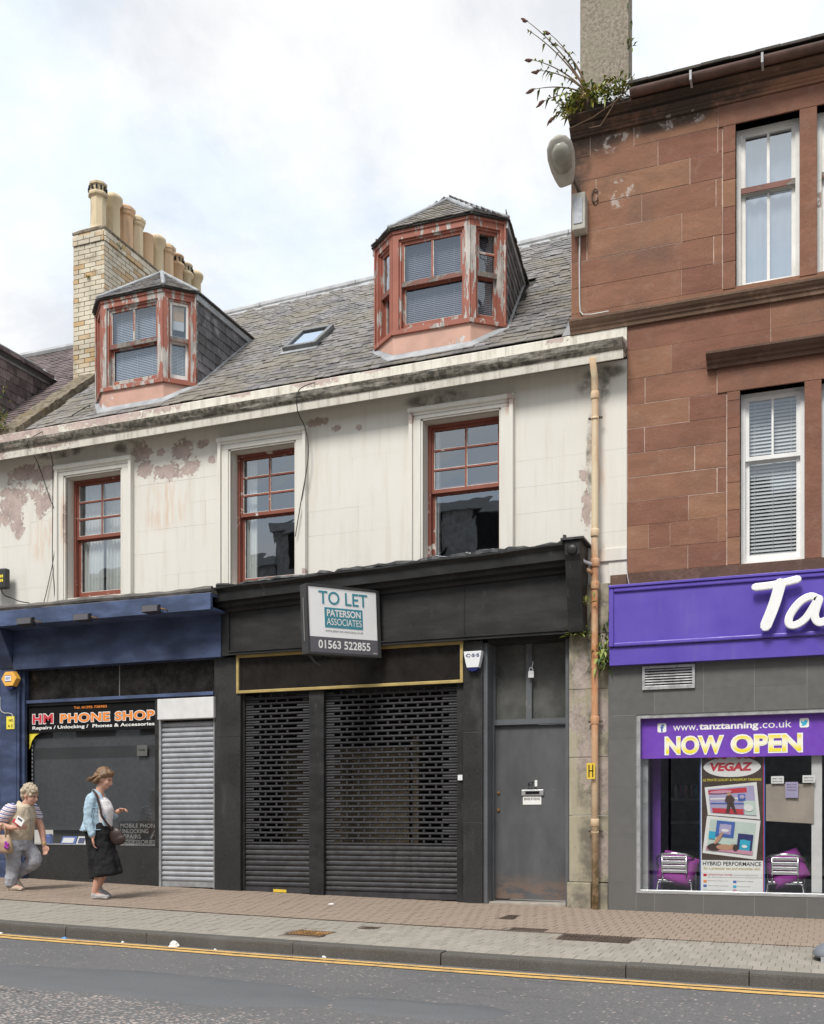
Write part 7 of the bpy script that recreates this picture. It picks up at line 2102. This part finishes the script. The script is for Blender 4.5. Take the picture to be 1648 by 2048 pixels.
def head(m, c, tilt, sc=1.0):
    """head in local space at the origin, then tilted forward about y and moved to c"""
    s0 = len(m.v)
    ell(m, (-.008, 0, .035), (.098, .077, .098)); ell(m, (.032, 0, -.02), (.066, .060, .085)); ell(m, (.045, 0, -.078), (.042, .040, .034))
    ell(m, (.02, 0, -.06), (.06, .052, .05))
    limb(m, [(.088, 0, .022), (.106, 0, -.008), (.112, 0, -.024)], [.011, .0135, .015], 8)           # nose
    ell(m, (.086, 0, -.052), (.016, .026, .012)); ell(m, (.082, 0, .035), (.018, .052, .012))          # lips, brow ridge
    for s in (-1, 1): ell(m, (-.012, s * .078, -.005), (.02, .010, .03)); ell(m, (.062, s * .038, -.022), (.026, .022, .024))
    T = Matrix.Translation(c) @ Matrix.Rotation(tilt, 4, 'Y') @ Matrix.Scale(sc, 4)
    m.xform(T, s0); return T
def face_parts(P, T, Mx, brow='brow'):
    for s in (-1, 1):
        m = MB(); ell(m, (.084, s * .032, .012), (.009, .015, .008), 8, 6); m.xform(Mx @ T).build('eye', M['eye'], P, smooth=True)
        MB().tube([(.094, s * .014, .034), (.092, s * .035, .040), (.080, s * .052, .034)], .0045, 6).xform(Mx @ T).build('eyebrow', M[brow], P)
    m = MB(); m.tube([(.094, -.022, -.054), (.102, 0, -.051), (.094, .022, -.054)], [.004, .0065, .004], 6); m.xform(Mx @ T).build('mouth', M['lip'], P, smooth=True)

# ---- woman in a denim jacket
def woman():
    x0, y0 = -8.03, -1.72; z0 = PZ(x0, y0)
    Mx = Matrix.Translation((x0, y0, z0)) @ Matrix.Rotation(math.radians(14), 4, 'Z')
    m = MB()
    T = head(m, (.06, 0, 1.412), .36, .95)
    limb(m, [(.035, 0, 1.36), (.01, 0, 1.29), (-.02, 0, 1.20)], [.052, .052, .07])
    loft(m, [(.0, 0, .72, .11, .15), (-.01, 0, .90, .105, .14), (-.01, 0, 1.08, .11, .15), (-.02, 0, 1.20, .085, .15), (-.02, 0, 1.26, .05, .08)])
    limb(m, [(-.035, -.155, 1.19), (-.06, -.18, .93), (.0, -.185, .73)], [.05, .042, .03]); hand(m, (.0, -.185, .725), (.12, .0, -1), (1, .3, 0), (1, 0, 0), .45)
    limb(m, [(-.03, .16, 1.19), (.03, .175, .93), (.20, .10, 1.035)], [.05, .042, .03]); hand(m, (.205, .095, 1.04), (1, -.15, .18), (0, -.4, -1), (0, -1, .4), .75)
    limb(m, [(.03, -.07, .72), (.06, -.075, .42), (.02, -.08, .25), (-.02, -.085, .075)], [.075, .055, .050, .037])
    limb(m, [(.03, .07, .72), (.08, .075, .43), (-.045, .08, .135)], [.075, .055, .037])
    limb(m, [(-.03, -.085, .045), (.12, -.09, .03)], [.034, .026], 10); limb(m, [(-.06, .085, .115), (.045, .09, .035)], [.032, .026], 10)
    B = finish(m, 'person', M['skin'], None, Mx, .0085, 2, origin=(x0, y0, z0))
    tag(B, 'brown haired woman in pale denim jacket and long black skirt walking', 'person')
    face_parts(B, T, Mx)
    m = MB()                                                       # bobbed hair, blown back at the nape
    ell(m, (-.022, 0, .062), (.110, .092, .092)); ell(m, (-.075, 0, .0), (.068, .082, .085)); ell(m, (-.105, 0, -.055), (.055, .075, .04)); ell(m, (.045, 0, .098), (.055, .07, .035))
    for s in (-1, 1): limb(m, [(.03, s * .070, .085), (-.02, s * .086, .03), (-.06, s * .082, -.045), (-.135, s * .06, -.075)], [.028, .030, .026, .014], 8)
    for k in range(7): limb(m, [(-.09, -.06 + k * .02, -.02), (-.135, -.065 + k * .021, -.055 - .01 * (k % 3)), (-.165 - .012 * (k % 2), -.07 + k * .022, -.05)], [.024, .016, .006], 6)
    finish(m, 'hair', M['hair_brown'], B, Mx @ T, .008, 1)
    m = MB(); rr = random.Random(6)
    for k in range(190):
        a = rr.uniform(-1.45, 1.45); t0 = rr.uniform(.0, .06); sy = math.sin(a)
        p = [(.055 - t0 - .03 * abs(sy), .055 * sy, .135 - .02 * abs(sy)), (-.03 - .02 * (1 - abs(sy)), .094 * sy, .128 - .07 * abs(sy)), (-.085 - .05 * (1 - abs(sy)), .100 * sy, .03 - .03 * abs(sy)), (-.14 - rr.uniform(0, .03), .085 * sy + rr.uniform(-.01, .01), -.06 + rr.uniform(-.02, .02)), (-.155 - rr.uniform(0, .025), .08 * sy + rr.uniform(-.015, .015), -.06 + rr.uniform(-.035, .03))]
        m.tube(p, [.0035, .0045, .0045, .0035, .001], 4, caps=False)
    tag(m.xform(Mx @ T).build('hair_strands', M['hair_brown'], B, smooth=True), kind='stuff')
    m = MB()                                                       # white top
    loft(m, [(.02, 0, .80, .125, .145), (.03, 0, .92, .12, .14), (.045, 0, 1.06, .125, .14), (.03, 0, 1.15, .095, .13), (.0, 0, 1.20, .07, .10)])
    finish(m, 'top', M['white_top'], B, Mx, .009, 3)
    m = MB()                                                       # jacket, open in front
    fold = lambda t, v: .025 * math.sin(5 * t + 2 * v) * (1 - v) + .012 * math.sin(11 * t)
    loft(m, [(-.05, 0, .80, .180, .20), (-.045, 0, .86, .160, .185), (-.03, 0, .98, .135, .17), (-.025, 0, 1.08, .130, .17), (-.03, 0, 1.16, .115, .165), (-.03, 0, 1.215, .085, .135), (-.02, 0, 1.262, .06, .08)], 28, fold)
    limb(m, [(-.035, -.150, 1.185), (-.065, -.182, .95), (-.05, -.185, .90), (-.01, -.187, .765)], [.062, .057, .055, .046]); limb(m, [(-.04, .16, 1.195), (.025, .18, .94), (.15, .125, 1.0)], [.060, .054, .046])
    for s in (-1, 1): limb(m, [(-.055, s * .045, 1.275), (-.005, s * .075, 1.265), (.045, s * .062, 1.215), (.055, s * .05, 1.17)], [.020, .022, .022, .012], 8)
    for s in (-1, 1): limb(m, [(.055, s * .065, 1.17), (.095, s * .082, 1.02), (.085, s * .095, .83)], [.032, .036, .032], 8)
    J = finish(m, 'jacket', M['denim'], B, Mx, .009, 2)
    m = MB()                                                       # seams, pocket flap and cuff
    m.tube([(-.02, -.203, 1.085), (.035, -.185, 1.07), (.07, -.165, 1.085)], .005, 6); m.tube([(-.20, -.10, .815), (-.1, -.205, .815), (.0, -.215, .815), (.085, -.16, .815)], .006, 6); m.tube([(.02, -.2, 1.05), (.0, -.215, .92), (.0, -.218, .83)], .004, 6)
    m.xform(Mx).build('jacket_seams', cloth('faded_denim_seam', (.27, .39, .50)), B)
    m = MB()
    sk = lambda t, v: (.065 * math.sin(6 * t + .6) + .035 * math.sin(11 * t + 2)) * (v ** 1.2)
    s0 = len(m.v)
    loft(m, [(.0, 0, .90, .13, .165), (.0, 0, .78, .165, .19), (.025, 0, .60, .165, .175), (.06, 0, .42, .180, .18), (.085, 0, .275, .19, .19), (.087, 0, .252, .185, .185)], 48, sk)
    for i in range(s0, len(m.v)):
        x, y, z = m.v[i]
        if z < .6: m.v[i] = (x, y, z + (x - .02) * .20 * (.6 - z) / .34)
    finish(m, 'skirt', M['black_cloth'], B, Mx, .010, 1)
    for y, ax, az, tx in ((-.087, -.045, .0, .16), (.088, -.08, .075, .075)):
        m = MB(); d = Vector((tx - ax, 0, -az)); 
        ang = math.atan2(az, tx - ax)
        s0 = 0; ell(m, (.095, 0, .030), (.115, .041, .032)); ell(m, (.025, 0, .042), (.045, .037, .045)); m.add(*(lambda b: (b.v, b.f))(MB().box(.0, .19, -.034, .034, .004, .016)))
        m.xform(Matrix.Translation((ax, y, az)) @ Matrix.Rotation(ang, 4, 'Y'))
        finish(m, 'shoe', M['loafer'], B, Mx, .006, 1)
    m = MB(); m.box(.10, .135, -.112, -.062, .062, .074); m.xform(Mx).build('shoe_bow', M['ink_grey'], B)
    bag = thing('shoulder_bag', 'dark brown shoulder bag slung across the denim jacket', 'bag', (x0 + .2, y0 - .1, z0 + .7))
    m = MB(); s0 = 0; ell(m, (0, 0, 0), (.085, .035, .105)); ell(m, (.02, 0, -.045), (.085, .038, .065)); m.xform(Matrix.Translation((.255, -.10, .735)) @ Matrix.Rotation(-.25, 4, 'Y'))
    finish(m, 'bag_body', M['bag_brown'], bag, Mx, .009, 2)
    m = MB(); pts = [(-.05, -.06, 1.285), (.02, -.125, 1.235), (.075, -.15, 1.10), (.105, -.165, .98), (.17, -.155, .88), (.22, -.12, .82)]
    for a, b in zip(pts, pts[1:]): m.add([(a[0] - .014, a[1] - .012, a[2] - .006), (a[0] + .014, a[1] - .014, a[2] + .006), (b[0] + .014, b[1] - .014, b[2] + .006), (b[0] - .014, b[1] - .012, b[2] - .006)], [(0, 3, 2, 1)]); m.tube([a, b], .010, 6)
    m.xform(Mx).build('bag_strap', M['bag_brown'], bag)
woman()

# ---- older woman stooping forward, bag on her arm
def older():
    x0, y0 = -9.52, -1.38; z0 = PZ(x0, y0)
    Mx = Matrix.Translation((x0, y0, z0)) @ Matrix.Rotation(math.radians(4), 4, 'Z')
    m = MB()
    T = head(m, (.165, 0, 1.185), .30, .98)
    limb(m, [(.145, 0, 1.13), (.10, 0, 1.07), (.05, 0, 1.0)], [.055, .058, .08])
    loft(m, [(-.02, 0, .58, .11, .14), (.0, 0, .74, .12, .15), (.02, 0, .88, .13, .165), (.04, 0, 1.0, .11, .165), (.06, 0, 1.06, .07, .10)])
    limb(m, [(.02, -.19, 1.0), (-.10, -.22, .86), (-.11, -.225, .81), (.06, -.25, .785), (.15, -.24, .79)], [.058, .052, .052, .036, .03]); hand(m, (.145, -.24, .79), (1, .15, .05), (.2, .9, -.2), (0, .2, 1), .8)
    limb(m, [(.10, .17, 1.0), (.20, .19, .76), (.255, .16, .565)], [.055, .045, .03]); hand(m, (.255, .16, .56), (.25, 0, -1), (.2, -1, 0), (1, -.3, 0), .6)
    limb(m, [(-.02, -.09, .58), (-.015, -.09, .36), (-.05, -.09, .08)], [.08, .055, .036]); limb(m, [(.0, .09, .56), (.14, .09, .40), (-.12, .09, .17)], [.08, .05, .036])
    limb(m, [(-.06, -.09, .045), (.10, -.095, .03)], [.036, .026], 10); limb(m, [(-.13, .09, .15), (-.07, .09, .04)], [.034, .026], 10)
    B = finish(m, 'person', M['skin'], None, Mx, .0085, 2, origin=(x0, y0, z0))
    tag(B, 'grey haired older woman in beige body warmer and pale trousers stooping forward', 'person')
    face_parts(B, T, Mx, 'hair_grey')
    m = MB(); rr = random.Random(3)
    ell(m, (-.02, 0, .060), (.108, .090, .090)); ell(m, (-.065, 0, .0), (.062, .080, .080))
    for k in range(60):
        a, b = rr.uniform(0, 6.28), rr.uniform(-.5, 1.4)
        p = Vector((-.02 + .105 * math.cos(a) * math.cos(b), .088 * math.sin(a) * math.cos(b), .055 + .092 * math.sin(b)))
        if p.x > .055 and p.z < .07: continue
        ell(m, p, (.022, .022, .022), 8, 6)
    finish(m, 'hair', M['hair_grey'], B, Mx @ T, .0075, 1)
    m = MB(); fold = lambda t, v: .014 * math.sin(6 * t + 5 * v) + .010 * math.sin(13 * t)
    loft(m, [(-.01, 0, .615, .150, .18), (.0, 0, .66, .165, .19), (.02, 0, .78, .165, .185), (.04, 0, .90, .165, .19), (.05, 0, .99, .145, .185), (.07, 0, 1.05, .12, .16), (.09, 0, 1.085, .08, .10)], 28, fold)
    for s in (-1, 1): limb(m, [(.04, s * .06, 1.10), (.11, s * .085, 1.07), (.165, s * .06, 1.0), (.185, s * .02, .92)], [.024, .026, .022, .012], 8)
    finish(m, 'body_warmer', M['vest'], B, Mx, .009, 2)
    m = MB(); m.tube([(.195, -.03, 1.0), (.222, -.035, .9), (.212, -.035, .78), (.185, -.03, .64)], .005, 6); m.xform(Mx).build('zip', M['ink_midgrey'], B)
    m = MB(); limb(m, [(.02, -.175, 1.02), (-.03, -.205, .965), (-.075, -.215, .905)], [.080, .080, .076]); finish(m, 'sleeve', M['stripe'], B, Mx, .009, 1)
    m = MB(); limb(m, [(.09, .165, 1.02), (.14, .185, .93)], [.075, .07]); finish(m, 'sleeve', M['stripe'], B, Mx, .009, 1)
    m = MB(); wr = lambda t, v: .03 * math.sin(4 * t + 9 * v)
    loft(m, [(-.02, 0, .50, .165, .195), (-.02, 0, .58, .175, .195), (-.01, 0, .68, .15, .18)], 24)
    limb(m, [(-.02, -.10, .56), (-.005, -.10, .40), (-.02, -.10, .26), (-.045, -.095, .09)], [.118, .092, .082, .074]); limb(m, [(.0, .095, .56), (.16, .095, .42), (.17, .095, .36), (-.02, .09, .24), (-.12, .09, .175)], [.115, .092, .088, .076, .068])
    finish(m, 'trousers', M['trouser'], B, Mx, .010, 2)
    for y, ax, az, tx in ((-.092, -.075, .0, .13), (.092, -.15, .115, -.05)):
        m = MB(); ang = math.atan2(az, tx - ax)
        ell(m, (.10, 0, .026), (.115, .043, .030)); m.add(*(lambda b: (b.v, b.f))(MB().box(-.01, .20, -.036, .036, .003, .018))); ell(m, (.02, 0, .04), (.035, .036, .04))
        m.xform(Matrix.Translation((ax, y, az)) @ Matrix.Rotation(ang, 4, 'Y'))
        finish(m, 'shoe', M['sandal'], B, Mx, .006, 1)
    m = MB(); m.lathe(0, 0, [(.034, -.008), (.038, 0), (.034, .008)], 14); m.xform(Matrix.Translation((.25, .162, .585))); m.xform(Mx).build('watch', M['gold'], B)
    bag = thing('handbag', 'tan leather handbag hanging from the older woman\'s forearm', 'bag', (x0 - .2, y0 - .25, z0 + .4))
    m = MB(); loft(m, [(-.03, -.29, .47, .15, .055), (-.03, -.29, .50, .165, .07), (-.03, -.29, .60, .15, .065), (-.03, -.29, .68, .12, .035), (-.03, -.29, .70, .115, .02)], 24)
    finish(m, 'bag_body', M['bag_tan'], bag, Mx, .009, 2)
    for y in (-.32, -.265):
        m = MB(); m.tube([(-.10, y, .67), (-.06, y + .02, .80), (-.02, y + .035, .835), (.02, y + .02, .80), (.05, y, .67)], .009, 7); m.xform(Mx).build('bag_handle', M['bag_tan'], bag, smooth=True)
    m = MB()
    for k, (dx, dz) in enumerate(((0, 0), (.025, -.02), (-.01, -.045), (.02, -.06))): ell(m, (.08 + dx, -.355, .60 + dz), (.022, .012, .022), 8, 6)
    m.xform(Mx).build('bag_charm', M['magenta'], bag)
    pr_ = thing('purse_and_papers', 'small purse and folded papers held in the older woman\'s hand', 'purse', (x0 + .1, y0 - .3, z0 + .78))
    m = MB(); m.box(-.045, .06, -.012, .012, -.02, .035); m.xform(Matrix.Translation((.16, -.268, .85)) @ Matrix.Rotation(.5, 4, 'Y')); m.xform(Mx).build('purse', M['ink_red'], pr_, bevel=.004)
    m = MB(); m.box(-.04, .075, -.022, -.014, -.01, .085); m.xform(Matrix.Translation((.19, -.262, .845)) @ Matrix.Rotation(.55, 4, 'Y')); m.xform(Mx).build('papers', M['ink_white'], pr_)
    m = MB(); m.box(-.02, .05, -.0245, -.0225, .045, .07); m.xform(Matrix.Translation((.19, -.262, .845)) @ Matrix.Rotation(.55, 4, 'Y')); m.xform(Mx).build('paper_print', M['ink_grey'], pr_)
older()
